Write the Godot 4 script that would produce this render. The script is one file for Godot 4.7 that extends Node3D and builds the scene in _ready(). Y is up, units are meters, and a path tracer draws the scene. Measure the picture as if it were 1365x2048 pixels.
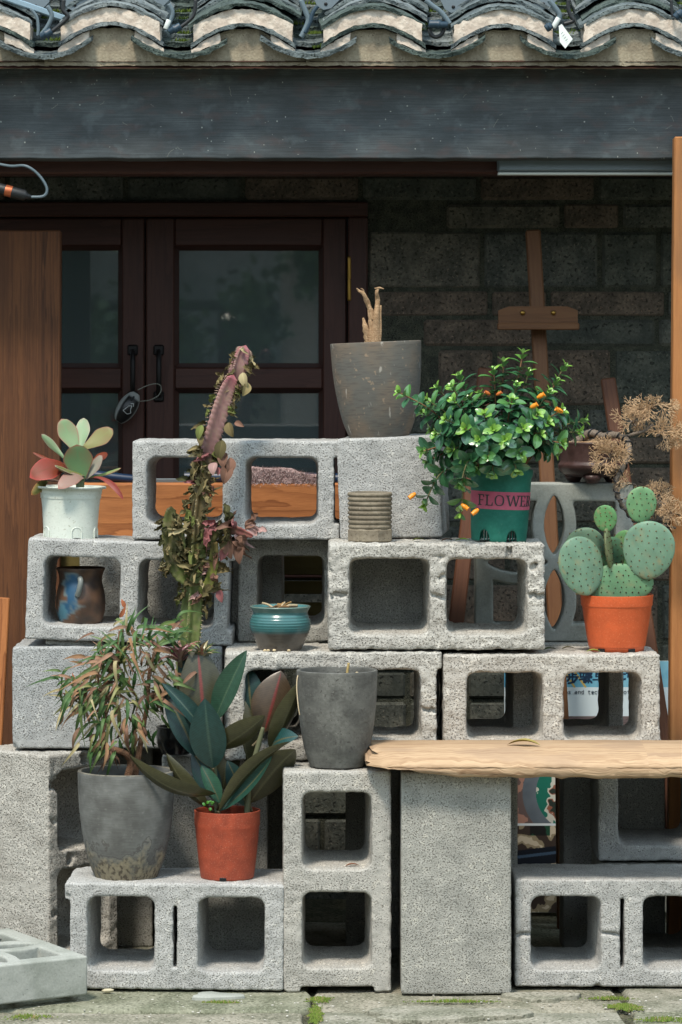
extends Node3D

# ---------------------------------------------------------------- measures
# The lens stands 6 m in front of the first row of blocks (z = 0), 1.11 m above the paving.
const DIST := 6.0
const FOCAL := 6828.0
const EYE_H := 1.1116
const AX := 682.5
const AY := 720.0

var rng := RandomNumberGenerator.new()
var mats := {}
var used_names := {}

func scale_at(z: float) -> float:
	return FOCAL / (DIST - z)

func P(px: float, py: float, z: float) -> Vector3:
	var s := scale_at(z)
	return Vector3((px - AX) / s, EYE_H - (py - AY) / s, z)

func XX(px: float, z: float) -> float:
	return (px - AX) / scale_at(z)

func YY(py: float, z: float) -> float:
	return EYE_H - (py - AY) / scale_at(z)

# ---------------------------------------------------------------- mesh builder
class MB:
	var v := PackedVector3Array()
	var c := PackedColorArray()
	var u := PackedVector2Array()
	var n := PackedVector3Array()
	var ix := PackedInt32Array()
	var own_normals := false
	func add(p: Vector3, col := Color(1, 1, 1), uv := Vector2.ZERO) -> int:
		v.append(p)
		c.append(col)
		u.append(uv)
		return v.size() - 1
	func tri(a: int, b: int, d: int) -> void:
		ix.append(a)
		ix.append(b)
		ix.append(d)
	func quad(a: int, b: int, d: int, e: int) -> void:
		tri(a, b, d)
		tri(a, d, e)
	# a face with vertices of its own; turned so that its normal points along out
	func face(pts: Array, out: Vector3, col := Color(1, 1, 1), uvs := []) -> void:
		var nn: Vector3 = (pts[2] - pts[0]).cross(pts[1] - pts[0])
		var flip := nn.dot(out) < 0.0
		var ids := []
		for i in pts.size():
			ids.append(add(pts[i], col, uvs[i] if uvs.size() > i else Vector2.ZERO))
		for i in range(1, pts.size() - 1):
			if flip:
				tri(ids[0], ids[i + 1], ids[i])
			else:
				tri(ids[0], ids[i], ids[i + 1])
	func join(o: MB, t := Transform3D()) -> void:
		var base := v.size()
		for p in o.v:
			v.append(t * p)
		c.append_array(o.c)
		u.append_array(o.u)
		if o.own_normals:
			own_normals = true
			for q in o.n:
				n.append((t.basis * q).normalized())
		for i in o.ix:
			ix.append(base + i)
	func mesh() -> ArrayMesh:
		if n.size() != v.size():
			n = PackedVector3Array()
			n.resize(v.size())
			for k in range(0, ix.size(), 3):
				var a := ix[k]
				var b := ix[k + 1]
				var d := ix[k + 2]
				var q := (v[d] - v[a]).cross(v[b] - v[a])
				n[a] += q
				n[b] += q
				n[d] += q
			for k in n.size():
				n[k] = n[k].normalized() if n[k].length_squared() > 1e-20 else Vector3.UP
		var arr := []
		arr.resize(Mesh.ARRAY_MAX)
		arr[Mesh.ARRAY_VERTEX] = v
		arr[Mesh.ARRAY_NORMAL] = n
		arr[Mesh.ARRAY_COLOR] = c
		arr[Mesh.ARRAY_TEX_UV] = u
		arr[Mesh.ARRAY_INDEX] = ix
		var am := ArrayMesh.new()
		am.add_surface_from_arrays(Mesh.PRIMITIVE_TRIANGLES, arr)
		return am

# ---------------------------------------------------------------- nodes
func numbered(called: String) -> String:
	if not used_names.has(called):
		used_names[called] = 0
		return called
	used_names[called] += 1
	return "%s_%03d" % [called, used_names[called]]

func tag(o: Node3D, label: String, category: String, group := "") -> Node3D:
	o.set_meta("label", label)
	o.set_meta("category", category)
	if group != "":
		o.set_meta("group", group)
	return o

func thing(called: String, label: String, category: String, at := Vector3.ZERO, group := "") -> Node3D:
	var o := Node3D.new()
	o.name = numbered(called)
	add_child(o)
	o.position = at
	tag(o, label, category, group)
	return o

func put(called: String, mesh, m: Material, parent: Node3D = null) -> MeshInstance3D:
	var o := MeshInstance3D.new()
	o.mesh = mesh.mesh() if mesh is MB else mesh
	o.material_override = m
	o.cast_shadow = GeometryInstance3D.SHADOW_CASTING_SETTING_ON
	if parent == null:
		o.name = numbered(called)
		add_child(o)
	else:
		o.name = called
		parent.add_child(o, true)
	return o

func struct(called: String, mesh, m: Material) -> MeshInstance3D:
	var o := put(called, mesh, m)
	o.set_meta("kind", "structure")
	return o

func stuff(o: Node3D) -> Node3D:
	o.set_meta("kind", "stuff")
	return o

# ---------------------------------------------------------------- shapes
func box(size: Vector3, ch := 0.002, centre := Vector3.ZERO, col := Color(1, 1, 1)) -> MB:
	var m := MB.new()
	var h := size * 0.5
	var long := 0
	if size.y > size[long]: long = 1
	if size.z > size[long]: long = 2
	var cut: float = min(ch, min(h.x, min(h.y, h.z)) * 0.9)
	var corner := func(s: Vector3, axis: int) -> Vector3:
		var p := Vector3(s.x * h.x, s.y * h.y, s.z * h.z)
		for k in 3:
			if k != axis:
				p[k] -= s[k] * cut
		return p + centre
	var uvof := func(p: Vector3, axis: int) -> Vector2:
		var a := (axis + 1) % 3
		var b := (axis + 2) % 3
		if b == long or (a != long and b < a):
			var t := a
			a = b
			b = t
		return Vector2(p[a], p[b] + axis * 0.13)
	for axis in 3:
		var a := (axis + 1) % 3
		var b := (axis + 2) % 3
		for sg in [-1.0, 1.0]:
			var pts := []
			var uvs := []
			for q in [[-1, -1], [1, -1], [1, 1], [-1, 1]]:
				var s := Vector3.ZERO
				s[axis] = sg
				s[a] = q[0]
				s[b] = q[1]
				var p: Vector3 = corner.call(s, axis)
				pts.append(p)
				uvs.append(uvof.call(p, axis))
			var out := Vector3.ZERO
			out[axis] = sg
			m.face(pts, out, col, uvs)
	if cut > 0.0:
		for axis in 3:
			var a := (axis + 1) % 3
			var b := (axis + 2) % 3
			for sa in [-1.0, 1.0]:
				for sb in [-1.0, 1.0]:
					var s0 := Vector3.ZERO
					s0[axis] = -1
					s0[a] = sa
					s0[b] = sb
					var s1 := s0
					s1[axis] = 1
					var pts := [corner.call(s0, a), corner.call(s1, a), corner.call(s1, b), corner.call(s0, b)]
					var uvs := []
					for p in pts:
						uvs.append(uvof.call(p, a))
					var out := Vector3.ZERO
					out[a] = sa
					out[b] = sb
					m.face(pts, out, col, uvs)
		for sx in [-1.0, 1.0]:
			for sy in [-1.0, 1.0]:
				for sz in [-1.0, 1.0]:
					var s := Vector3(sx, sy, sz)
					m.face([corner.call(s, 0), corner.call(s, 1), corner.call(s, 2)], s, col)
	return m

# profile: array of Vector2(radius, height) from the bottom of the outside round to the inside
func lathe(prof: Array, segs := 40, wob := 0.0, seed_ := 1, cols := []) -> MB:
	var m := MB.new()
	var nz := FastNoiseLite.new()
	nz.seed = seed_
	nz.frequency = 1.2
	var k := prof.size()
	for i in k:
		for j in segs + 1:
			var a := TAU * j / segs
			var r: float = prof[i].x
			var q := nz.get_noise_3d(cos(a) * 1.2, sin(a) * 1.2, prof[i].y * 9.0)
			r *= 1.0 + wob * q
			var col: Color = cols[i] if cols.size() > i else Color(1, 1, 1)
			m.add(Vector3(cos(a) * r, prof[i].y, sin(a) * r), col, Vector2(float(j) / segs, float(i) / k))
	for i in k - 1:
		for j in segs:
			var a := i * (segs + 1) + j
			var b := a + 1
			var d := a + segs + 1
			m.quad(a, b, d + 1, d)
	# normals must match across the seam: rebuild by hand
	m.n.resize(m.v.size())
	for t in range(0, m.ix.size(), 3):
		var q := (m.v[m.ix[t + 2]] - m.v[m.ix[t]]).cross(m.v[m.ix[t + 1]] - m.v[m.ix[t]])
		for w in 3:
			m.n[m.ix[t + w]] += q
	for i in k:
		var a := i * (segs + 1)
		var b := a + segs
		var q := m.n[a] + m.n[b]
		m.n[a] = q
		m.n[b] = q
	for i in m.n.size():
		m.n[i] = m.n[i].normalized() if m.n[i].length_squared() > 1e-20 else Vector3.UP
	m.own_normals = true
	return m

# a round bar along a path, radius per point
func tube(path: Array, radii, segs := 8, col := Color(1, 1, 1), rough := 0.0, cols := []) -> MB:
	var m := MB.new()
	var k := path.size()
	var up := Vector3(0.13, 0.31, 0.94).normalized()
	var run := 0.0
	for i in k:
		var d: Vector3 = (path[min(i + 1, k - 1)] - path[max(i - 1, 0)]).normalized()
		var side := d.cross(up)
		if side.length() < 0.05:
			side = d.cross(Vector3.RIGHT)
		side = side.normalized()
		var u2 := side.cross(d).normalized()
		up = u2
		var r: float = radii if radii is float else radii[i]
		if i > 0:
			run += (path[i] - path[i - 1]).length()
		for j in segs:
			var a := TAU * j / segs
			var rr := r * (1.0 + (rng.randf_range(-rough, rough) if rough > 0.0 else 0.0))
			m.add(path[i] + (side * cos(a) + u2 * sin(a)) * rr, cols[i] if cols.size() > i else col, Vector2(float(j) / segs, run))
	for i in k - 1:
		for j in segs:
			var a := i * segs + j
			var b := i * segs + (j + 1) % segs
			m.quad(a, a + segs, b + segs, b)
	var c0 := m.add(path[0], cols[0] if cols.size() else col)
	var c1 := m.add(path[k - 1], cols[k - 1] if cols.size() else col)
	for j in segs:
		m.tri(c0, j, (j + 1) % segs)
		m.tri(c1, (k - 1) * segs + (j + 1) % segs, (k - 1) * segs + j)
	return m

func smooth_path(pts: Array, per := 6) -> Array:
	var out := []
	var k := pts.size()
	for i in k - 1:
		var p0: Vector3 = pts[max(i - 1, 0)]
		var p1: Vector3 = pts[i]
		var p2: Vector3 = pts[i + 1]
		var p3: Vector3 = pts[min(i + 2, k - 1)]
		for j in per:
			var t := float(j) / per
			out.append(p1.cubic_interpolate(p2, p0, p3, t))
	out.append(pts[k - 1])
	return out

# a slab between two curves over x, drawn out along -z; roughened with noise
func slab(x0: float, x1: float, nx: int, top: Callable, bot: Callable, z0: float, z1: float, nzz: int, amp: float, seed_: int, col := Color(1, 1, 1)) -> MB:
	var m := MB.new()
	var nz := FastNoiseLite.new()
	nz.seed = seed_
	nz.frequency = 55.0
	var P3 := func(x: float, y: float, z: float) -> Vector3:
		return Vector3(x + amp * nz.get_noise_3d(x + 3.0, y, z), y + amp * nz.get_noise_3d(x, y + 5.0, z), z + amp * 1.6 * nz.get_noise_3d(x, y, z + 9.0))
	var ring := []
	for i in nx + 1:
		var x := lerpf(x0, x1, float(i) / nx)
		ring.append(Vector2(x, top.call(x)))
	var mid := 1
	for i in range(1, mid + 1):
		var y := lerpf(top.call(x1), bot.call(x1), float(i) / (mid + 1))
		ring.append(Vector2(x1, y))
	for i in nx + 1:
		var x := lerpf(x1, x0, float(i) / nx)
		ring.append(Vector2(x, bot.call(x)))
	for i in range(1, mid + 1):
		var y := lerpf(bot.call(x0), top.call(x0), float(i) / (mid + 1))
		ring.append(Vector2(x0, y))
	var k := ring.size()
	# long faces: the run round the ring, vertices split where the outline turns hard
	for side in 4:
		var from: int = [0, nx, nx + mid + 1, 2 * nx + mid + 1][side]
		var to: int = [nx, nx + mid + 1, 2 * nx + mid + 1, k][side]
		var start := m.v.size()
		var cnt := to - from + 1
		for j in nzz + 1:
			var z := lerpf(z0, z1, float(j) / nzz)
			for i in range(from, to + 1):
				var q: Vector2 = ring[i % k]
				m.add(P3.call(q.x, q.y, z), col, Vector2(q.x, z))
		for j in nzz:
			for i in cnt - 1:
				var a := start + j * cnt + i
				m.quad(a, a + cnt, a + cnt + 1, a + 1)
	# the two ends, as strips from top to bottom
	for e in 2:
		var z := z0 if e == 0 else z1
		var start := m.v.size()
		var rows := 3
		for r in rows + 1:
			for i in nx + 1:
				var x := lerpf(x0, x1, float(i) / nx)
				var y := lerpf(top.call(x), bot.call(x), float(r) / rows)
				m.add(P3.call(x, y, z), col, Vector2(x, y))
		for r in rows:
			for i in nx:
				var a := start + r * (nx + 1) + i
				if e == 0:
					m.quad(a, a + 1, a + nx + 2, a + nx + 1)
				else:
					m.quad(a, a + nx + 1, a + nx + 2, a + 1)
	return m

# ---------------------------------------------------------------- leaves
func leaf_width(t: float, shape: String) -> float:
	match shape:
		"elliptic":
			return pow(sin(PI * pow(t, 0.92)), 0.75)
		"paddle":
			return clampf(0.28 + 1.2 * t, 0, 1) * sqrt(max(0.0, 1.0 - pow(max(0.0, (t - 0.42) / 0.58), 1.9)))
		"lance":
			return pow(sin(PI * pow(t, 0.7)), 0.9)
		"small":
			return pow(sin(PI * pow(t, 1.15)), 0.7)
	return sin(PI * t)

# base and tip in space, facing = the side that the upper face looks to; bend lifts the middle, cup lifts the edges
func leaf(base: Vector3, tip: Vector3, facing: Vector3, width: float, shape: String, bend: float, cup: float, c_up: Color, c_down: Color, c_rib: Color, thick := 0.0007, nl := 12, curl := 0.0, c_edge = null, wave := 0.0) -> MB:
	var m := MB.new()
	var d := tip - base
	var len := d.length()
	var dn := d / len
	var side := dn.cross(facing)
	if side.length() < 1e-3:
		side = dn.cross(Vector3(0.3, 0.5, 0.8))
	side = side.normalized()
	var nn := side.cross(dn).normalized()
	var ss := [-1.0, -0.9, -0.5, -0.11, -0.035, 0.035, 0.11, 0.5, 0.9, 1.0]
	var ns := ss.size()
	var ph := rng.randf() * 6.0
	for lay in 2:
		var start := m.v.size()
		for i in nl + 1:
			var t := float(i) / nl
			var w = width * 0.5 * max(leaf_width(t, shape), 0.03)
			var c := base + d * t + nn * (bend * len * 4.0 * t * (1.0 - t) - curl * len * t * t * t)
			for j in ns:
				var s: float = ss[j]
				var th := thick * (1.0 - s * s) * sqrt(max(0.0, 1.0 - pow(2.0 * t - 1.0, 4.0)))
				var off = cup * w * s * s + (wave * len * sin(t * 14.0 + ph + s) * abs(s))
				if j == 4 or j == 5:
					off -= cup * 0.02 * w
				var p = c + side * (w * s) + nn * (off + (th if lay == 0 else -th))
				var col := c_up if lay == 0 else c_down
				if c_edge != null and (abs(s) > 0.95 or t > 0.96):
					col = c_edge
				elif c_edge != null:
					col = col.lerp(c_edge, clampf(0.5 * abs(s) * abs(s) * t + 0.18 * sin(t * 9.0 + ph + s * 2.0) * t, 0, 0.6))
				if (j == 4 or j == 5) and t < 0.97:
					col = c_rib
				m.add(p, col, Vector2(s * w, t * len))
		for i in nl:
			for j in ns - 1:
				var a := start + i * ns + j
				if lay == 0:
					m.quad(a, a + ns, a + ns + 1, a + 1)
				else:
					m.quad(a, a + 1, a + ns + 1, a + ns)
	return m

# the turn that lays a leaf made along +Y (face to +Z) along dir with its face to facing
func lay(at: Vector3, dir: Vector3, facing: Vector3, s: float) -> Transform3D:
	var y := dir.normalized()
	var x := y.cross(facing)
	if x.length() < 1e-3:
		x = y.cross(Vector3(0.31, 0.2, 0.77))
	x = x.normalized()
	var z := x.cross(y).normalized()
	return Transform3D(Basis(x * s, y * s, z * s), at)

# ---------------------------------------------------------------- rough solids from a distance field (surface nets)
func nets(lo: Vector3, hi: Vector3, cell: float, f: Callable) -> MB:
	var m := MB.new()
	m.own_normals = true
	var nx := int(ceil((hi.x - lo.x) / cell)) + 1
	var ny := int(ceil((hi.y - lo.y) / cell)) + 1
	var nz := int(ceil((hi.z - lo.z) / cell)) + 1
	var g := PackedFloat32Array()
	g.resize(nx * ny * nz)
	var i := 0
	for z in nz:
		for y in ny:
			var pz := lo.z + z * cell
			var py := lo.y + y * cell
			var x := 0
			while x < nx:
				var d: float = f.call(lo.x + x * cell, py, pz)
				g[i] = d
				i += 1
				x += 1
				# far from the surface the next few samples cannot change sign
				var skip := int((absf(d) - 0.012) / cell)
				while skip > 0 and x < nx:
					g[i] = d
					i += 1
					x += 1
					skip -= 1
	var id := PackedInt32Array()
	id.resize(nx * ny * nz)
	id.fill(-1)
	var sy := nx
	var sz := nx * ny
	var offs := [0, 1, sy, sy + 1, sz, sz + 1, sz + sy, sz + sy + 1]
	var edges := [[0, 1], [2, 3], [4, 5], [6, 7], [0, 2], [1, 3], [4, 6], [5, 7], [0, 4], [1, 5], [2, 6], [3, 7]]
	var cp := [Vector3(0, 0, 0), Vector3(1, 0, 0), Vector3(0, 1, 0), Vector3(1, 1, 0), Vector3(0, 0, 1), Vector3(1, 0, 1), Vector3(0, 1, 1), Vector3(1, 1, 1)]
	for z in nz - 1:
		for y in ny - 1:
			var row := z * sz + y * sy
			for x in nx - 1:
				var b := row + x
				var a0 := g[b] < 0.0
				if (g[b + 1] < 0.0) == a0 and (g[b + sy] < 0.0) == a0 and (g[b + sy + 1] < 0.0) == a0 and (g[b + sz] < 0.0) == a0 and (g[b + sz + 1] < 0.0) == a0 and (g[b + sz + sy] < 0.0) == a0 and (g[b + sz + sy + 1] < 0.0) == a0:
					continue
				var sum := Vector3.ZERO
				var cnt := 0
				for e in edges:
					var u := g[b + offs[e[0]]]
					var w := g[b + offs[e[1]]]
					if (u < 0.0) != (w < 0.0):
						sum += (cp[e[0]] as Vector3).lerp(cp[e[1]], u / (u - w))
						cnt += 1
				sum /= cnt
				id[b] = m.v.size()
				m.add(lo + (Vector3(x, y, z) + sum) * cell)
				var gx := g[b + 1] + g[b + sy + 1] + g[b + sz + 1] + g[b + sz + sy + 1] - g[b] - g[b + sy] - g[b + sz] - g[b + sz + sy]
				var gy := g[b + sy] + g[b + sy + 1] + g[b + sz + sy] + g[b + sz + sy + 1] - g[b] - g[b + 1] - g[b + sz] - g[b + sz + 1]
				var gz := g[b + sz] + g[b + sz + 1] + g[b + sz + sy] + g[b + sz + sy + 1] - g[b] - g[b + 1] - g[b + sy] - g[b + sy + 1]
				m.n.append(Vector3(gx, gy, gz).normalized())
	for z in range(1, nz - 1):
		for y in range(1, ny - 1):
			var row := z * sz + y * sy
			for x in range(1, nx - 1):
				var b := row + x
				if id[b] < 0 and id[b - 1] < 0 and id[b - sy] < 0 and id[b - sz] < 0:
					continue
				var s0 := g[b] < 0.0
				if s0 != (g[b + 1] < 0.0):
					var q := [id[b], id[b - sy], id[b - sy - sz], id[b - sz]]
					if q.min() >= 0:
						if s0: m.quad(q[0], q[3], q[2], q[1])
						else: m.quad(q[0], q[1], q[2], q[3])
				if s0 != (g[b + sy] < 0.0):
					var q := [id[b], id[b - sz], id[b - sz - 1], id[b - 1]]
					if q.min() >= 0:
						if s0: m.quad(q[0], q[3], q[2], q[1])
						else: m.quad(q[0], q[1], q[2], q[3])
				if s0 != (g[b + sz] < 0.0):
					var q := [id[b], id[b - 1], id[b - 1 - sy], id[b - sy]]
					if q.min() >= 0:
						if s0: m.quad(q[0], q[3], q[2], q[1])
						else: m.quad(q[0], q[1], q[2], q[3])
	return m

# ---------------------------------------------------------------- computed textures
func noise_bytes(size: int, seed_: int, freq: float, kind := FastNoiseLite.TYPE_SIMPLEX_SMOOTH, octaves := 3) -> PackedByteArray:
	var nz := FastNoiseLite.new()
	nz.seed = seed_
	nz.noise_type = kind
	nz.frequency = freq
	nz.fractal_octaves = octaves
	nz.fractal_type = FastNoiseLite.FRACTAL_FBM if octaves > 1 else FastNoiseLite.FRACTAL_NONE
	var im := nz.get_seamless_image(size, size)
	im.convert(Image.FORMAT_L8)
	return im.get_data()

func texture_of(size_x: int, size_y: int, bytes: PackedByteArray, format: int) -> ImageTexture:
	var im := Image.create_from_data(size_x, size_y, false, format, bytes)
	im.generate_mipmaps()
	return ImageTexture.create_from_image(im)

# patches between two tones, sand grain, dark and pale grit; the second texture is the relief
func mottle(seed_: int, tone_a: Color, tone_b: Color, grit: Color, pale: Color, f_low: float, f_fine: float, grit_share: float, pale_share: float, grain: float, size := 512) -> Array:
	var low := noise_bytes(size, seed_, f_low, FastNoiseLite.TYPE_SIMPLEX_SMOOTH, 4)
	var fine := noise_bytes(size, seed_ + 1, f_fine, FastNoiseLite.TYPE_SIMPLEX, 2)
	var spots := noise_bytes(size, seed_ + 2, f_fine * 0.8, FastNoiseLite.TYPE_SIMPLEX, 1)
	var spots2 := noise_bytes(size, seed_ + 5, f_fine * 1.1, FastNoiseLite.TYPE_SIMPLEX, 1)
	var out := PackedByteArray()
	out.resize(size * size * 3)
	var hgt := PackedByteArray()
	hgt.resize(size * size)
	var r := RandomNumberGenerator.new()
	r.seed = seed_
	var gt := 255.0 * (1.0 - grit_share)
	var pt := 255.0 * (1.0 - pale_share)
	for i in size * size:
		var l := low[i] / 255.0
		var g := (r.randf() - 0.5) * grain + (fine[i] / 255.0 - 0.5) * grain * 1.4
		var c := tone_a.lerp(tone_b, smoothstep(0.2, 0.8, l))
		var h := 0.55 + (fine[i] / 255.0 - 0.5) * 0.55 + (r.randf() - 0.5) * 0.12
		if spots[i] > gt:
			var k := clampf((spots[i] - gt) / 18.0, 0, 1)
			c = c.lerp(grit, k * 0.75)
			h -= 0.6 * k
		if spots2[i] > pt:
			var k := clampf((spots2[i] - pt) / 14.0, 0, 1)
			c = c.lerp(pale, k * 0.7)
			h += 0.2 * k
		out[i * 3] = int(clampf(c.r + g, 0, 1) * 255.0)
		out[i * 3 + 1] = int(clampf(c.g + g, 0, 1) * 255.0)
		out[i * 3 + 2] = int(clampf(c.b + g, 0, 1) * 255.0)
		hgt[i] = int(clampf(h, 0, 1) * 255.0)
	return [texture_of(size, size, out, Image.FORMAT_RGB8), texture_of(size, size, hgt, Image.FORMAT_L8)]

# boards: u runs along the grain; rings = lines of late wood across
func wood(seed_: int, pale: Color, dark: Color, stain: Color, lines: float, stain_amt: float, wavy := 1.0) -> Array:
	var sx := 1024
	var sy := 256
	var out := PackedByteArray()
	out.resize(sx * sy * 3)
	var hgt := PackedByteArray()
	hgt.resize(sx * sy)
	var n1 := FastNoiseLite.new()
	n1.seed = seed_
	n1.frequency = 1.0
	var n2 := FastNoiseLite.new()
	n2.seed = seed_ + 7
	n2.frequency = 1.0
	n2.fractal_octaves = 4
	for y in sy:
		var v := float(y) / sy
		for x in sx:
			var u := float(x) / sx
			var w := v * lines + wavy * (1.6 * n1.get_noise_2d(u * 1.3, v * 2.2) + 0.35 * n1.get_noise_2d(u * 6.0 + 9.0, v * 5.0)) + lines * 0.11 * n1.get_noise_2d(v * 7.0 + 3.0, u * 0.4)
			var fr = w - floor(w)
			var ring := pow(fr, 2.2) * (1.0 - smoothstep(0.93, 1.0, fr)) * (0.5 + 1.1 * absf(n1.get_noise_1d(floor(w) * 3.7)))
			var fib := n1.get_noise_2d(u * 24.0, v * 260.0)
			var st := n2.get_noise_2d(u * 3.5 + 20.0, v * 3.0)
			var c := pale.lerp(dark, clampf(0.75 * ring + 0.22 * fib + 0.12, 0, 1))
			c = c.lerp(stain, clampf(smoothstep(-0.1, 0.5, st) * stain_amt, 0, 1))
			var i := y * sx + x
			out[i * 3] = int(clampf(c.r, 0, 1) * 255.0)
			out[i * 3 + 1] = int(clampf(c.g, 0, 1) * 255.0)
			out[i * 3 + 2] = int(clampf(c.b, 0, 1) * 255.0)
			hgt[i] = int(clampf(0.6 + 0.3 * fib - 0.35 * ring, 0, 1) * 255.0)
	return [texture_of(sx, sy, out, Image.FORMAT_RGB8), texture_of(sx, sy, hgt, Image.FORMAT_L8)]

func mat(tex, rough: float, tri_scale := 0.0, relief := 0.0, tint := Color(1, 1, 1), offset := Vector3.ZERO) -> StandardMaterial3D:
	var m := StandardMaterial3D.new()
	m.albedo_color = tint
	m.roughness = rough
	m.metallic_specular = 0.4
	if tex != null:
		m.albedo_texture = tex[0]
		if relief > 0.0:
			m.heightmap_enabled = true
			m.heightmap_texture = tex[1]
			m.heightmap_scale = relief
	if tri_scale > 0.0:
		m.uv1_triplanar = true
		m.uv1_scale = Vector3.ONE * tri_scale
		m.uv1_offset = offset
	return m

func wood_mat(tex, rough: float, length := 1.2, across := 0.3, relief := 0.05, tint := Color(1, 1, 1)) -> StandardMaterial3D:
	var m := mat(tex, rough, 0.0, relief, tint)
	m.uv1_scale = Vector3(1.0 / length, 1.0 / across, 1)
	m.uv1_offset = Vector3(0.37, 0.21, 0)
	return m

func painted(rough := 0.6, spec := 0.4) -> StandardMaterial3D:     # colour comes with the vertices
	var m := StandardMaterial3D.new()
	m.vertex_color_use_as_albedo = true
	m.roughness = rough
	m.metallic_specular = spec
	return m

func plain(c: Color, rough := 0.6, metal := 0.0) -> StandardMaterial3D:
	var m := StandardMaterial3D.new()
	m.albedo_color = c
	m.roughness = rough
	m.metallic = metal
	return m

# dry-cast concrete: sand grain, open pits with their shade painted in, pale cement smears, damp blotches with an outline, a few brick-red and blue grains
func concrete(seed_: int, tone: Color, damp: Color, coarse: float, size := 1024) -> Array:
	var big := noise_bytes(size, seed_, 0.0045, FastNoiseLite.TYPE_SIMPLEX_SMOOTH, 5)
	var mid := noise_bytes(size, seed_ + 1, 0.02, FastNoiseLite.TYPE_SIMPLEX, 3)
	var fine := noise_bytes(size, seed_ + 2, 0.16 * coarse, FastNoiseLite.TYPE_SIMPLEX, 2)
	var pit := noise_bytes(size, seed_ + 3, 0.085 * coarse, FastNoiseLite.TYPE_SIMPLEX, 2)
	var out := PackedByteArray()
	out.resize(size * size * 3)
	var hgt := PackedByteArray()
	hgt.resize(size * size)
	var r := RandomNumberGenerator.new()
	r.seed = seed_
	for i in size * size:
		var b := big[i] / 255.0
		var m := mid[i] / 255.0
		var f := fine[i] / 255.0 - 0.5
		var g := (r.randf() - 0.5) * 0.07 + f * 0.15 + (m - 0.5) * 0.08
		var c := tone
		c = c.lerp(damp, smoothstep(0.5, 0.75, b) * 0.5 * (0.5 + 0.8 * m))
		c = c.lerp(Color(0.84, 0.83, 0.8), smoothstep(0.62, 0.8, m) * smoothstep(0.5, 0.3, b) * 0.55)
		var h := 0.6 + f * 0.35 + (m - 0.5) * 0.25
		var p := pit[i] / 255.0
		# pits gather where the mix was dry; their shade is put into the colour
		var lim := 0.755 - 0.11 * smoothstep(0.4, 0.7, m)
		if p > lim:
			var k := clampf((p - lim) * 14.0, 0, 1)
			c = c.lerp(Color(0.36, 0.35, 0.335), k * 0.62)
			h -= 0.55 * k
		if p < 0.14:
			c = c.lerp(Color(0.84, 0.83, 0.81), 0.5)
		if r.randf() < 0.00004:
			c = Color(0.62, 0.4, 0.33)
		out[i * 3] = int(clampf(c.r + g, 0, 1) * 255.0)
		out[i * 3 + 1] = int(clampf(c.g + g, 0, 1) * 255.0)
		out[i * 3 + 2] = int(clampf(c.b + g, 0, 1) * 255.0)
		hgt[i] = int(clampf(h, 0, 1) * 255.0)
	return [texture_of(size, size, out, Image.FORMAT_RGB8), texture_of(size, size, hgt, Image.FORMAT_L8)]

# veins and dust for large leaves; u is measured across from the midrib, v along it
func leaf_veins() -> ImageTexture:
	var w := 256
	var h := 256
	var im := Image.create(w, h, false, Image.FORMAT_RGB8)
	var n := FastNoiseLite.new()
	n.seed = 5
	n.frequency = 0.03
	n.fractal_octaves = 4
	var n2 := FastNoiseLite.new()
	n2.seed = 6
	n2.frequency = 0.25
	for y in h:
		for x in w:
			var u := absf(float(x) / w - 0.5) * 0.09
			var v := float(y) / h * 0.09
			var s := fposmod((v + u * 0.55) / 0.0045, 1.0)
			var k := 0.80 + 0.1 * n.get_noise_2d(x, y)
			if s < 0.16:
				k += 0.14
			k += 0.10 * s
			if n2.get_noise_2d(x, y) > 0.72:
				k += 0.2
			im.set_pixel(x, y, Color(clampf(k * 1.02, 0, 1), clampf(k, 0, 1), clampf(k * 0.98, 0, 1)))
	im.generate_mipmaps()
	return ImageTexture.create_from_image(im)

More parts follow.
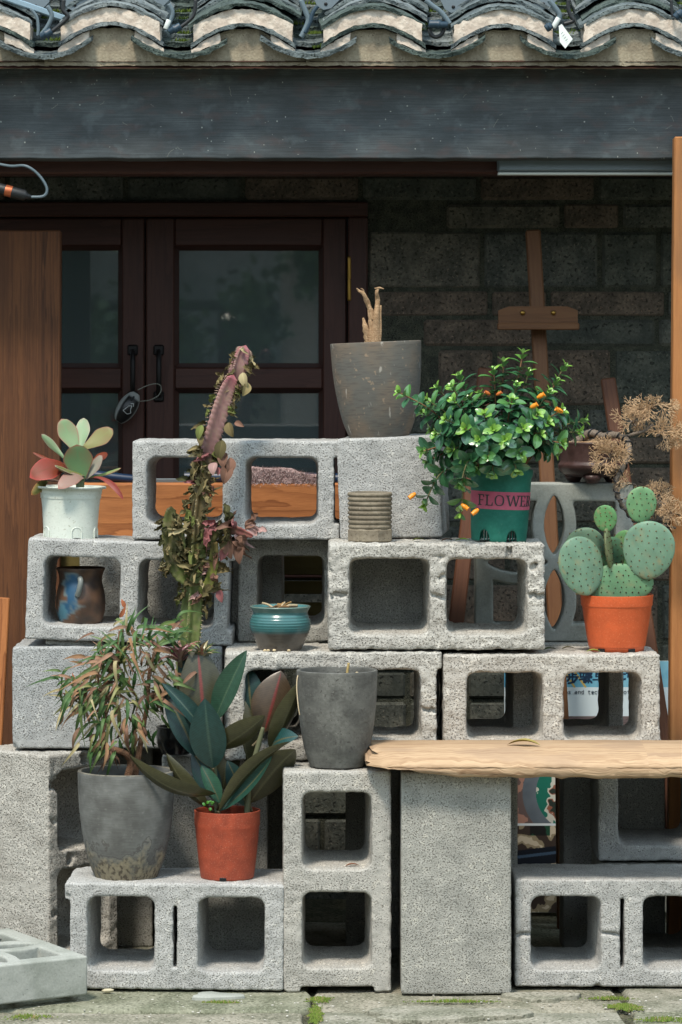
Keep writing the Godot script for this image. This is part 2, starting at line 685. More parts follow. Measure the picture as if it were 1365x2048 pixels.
# grey paint worn thin over wood: fibres, blue-grey and reddish patches, pale scuffs, specks
func beam_paint() -> StandardMaterial3D:
	var sx := 1536
	var sy := 224
	var out := PackedByteArray()
	out.resize(sx * sy * 3)
	var n1 := FastNoiseLite.new()
	n1.seed = 301
	n1.frequency = 1.0
	var n2 := FastNoiseLite.new()
	n2.seed = 302
	n2.frequency = 1.0
	n2.fractal_octaves = 5
	var r := RandomNumberGenerator.new()
	r.seed = 303
	for y in sy:
		var v := float(y) / sy
		for x in sx:
			var u := float(x) / sx
			var fib := n1.get_noise_2d(u * 40.0, v * 240.0)
			var lines := n1.get_noise_2d(u * 6.0 + 40.0, v * 90.0)
			var big := n2.get_noise_2d(u * 9.0, v * 2.6)
			var rust := n2.get_noise_2d(u * 16.0 + 80.0, v * 6.0)
			var scuff := n2.get_noise_2d(u * 22.0 + 30.0, v * 3.5 + 50.0)
			var c := Color(0.285, 0.305, 0.315).lerp(Color(0.375, 0.4, 0.41), clampf(0.42 + big * 1.1, 0, 1))
			c = c.lerp(Color(0.205, 0.215, 0.22), clampf(0.22 + lines * 0.5 + fib * 0.25, 0, 0.6))
			c = c.lerp(Color(0.38, 0.3, 0.29), clampf(rust * 0.9 - 0.12, 0, 0.35))
			if scuff > 0.28:
				c = c.lerp(Color(0.5, 0.55, 0.56), clampf((scuff - 0.25) * 0.8, 0, 0.22))
			var g := r.randf_range(-0.012, 0.012)
			var i := (y * sx + x) * 3
			out[i] = int(clampf(c.r + g, 0, 1) * 255.0)
			out[i + 1] = int(clampf(c.g + g, 0, 1) * 255.0)
			out[i + 2] = int(clampf(c.b + g, 0, 1) * 255.0)
	# splashes and scratches
	var im := Image.create_from_data(sx, sy, false, Image.FORMAT_RGB8, out)
	for k in 150:
		var s := r.randi_range(1, 3)
		im.fill_rect(Rect2i(r.randi_range(0, sx - 6), r.randi_range(0, sy - 6), s, r.randi_range(1, 3)), Color(0.62, 0.63, 0.6))
	for k in 26:
		var a := Vector2(r.randf() * sx, r.randf() * sy)
		var d := Vector2(r.randf_range(-1, 1), r.randf_range(-0.6, 1.0)).normalized()
		for i in r.randi_range(6, 22):
			a += d
			d = d.rotated(r.randf_range(-0.3, 0.3))
			if a.x > 1 and a.y > 1 and a.x < sx - 2 and a.y < sy - 2:
				im.set_pixelv(Vector2i(a), Color(0.5, 0.5, 0.47))
	im.generate_mipmaps()
	var m := StandardMaterial3D.new()
	m.albedo_texture = ImageTexture.create_from_image(im)
	m.roughness = 0.6
	m.metallic_specular = 0.35
	m.uv1_scale = Vector3(1.0 / 1.4, 1.0 / 0.205, 1)
	m.uv1_offset = Vector3(0.5, 0.0, 0)
	return m

func make_materials() -> void:
	# three tones of concrete; the numbers are real base colours in sRGB
	var t0 := concrete(11, Color(0.695, 0.694, 0.684), Color(0.575, 0.578, 0.572), 1.0)
	var t1 := concrete(23, Color(0.71, 0.705, 0.69), Color(0.6, 0.59, 0.572), 0.75)
	mats.con = []
	for k in 4:
		mats.con.append(mat(t0, 0.95, 2.3, 0.15, [Color(1, 1, 1), Color(1.0, 0.985, 0.96), Color(0.95, 0.96, 0.97), Color(0.93, 0.925, 0.9)][k], Vector3(k * 0.37, k * 0.21, k * 0.53)))
	for k in 2:
		mats.con.append(mat(t1, 0.95, 2.3, 0.2, [Color(1, 0.99, 0.97), Color(1.0, 0.98, 0.955)][k], Vector3(k * 0.43, 0.1, k * 0.29)))
	var cast := mottle(31, Color(0.65, 0.66, 0.635), Color(0.57, 0.585, 0.555), Color(0.45, 0.46, 0.44), Color(0.74, 0.75, 0.72), 0.006, 0.09, 0.07, 0.05, 0.03)
	mats.cast = mat(cast, 0.9, 3.0, 0.03)
	# fired and glazed wares
	var slate := mottle(41, Color(0.33, 0.33, 0.32), Color(0.44, 0.44, 0.425), Color(0.27, 0.26, 0.25), Color(0.62, 0.6, 0.57), 0.009, 0.05, 0.1, 0.05, 0.05)
	mats.slate = mat(slate, 0.85, 4.0, 0.05, Color(0.98, 0.98, 0.97))
	mats.slate_brown = mat(slate, 0.85, 4.0, 0.05, Color(1.0, 0.96, 0.9), Vector3(0.3, 0.6, 0.1))
	mats.terra = mat(mottle(47, Color(0.66, 0.3, 0.205), Color(0.56, 0.255, 0.18), Color(0.46, 0.24, 0.18), Color(0.72, 0.5, 0.42), 0.012, 0.09, 0.10, 0.12, 0.025), 0.5, 5.0, 0.01)
	mats.orange = mat(mottle(53, Color(0.83, 0.385, 0.22), Color(0.75, 0.35, 0.2), Color(0.66, 0.32, 0.2), Color(0.86, 0.55, 0.4), 0.01, 0.09, 0.08, 0.10, 0.02), 0.45, 4.0, 0.005)
	mats.ivory = mat(mottle(59, Color(0.86, 0.88, 0.84), Color(0.82, 0.85, 0.81), Color(0.62, 0.62, 0.55), Color(0.92, 0.93, 0.9), 0.01, 0.06, 0.09, 0.08, 0.02), 0.45, 4.0, 0.004)
	mats.green_pot = mat(mottle(61, Color(0.1, 0.385, 0.33), Color(0.15, 0.44, 0.375), Color(0.07, 0.28, 0.245), Color(0.4, 0.52, 0.45), 0.007, 0.045, 0.05, 0.06, 0.03), 0.5, 4.0, 0.006)
	mats.dark_glaze = mat(mottle(67, Color(0.22, 0.15, 0.13), Color(0.33, 0.25, 0.24), Color(0.12, 0.08, 0.08), Color(0.48, 0.45, 0.47), 0.01, 0.04, 0.06, 0.04, 0.03), 0.38, 5.0, 0.02)
	mats.black_glaze_hole_shade = plain(Color(0.07, 0.085, 0.1), 0.22)  # glaze of the dark pot; also stands for shade in pot holes
	# earth, stone, roof
	mats.soil = mat(mottle(71, Color(0.2, 0.14, 0.1), Color(0.33, 0.24, 0.16), Color(0.1, 0.07, 0.05), Color(0.5, 0.4, 0.28), 0.02, 0.1, 0.2, 0.2, 0.15), 1.0, 8.0, 0.4)
	var stone := mottle(73, Color(0.6, 0.585, 0.54), Color(0.46, 0.46, 0.405), Color(0.33, 0.33, 0.28), Color(0.72, 0.7, 0.65), 0.009, 0.1, 0.16, 0.14, 0.08)
	mats.paving = []
	for k in 3:
		mats.paving.append(mat(stone, 0.88, 1.7, 0.22, [Color(1, 0.99, 0.97), Color(0.92, 0.94, 0.89), Color(1.0, 1.0, 0.99)][k], Vector3(k * 0.3, k * 0.17, k * 0.61)))
	mats.ground = mat(mottle(75, Color(0.26, 0.26, 0.2), Color(0.35, 0.34, 0.27), Color(0.15, 0.15, 0.11), Color(0.5, 0.48, 0.4), 0.01, 0.07, 0.15, 0.1, 0.1), 1.0, 2.0, 0.4)
	var tile := mottle(79, Color(0.34, 0.37, 0.38), Color(0.48, 0.51, 0.51), Color(0.17, 0.19, 0.18), Color(0.62, 0.64, 0.62), 0.01, 0.05, 0.14, 0.12, 0.07)
	mats.tile = [mat(tile, 0.85, 4.0, 0.25, Color(0.9, 0.92, 0.92)), mat(tile, 0.9, 4.0, 0.3, Color(0.68, 0.73, 0.69), Vector3(0.4, 0.2, 0.7)), mat(tile, 0.85, 4.0, 0.2, Color(1.0, 1.0, 1.0), Vector3(0.1, 0.7, 0.3))]
	mats.lime = mat(mottle(83, Color(0.84, 0.79, 0.73), Color(0.74, 0.68, 0.62), Color(0.48, 0.41, 0.33), Color(0.93, 0.9, 0.87), 0.012, 0.04, 0.06, 0.06, 0.05), 0.95, 5.0, 0.12)
	mats.mortar = mat(mottle(89, Color(0.53, 0.49, 0.42), Color(0.62, 0.58, 0.5), Color(0.4, 0.36, 0.3), Color(0.7, 0.66, 0.58), 0.01, 0.05, 0.08, 0.06, 0.05), 0.95, 5.0, 0.12)
	var brk := mottle(97, Color(0.33, 0.335, 0.32), Color(0.43, 0.425, 0.40), Color(0.2, 0.2, 0.19), Color(0.56, 0.52, 0.48), 0.012, 0.07, 0.14, 0.1, 0.07)
	mats.brick = []
	for k in 5:
		mats.brick.append(mat(brk, 0.95, 2.4, 0.14, [Color(0.9, 0.92, 0.9), Color(0.78, 0.81, 0.79), Color(0.98, 0.95, 0.9), Color(0.84, 0.87, 0.84), Color(1.0, 0.9, 0.84)][k], Vector3(k * 0.31, k * 0.47, k * 0.13)))
	mats.joint = mat(brk, 1.0, 5.0, 0.2, Color(0.74, 0.76, 0.7))
	mats.plaster = mat(mottle(101, Color(0.68, 0.69, 0.67), Color(0.58, 0.6, 0.58), Color(0.45, 0.46, 0.44), Color(0.78, 0.78, 0.76), 0.006, 0.04, 0.08, 0.05, 0.05), 0.95, 0.6, 0.2)
	# woods
	mats.beam = beam_paint()
	mats.frame = wood_mat(wood(107, Color(0.3, 0.185, 0.155), Color(0.22, 0.13, 0.11), Color(0.26, 0.165, 0.14), 14.0, 0.3), 0.5, 0.9, 0.2, 0.02)
	mats.fir = wood_mat(wood(109, Color(0.72, 0.47, 0.28), Color(0.48, 0.28, 0.15), Color(0.58, 0.37, 0.22), 7.0, 0.35), 0.7, 0.9, 0.26, 0.05)
	mats.fir_dark = wood_mat(wood(113, Color(0.42, 0.265, 0.155), Color(0.2, 0.115, 0.07), Color(0.27, 0.165, 0.105), 26.0, 0.5, 0.7), 0.7, 1.5, 0.28, 0.08)
	mats.post = wood_mat(wood(127, Color(0.7, 0.48, 0.29), Color(0.5, 0.31, 0.17), Color(0.5, 0.36, 0.25), 12.0, 0.5, 0.5), 0.7, 1.4, 0.2, 0.08)
	mats.plank = wood_mat(wood(131, Color(0.77, 0.66, 0.535), Color(0.53, 0.41, 0.305), Color(0.62, 0.52, 0.43), 20.0, 0.55, 0.8), 0.8, 0.85, 0.3, 0.12)
	mats.easel = wood_mat(wood(137, Color(0.45, 0.31, 0.2), Color(0.34, 0.22, 0.14), Color(0.4, 0.27, 0.175), 8.0, 0.3), 0.6, 0.8, 0.12, 0.02)
	mats.easel_red = wood_mat(wood(139, Color(0.4, 0.255, 0.175), Color(0.31, 0.185, 0.125), Color(0.36, 0.225, 0.155), 8.0, 0.3), 0.6, 0.8, 0.12, 0.02)
	mats.olive = wood_mat(wood(149, Color(0.4, 0.355, 0.19), Color(0.34, 0.3, 0.15), Color(0.36, 0.32, 0.18), 6.0, 0.3), 0.6, 0.8, 0.2, 0.02)
	# small things
	mats.vc = painted(0.6)
	mats.vc_gloss = painted(0.33, 0.5)
	mats.vc_dry = painted(0.9, 0.2)
	mats.vc_dry.backlight = Color(0.25, 0.22, 0.15)
	mats.vc_leaf = painted(0.27, 0.65)
	mats.vc_leaf.backlight = Color(0.3, 0.34, 0.14)
	mats.vc_strap = painted(0.5, 0.35)
	mats.vc_strap.backlight = Color(0.25, 0.28, 0.12)
	mats.vc_rubber = painted(0.34, 0.5)
	mats.vc_rubber.albedo_texture = leaf_veins()
	mats.vc_rubber.uv1_scale = Vector3(1.0 / 0.09, 1.0 / 0.09, 1)
	mats.vc_rubber.uv1_offset = Vector3(0.5, 0, 0)
	mats.vc_glaze = painted(0.26, 0.55)
	mats.vc_fleshy = painted(0.5, 0.4)
	mats.vc_fleshy.subsurf_scatter_enabled = true
	mats.vc_fleshy.subsurf_scatter_strength = 0.06
	mats.bark = mat(mottle(151, Color(0.42, 0.3, 0.22), Color(0.55, 0.41, 0.31), Color(0.25, 0.17, 0.12), Color(0.68, 0.56, 0.46), 0.02, 0.08, 0.15, 0.1, 0.1), 0.95, 9.0, 0.2)
	mats.bark_pale = mat(mottle(157, Color(0.7, 0.58, 0.45), Color(0.58, 0.46, 0.34), Color(0.38, 0.28, 0.2), Color(0.84, 0.76, 0.64), 0.02, 0.08, 0.12, 0.1, 0.1), 0.95, 9.0, 0.2)
	mats.bark_grey = mat(mottle(163, Color(0.42, 0.37, 0.32), Color(0.55, 0.5, 0.45), Color(0.2, 0.17, 0.15), Color(0.7, 0.66, 0.6), 0.03, 0.09, 0.15, 0.1, 0.1), 0.95, 12.0, 0.2)
	mats.wire = plain(Color(0.13, 0.14, 0.16), 0.4)
	mats.cable_grey = plain(Color(0.36, 0.42, 0.45), 0.5)
	mats.cable_black = plain(Color(0.1, 0.11, 0.12), 0.5)
	mats.connector = plain(Color(0.13, 0.22, 0.28), 0.45)
	mats.steel = plain(Color(0.46, 0.5, 0.52), 0.45, 0.6)
	mats.brass = plain(Color(0.6, 0.47, 0.24), 0.35, 1.0)
	mats.dark_iron = plain(Color(0.09, 0.08, 0.08), 0.5, 0.4)
	mats.white_plastic = plain(Color(0.82, 0.84, 0.82), 0.4)
	mats.blue_pipe = plain(Color(0.06, 0.16, 0.27), 0.4)
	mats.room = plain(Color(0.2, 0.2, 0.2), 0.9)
	mats.moss = painted(1.0, 0.1)
	mats.glass = StandardMaterial3D.new()
	mats.glass.transparency = BaseMaterial3D.TRANSPARENCY_ALPHA
	mats.glass.albedo_color = Color(0.7, 0.8, 0.8, 0.075)  # pale film puts a haze on the panes to lift the reflection
	mats.glass.roughness = 0.02
	mats.glass.metallic_specular = 1.0

# ---------------------------------------------------------------- the scene
func _ready() -> void:
	rng.seed = 20240611
	set_camera_and_light()
	make_materials()
	print("materials ", Time.get_ticks_msec())
	build_ground()
	build_house()
	build_roof()
	print("house ", Time.get_ticks_msec())
	build_blocks()
	print("blocks ", Time.get_ticks_msec())
	build_woodwork()
	build_pots()
	print("pots ", Time.get_ticks_msec())
	build_rubber_plant()
	build_paddle_plant()
	build_bush()
	build_prickly_pear()
	build_bonsai()
	build_willow_plant()
	build_candelabra()
	print("plants ", Time.get_ticks_msec())
	build_small_things()
	print("done ", Time.get_ticks_msec())

func set_camera_and_light() -> void:
	var cam := Camera3D.new()
	cam.name = "camera"
	cam.projection = Camera3D.PROJECTION_FRUSTUM
	cam.keep_aspect = Camera3D.KEEP_HEIGHT
	cam.near = 0.1
	cam.far = 200.0
	cam.size = cam.near * 2048.0 / FOCAL
	cam.frustum_offset = Vector2(0.0, -(1024.0 - AY) / FOCAL * cam.near)
	add_child(cam)
	cam.position = Vector3(0, EYE_H, DIST)
	cam.current = true
	var e := Environment.new()
	e.background_mode = Environment.BG_SKY
	var sky := Sky.new()
	var air := ProceduralSkyMaterial.new()
	air.sky_top_color = Color(0.72, 0.8, 0.86)
	air.sky_horizon_color = Color(0.86, 0.89, 0.9)
	air.ground_horizon_color = Color(0.4, 0.4, 0.38)
	air.ground_bottom_color = Color(0.25, 0.25, 0.23)
	air.sky_curve = 0.2
	air.energy_multiplier = 1.0
	sky.sky_material = air
	e.sky = sky
	e.background_energy_multiplier = 1.0
	e.tonemap_mode = Environment.TONE_MAPPER_LINEAR
	e.tonemap_exposure = 2.42
	e.sdfgi_enabled = true
	e.ssao_enabled = true
	e.ssil_enabled = true
	var we := WorldEnvironment.new()
	we.name = "air"
	we.environment = e
	add_child(we)
	var sun := DirectionalLight3D.new()
	sun.name = "sun"
	sun.light_energy = 0.5
	sun.light_color = Color(1.0, 0.96, 0.9)
	sun.light_angular_distance = 10.0
	sun.shadow_enabled = true
	add_child(sun)
	sun.look_at_from_position(Vector3(-0.9, 4.2, 2.4), Vector3.ZERO)

func box_at(called: String, m: Material, parent: Node3D, x0: float, x1: float, y0: float, y1: float, z0: float, z1: float, ch := 0.002) -> MeshInstance3D:
	var o := put(called, box(Vector3(absf(x1 - x0), absf(y1 - y0), absf(z1 - z0)), ch), m, parent)
	o.position = Vector3((x0 + x1) * 0.5, (y0 + y1) * 0.5, (z0 + z1) * 0.5)
	return o

func sheet(x0: float, x1: float, z0: float, z1: float, y: float) -> MB:
	var m := MB.new()
	m.face([Vector3(x0, y, z0), Vector3(x1, y, z0), Vector3(x1, y, z1), Vector3(x0, y, z1)], Vector3.UP)
	return m

# ---------------------------------------------------------------- ground
func slab_outline(x0: float, x1: float, z0: float, z1: float, seed_: int) -> PackedVector2Array:
	var r := RandomNumberGenerator.new()
	r.seed = seed_
	var nz := FastNoiseLite.new()
	nz.seed = seed_
	nz.frequency = 9.0
	var out := PackedVector2Array()
	var cs := [Vector2(x0, z0), Vector2(x1, z0), Vector2(x1, z1), Vector2(x0, z1)]
	for i in 4:
		cs[i] += Vector2(r.randf_range(-0.012, 0.012), r.randf_range(-0.012, 0.012))
	for i in 4:
		var a: Vector2 = cs[i]
		var b: Vector2 = cs[(i + 1) % 4]
		for k in 14:
			var p := a.lerp(b, k / 14.0)
			p += Vector2(nz.get_noise_2d(p.x, p.y), nz.get_noise_2d(p.x + 7.0, p.y)) * 0.012
			out.append(p)
	return out

func flat_stone(outline: PackedVector2Array, top: float, bottom: float, ch := 0.006, seed_ := 3) -> MB:
	var m := MB.new()
	var k := outline.size()
	var mid := Vector2.ZERO
	for p in outline:
		mid += p
	mid /= k
	var nz := FastNoiseLite.new()
	nz.seed = seed_
	nz.frequency = 6.0
	var rings := [[1.0, bottom, 0.0], [1.0, top - ch, 0.0], [1.0, top, ch], [0.75, top, 0.0], [0.5, top, 0.0], [0.25, top, 0.0]]
	for ring in rings:
		for p in outline:
			var q: Vector2 = mid + (p - mid) * ring[0]
			q -= (p - mid).normalized() * ring[2]
			var y: float = ring[1]
			if y == top:
				y += nz.get_noise_2d(q.x, q.y) * 0.003
			m.add(Vector3(q.x, y, q.y))
	var c := m.add(Vector3(mid.x, top, mid.y))
	for r in rings.size() - 1:
		for i in k:
			var a := r * k + i
			var b := r * k + (i + 1) % k
			m.quad(a, a + k, b + k, b)
	var l := (rings.size() - 1) * k
	for i in k:
		m.tri(l + i, c, l + (i + 1) % k)
	return m

func build_ground() -> void:
	var g := struct("ground", sheet(-30, 30, -30, 30, -0.009), mats.ground)
	var xs := [-1.35, -0.82, -0.05, 0.49, 0.98, 1.5]
	var zs := [-0.75, -0.28, 0.17, 0.72, 1.3]
	var n := 0
	for j in zs.size() - 1:
		for i in xs.size() - 1:
			var sh := 0.0 if j == 1 or j == 2 else 0.22
			var o := slab_outline(xs[i] + 0.006 + sh, xs[i + 1] - 0.006 + sh, zs[j] + 0.006, zs[j + 1] - 0.006, 40 + n)
			put("paving_slab", flat_stone(o, rng.randf_range(-0.003, 0.0015) if j != 2 else rng.randf_range(-0.004, -0.001), -0.05, 0.007, n), mats.paving[(n * 2 + j) % 3], g)
			n += 1
	# the pale broken flake of stone before the lying block, and one near the plank's support
	for f in [[432, 1996, 0.045, 0.016, 1], [880, 2032, 0.13, 0.035, 2], [1080, 1996, 0.06, 0.02, 3]]:
		var z: float = 6.0 - FOCAL * EYE_H / (f[1] - AY)
		var ol := PackedVector2Array()
		for k in 18:
			var a: float = TAU * k / 18
			var rr := 1.0 + 0.22 * sin(a * 3 + f[4]) + rng.randf_range(-0.1, 0.1)
			ol.append(Vector2(XX(f[0], z) + cos(a) * f[2] * rr, z + sin(a) * f[3] * rr * 1.6))
		var o := flat_stone(ol, 0.006, -0.01, 0.002, 5)
		tag(put("stone_flake", o, mats.cast if f[4] == 1 else mats.paving[2]), ["pale flat stone flake on the paving before the lying grey block", "broad pale stone flake on paving at the bottom edge", "thin stone flake on paving before the right lying block"][f[4] - 1], "stone", "stone flakes on the paving")
	build_moss()

func build_moss() -> void:
	var m := MB.new()
	var spots := [[632, 2030, 0.018, 0.09, 700], [640, 2000, 0.03, 0.03, 250], [1250, 2015, 0.035, 0.035, 800], [1220, 1998, 0.05, 0.012, 260], [905, 2004, 0.09, 0.01, 260], [1330, 2040, 0.05, 0.03, 260], [440, 2006, 0.045, 0.008, 140], [60, 2035, 0.05, 0.03, 160]]
	for s in spots:
		var z: float = 6.0 - FOCAL * EYE_H / (s[1] - AY)
		for k in s[4]:
			var a := rng.randf() * TAU
			var r := sqrt(rng.randf()) * (0.75 + 0.4 * sin(a * 3.0 + s[0]) * sin(a * 5.0 + s[1])) * rng.randf_range(0.8, 1.25)
			var p := Vector3(XX(s[0], z) + cos(a) * r * s[2], 0.0, z + sin(a) * r * s[3])
			var h := rng.randf_range(0.002, 0.007) * (1.3 - r)
			var w := rng.randf_range(0.0012, 0.0026)
			var b := rng.randf() * TAU
			var d := Vector3(cos(b), 0, sin(b)) * w
			var col := Color(0.07, 0.11, 0.025).lerp(Color(0.14, 0.19, 0.04), rng.randf())
			if rng.randf() < 0.12:
				col = Color(0.2, 0.17, 0.08)
			var tipp := p + Vector3(rng.randf_range(-0.002, 0.002), h, rng.randf_range(-0.002, 0.002))
			var i0 := m.add(p - d, col)
			var i1 := m.add(p + d, col)
			var i2 := m.add(tipp, col * 1.2)
			var e := Vector3(d.z, 0, -d.x)
			var i3 := m.add(p + e, col)
			m.tri(i0, i2, i1)
			m.tri(i1, i2, i3)
			m.tri(i3, i2, i0)
	var o := put("moss", m, mats.moss)
	stuff(o)
	tag(o, "bright green moss growing in the paving joints", "moss")

# ---------------------------------------------------------------- house wall and window
const WALL_Z := -1.1

func build_house() -> void:
	# the window opening in the wall, in metres
	var wx0 := -1.12
	var wx1 := XX(736, WALL_Z)
	var wy0 := 0.70
	var wy1 := YY(404, WALL_Z)
	# backing of the wall: four pieces round the opening, the joints between the bricks
	var wall := Node3D.new()
	wall.name = "brick_wall"
	add_child(wall)
	wall.set_meta("kind", "structure")
	var zb := WALL_Z - 0.006
	box_at("joint_mortar", mats.joint, wall, wx1, 3.0, -0.1, 2.6, zb - 0.2, zb, 0.0)
	box_at("joint_mortar", mats.joint, wall, -3.0, wx0, -0.1, 2.6, zb - 0.2, zb, 0.0)
	box_at("joint_mortar", mats.joint, wall, wx0, wx1, -0.1, wy0, zb - 0.2, zb, 0.0)
	box_at("joint_mortar", mats.joint, wall, wx0, wx1, wy1, 2.6, zb - 0.2, zb, 0.0)
	# courses: two flat, one on edge, from the window's head downwards and upwards
	var heights := []
	var y := wy1
	var course := []
	var k := 0
	while y > 0.0:
		var h: float = [0.0585, 0.1235, 0.0585, 0.0635, 0.1235, 0.0585, 0.062][k % 7] if k < 4 else [0.1235, 0.0585, 0.062][(k - 4) % 3]
		course.append([y - h, y])
		y -= h
		k += 1
	y = wy1
	for h in [0.058, 0.058, 0.12, 0.058]:
		course.append([y, y + h])
		y += h
	var shapes := {}
	var r := RandomNumberGenerator.new()
	r.seed = 77
	for c in course:
		var hh: float = c[1] - c[0] - 0.009
		var x := -0.86 - r.randf() * 0.1
		while x < 0.86:
			var len := 0.235 if r.randf() < 0.72 else 0.112
			if absf(len - 0.112) < 0.001 and hh > 0.1 and r.randf() < 0.4:
				len = 0.235
			var a := x
			var b := x + len
			x = b + 0.01
			if c[1] > wy0 + 0.01 and c[0] < wy1 - 0.01:
				if b > wx0 and a < wx1 - 0.06:
					continue
				if a < wx1 and b > wx1:
					a = wx1 + 0.003
			var key := "%d_%d_%d" % [int((b - a) * 200), int(hh * 500), r.randi() % 2]
			if not shapes.has(key):
				shapes[key] = box(Vector3(b - a, hh, 0.05), r.randf_range(0.003, 0.006)).mesh()
			var o := put("brick", shapes[key], mats.brick[r.randi() % 5], wall)
			o.position = Vector3((a + b) * 0.5, (c[0] + c[1]) * 0.5, WALL_Z - 0.025 + r.randf_range(-0.003, 0.003))
			o.rotation = Vector3(r.randf_range(-0.01, 0.01), r.randf_range(-0.008, 0.008), r.randf_range(-0.006, 0.006))
	# the room behind the glass: dark walls and floor
	var room := Node3D.new()
	room.name = "room"
	add_child(room)
	room.set_meta("kind", "structure")
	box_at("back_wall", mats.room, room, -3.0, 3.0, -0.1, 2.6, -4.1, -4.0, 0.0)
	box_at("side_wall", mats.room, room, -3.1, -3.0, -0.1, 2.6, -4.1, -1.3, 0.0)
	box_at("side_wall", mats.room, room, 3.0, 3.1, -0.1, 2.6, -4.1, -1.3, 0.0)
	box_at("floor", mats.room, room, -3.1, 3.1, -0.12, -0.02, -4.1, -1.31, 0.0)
	# end walls of the porch, left and right beyond the picture
	var ends := Node3D.new()
	ends.name = "porch_wall"
	add_child(ends)
	ends.set_meta("kind", "structure")
	box_at("end_wall", mats.joint, ends, -2.7, -2.5, -0.1, 1.66, -1.1, -0.5, 0.0)
	box_at("end_wall", mats.joint, ends, 2.5, 2.7, -0.1, 1.66, -1.1, -0.5, 0.0)
	# the other side of the courtyard, which the glass mirrors
	var yard := Node3D.new()
	yard.name = "courtyard_wall"
	add_child(yard)
	yard.set_meta("kind", "structure")
	box_at("plaster_wall", mats.plaster, yard, -6.0, -1.6, -0.1, 3.1, 9.0, 9.3, 0.0)
	box_at("plaster_wall", mats.plaster, yard, -1.6, 0.6, -0.1, 2.8, 9.5, 9.7, 0.0)
	box_at("plaster_wall", mats.plaster, yard, 0.6, 6.0, -0.1, 3.1, 9.0, 9.3, 0.0)
	box_at("side_wall", mats.plaster, yard, -6.2, -6.0, -0.1, 2.6, -0.4, 9.0, 0.0)
	box_at("side_wall", mats.plaster, yard, 6.0, 6.2, -0.1, 2.6, -0.4, 9.0, 0.0)
	# lighter pillars, a ledge and a dark doorway in it, as the panes show them
	box_at("pillar", mats.lime, yard, -0.30, -0.12, -0.1, 2.6, 8.7, 8.98, 0.01)
	box_at("pillar", mats.lime, yard, -1.46, -1.27, -0.1, 2.6, 8.7, 8.98, 0.01)
	box_at("ledge", mats.joint, yard, -1.26, -0.31, 1.36, 1.41, 8.8, 8.98, 0.01)
	box_at("low_wall", mats.mortar, yard, -1.26, -0.31, -0.1, 0.98, 8.75, 8.98, 0.01)
	box_at("dark_door", mats.frame, yard, -0.62, -0.4, 0.98, 1.355, 8.93, 8.97, 0.004)
	build_ivy()
	build_window(wx0, wx1, wy0, wy1)

func build_ivy() -> void:
	var m := MB.new()
	var r := RandomNumberGenerator.new()
	r.seed = 5
	for s in [[-0.8, 1.14, 0.13, 0.2], [-2.2, 1.6, 0.4, 0.6], [-0.1, 1.62, 0.12, 0.2], [1.9, 1.2, 0.6, 0.8], [-1.18, 1.15, 0.1, 0.25], [-0.42, 1.3, 0.13, 0.2]]:
		for k in 420:
			var p := Vector3(s[0] + r.randfn(0, 0.5) * s[2], s[1] + r.randfn(0, 0.5) * s[3], 8.62 + r.randf_range(-0.1, 0.1))
			if p.y < 0.02:
				continue
			var a := Vector3(r.randf_range(-1, 1), r.randf_range(-1, 1), r.randf_range(-0.4, 0.4)).normalized() * 0.035
			var b := Vector3(r.randf_range(-1, 1), r.randf_range(-1, 1), r.randf_range(-1, 1)).normalized() * 0.03
			var col := Color(0.05, 0.11, 0.04).lerp(Color(0.12, 0.2, 0.06), r.randf())
			var i0 := m.add(p - a, col)
			var i1 := m.add(p + b, col)
			var i2 := m.add(p + a, col)
			var i3 := m.add(p - b, col)
			m.quad(i0, i1, i2, i3)
	var o := put("ivy", m, mats.vc_leaf)
	stuff(o)
	tag(o, "green ivy on the far courtyard wall, mirrored in the window glass", "ivy")

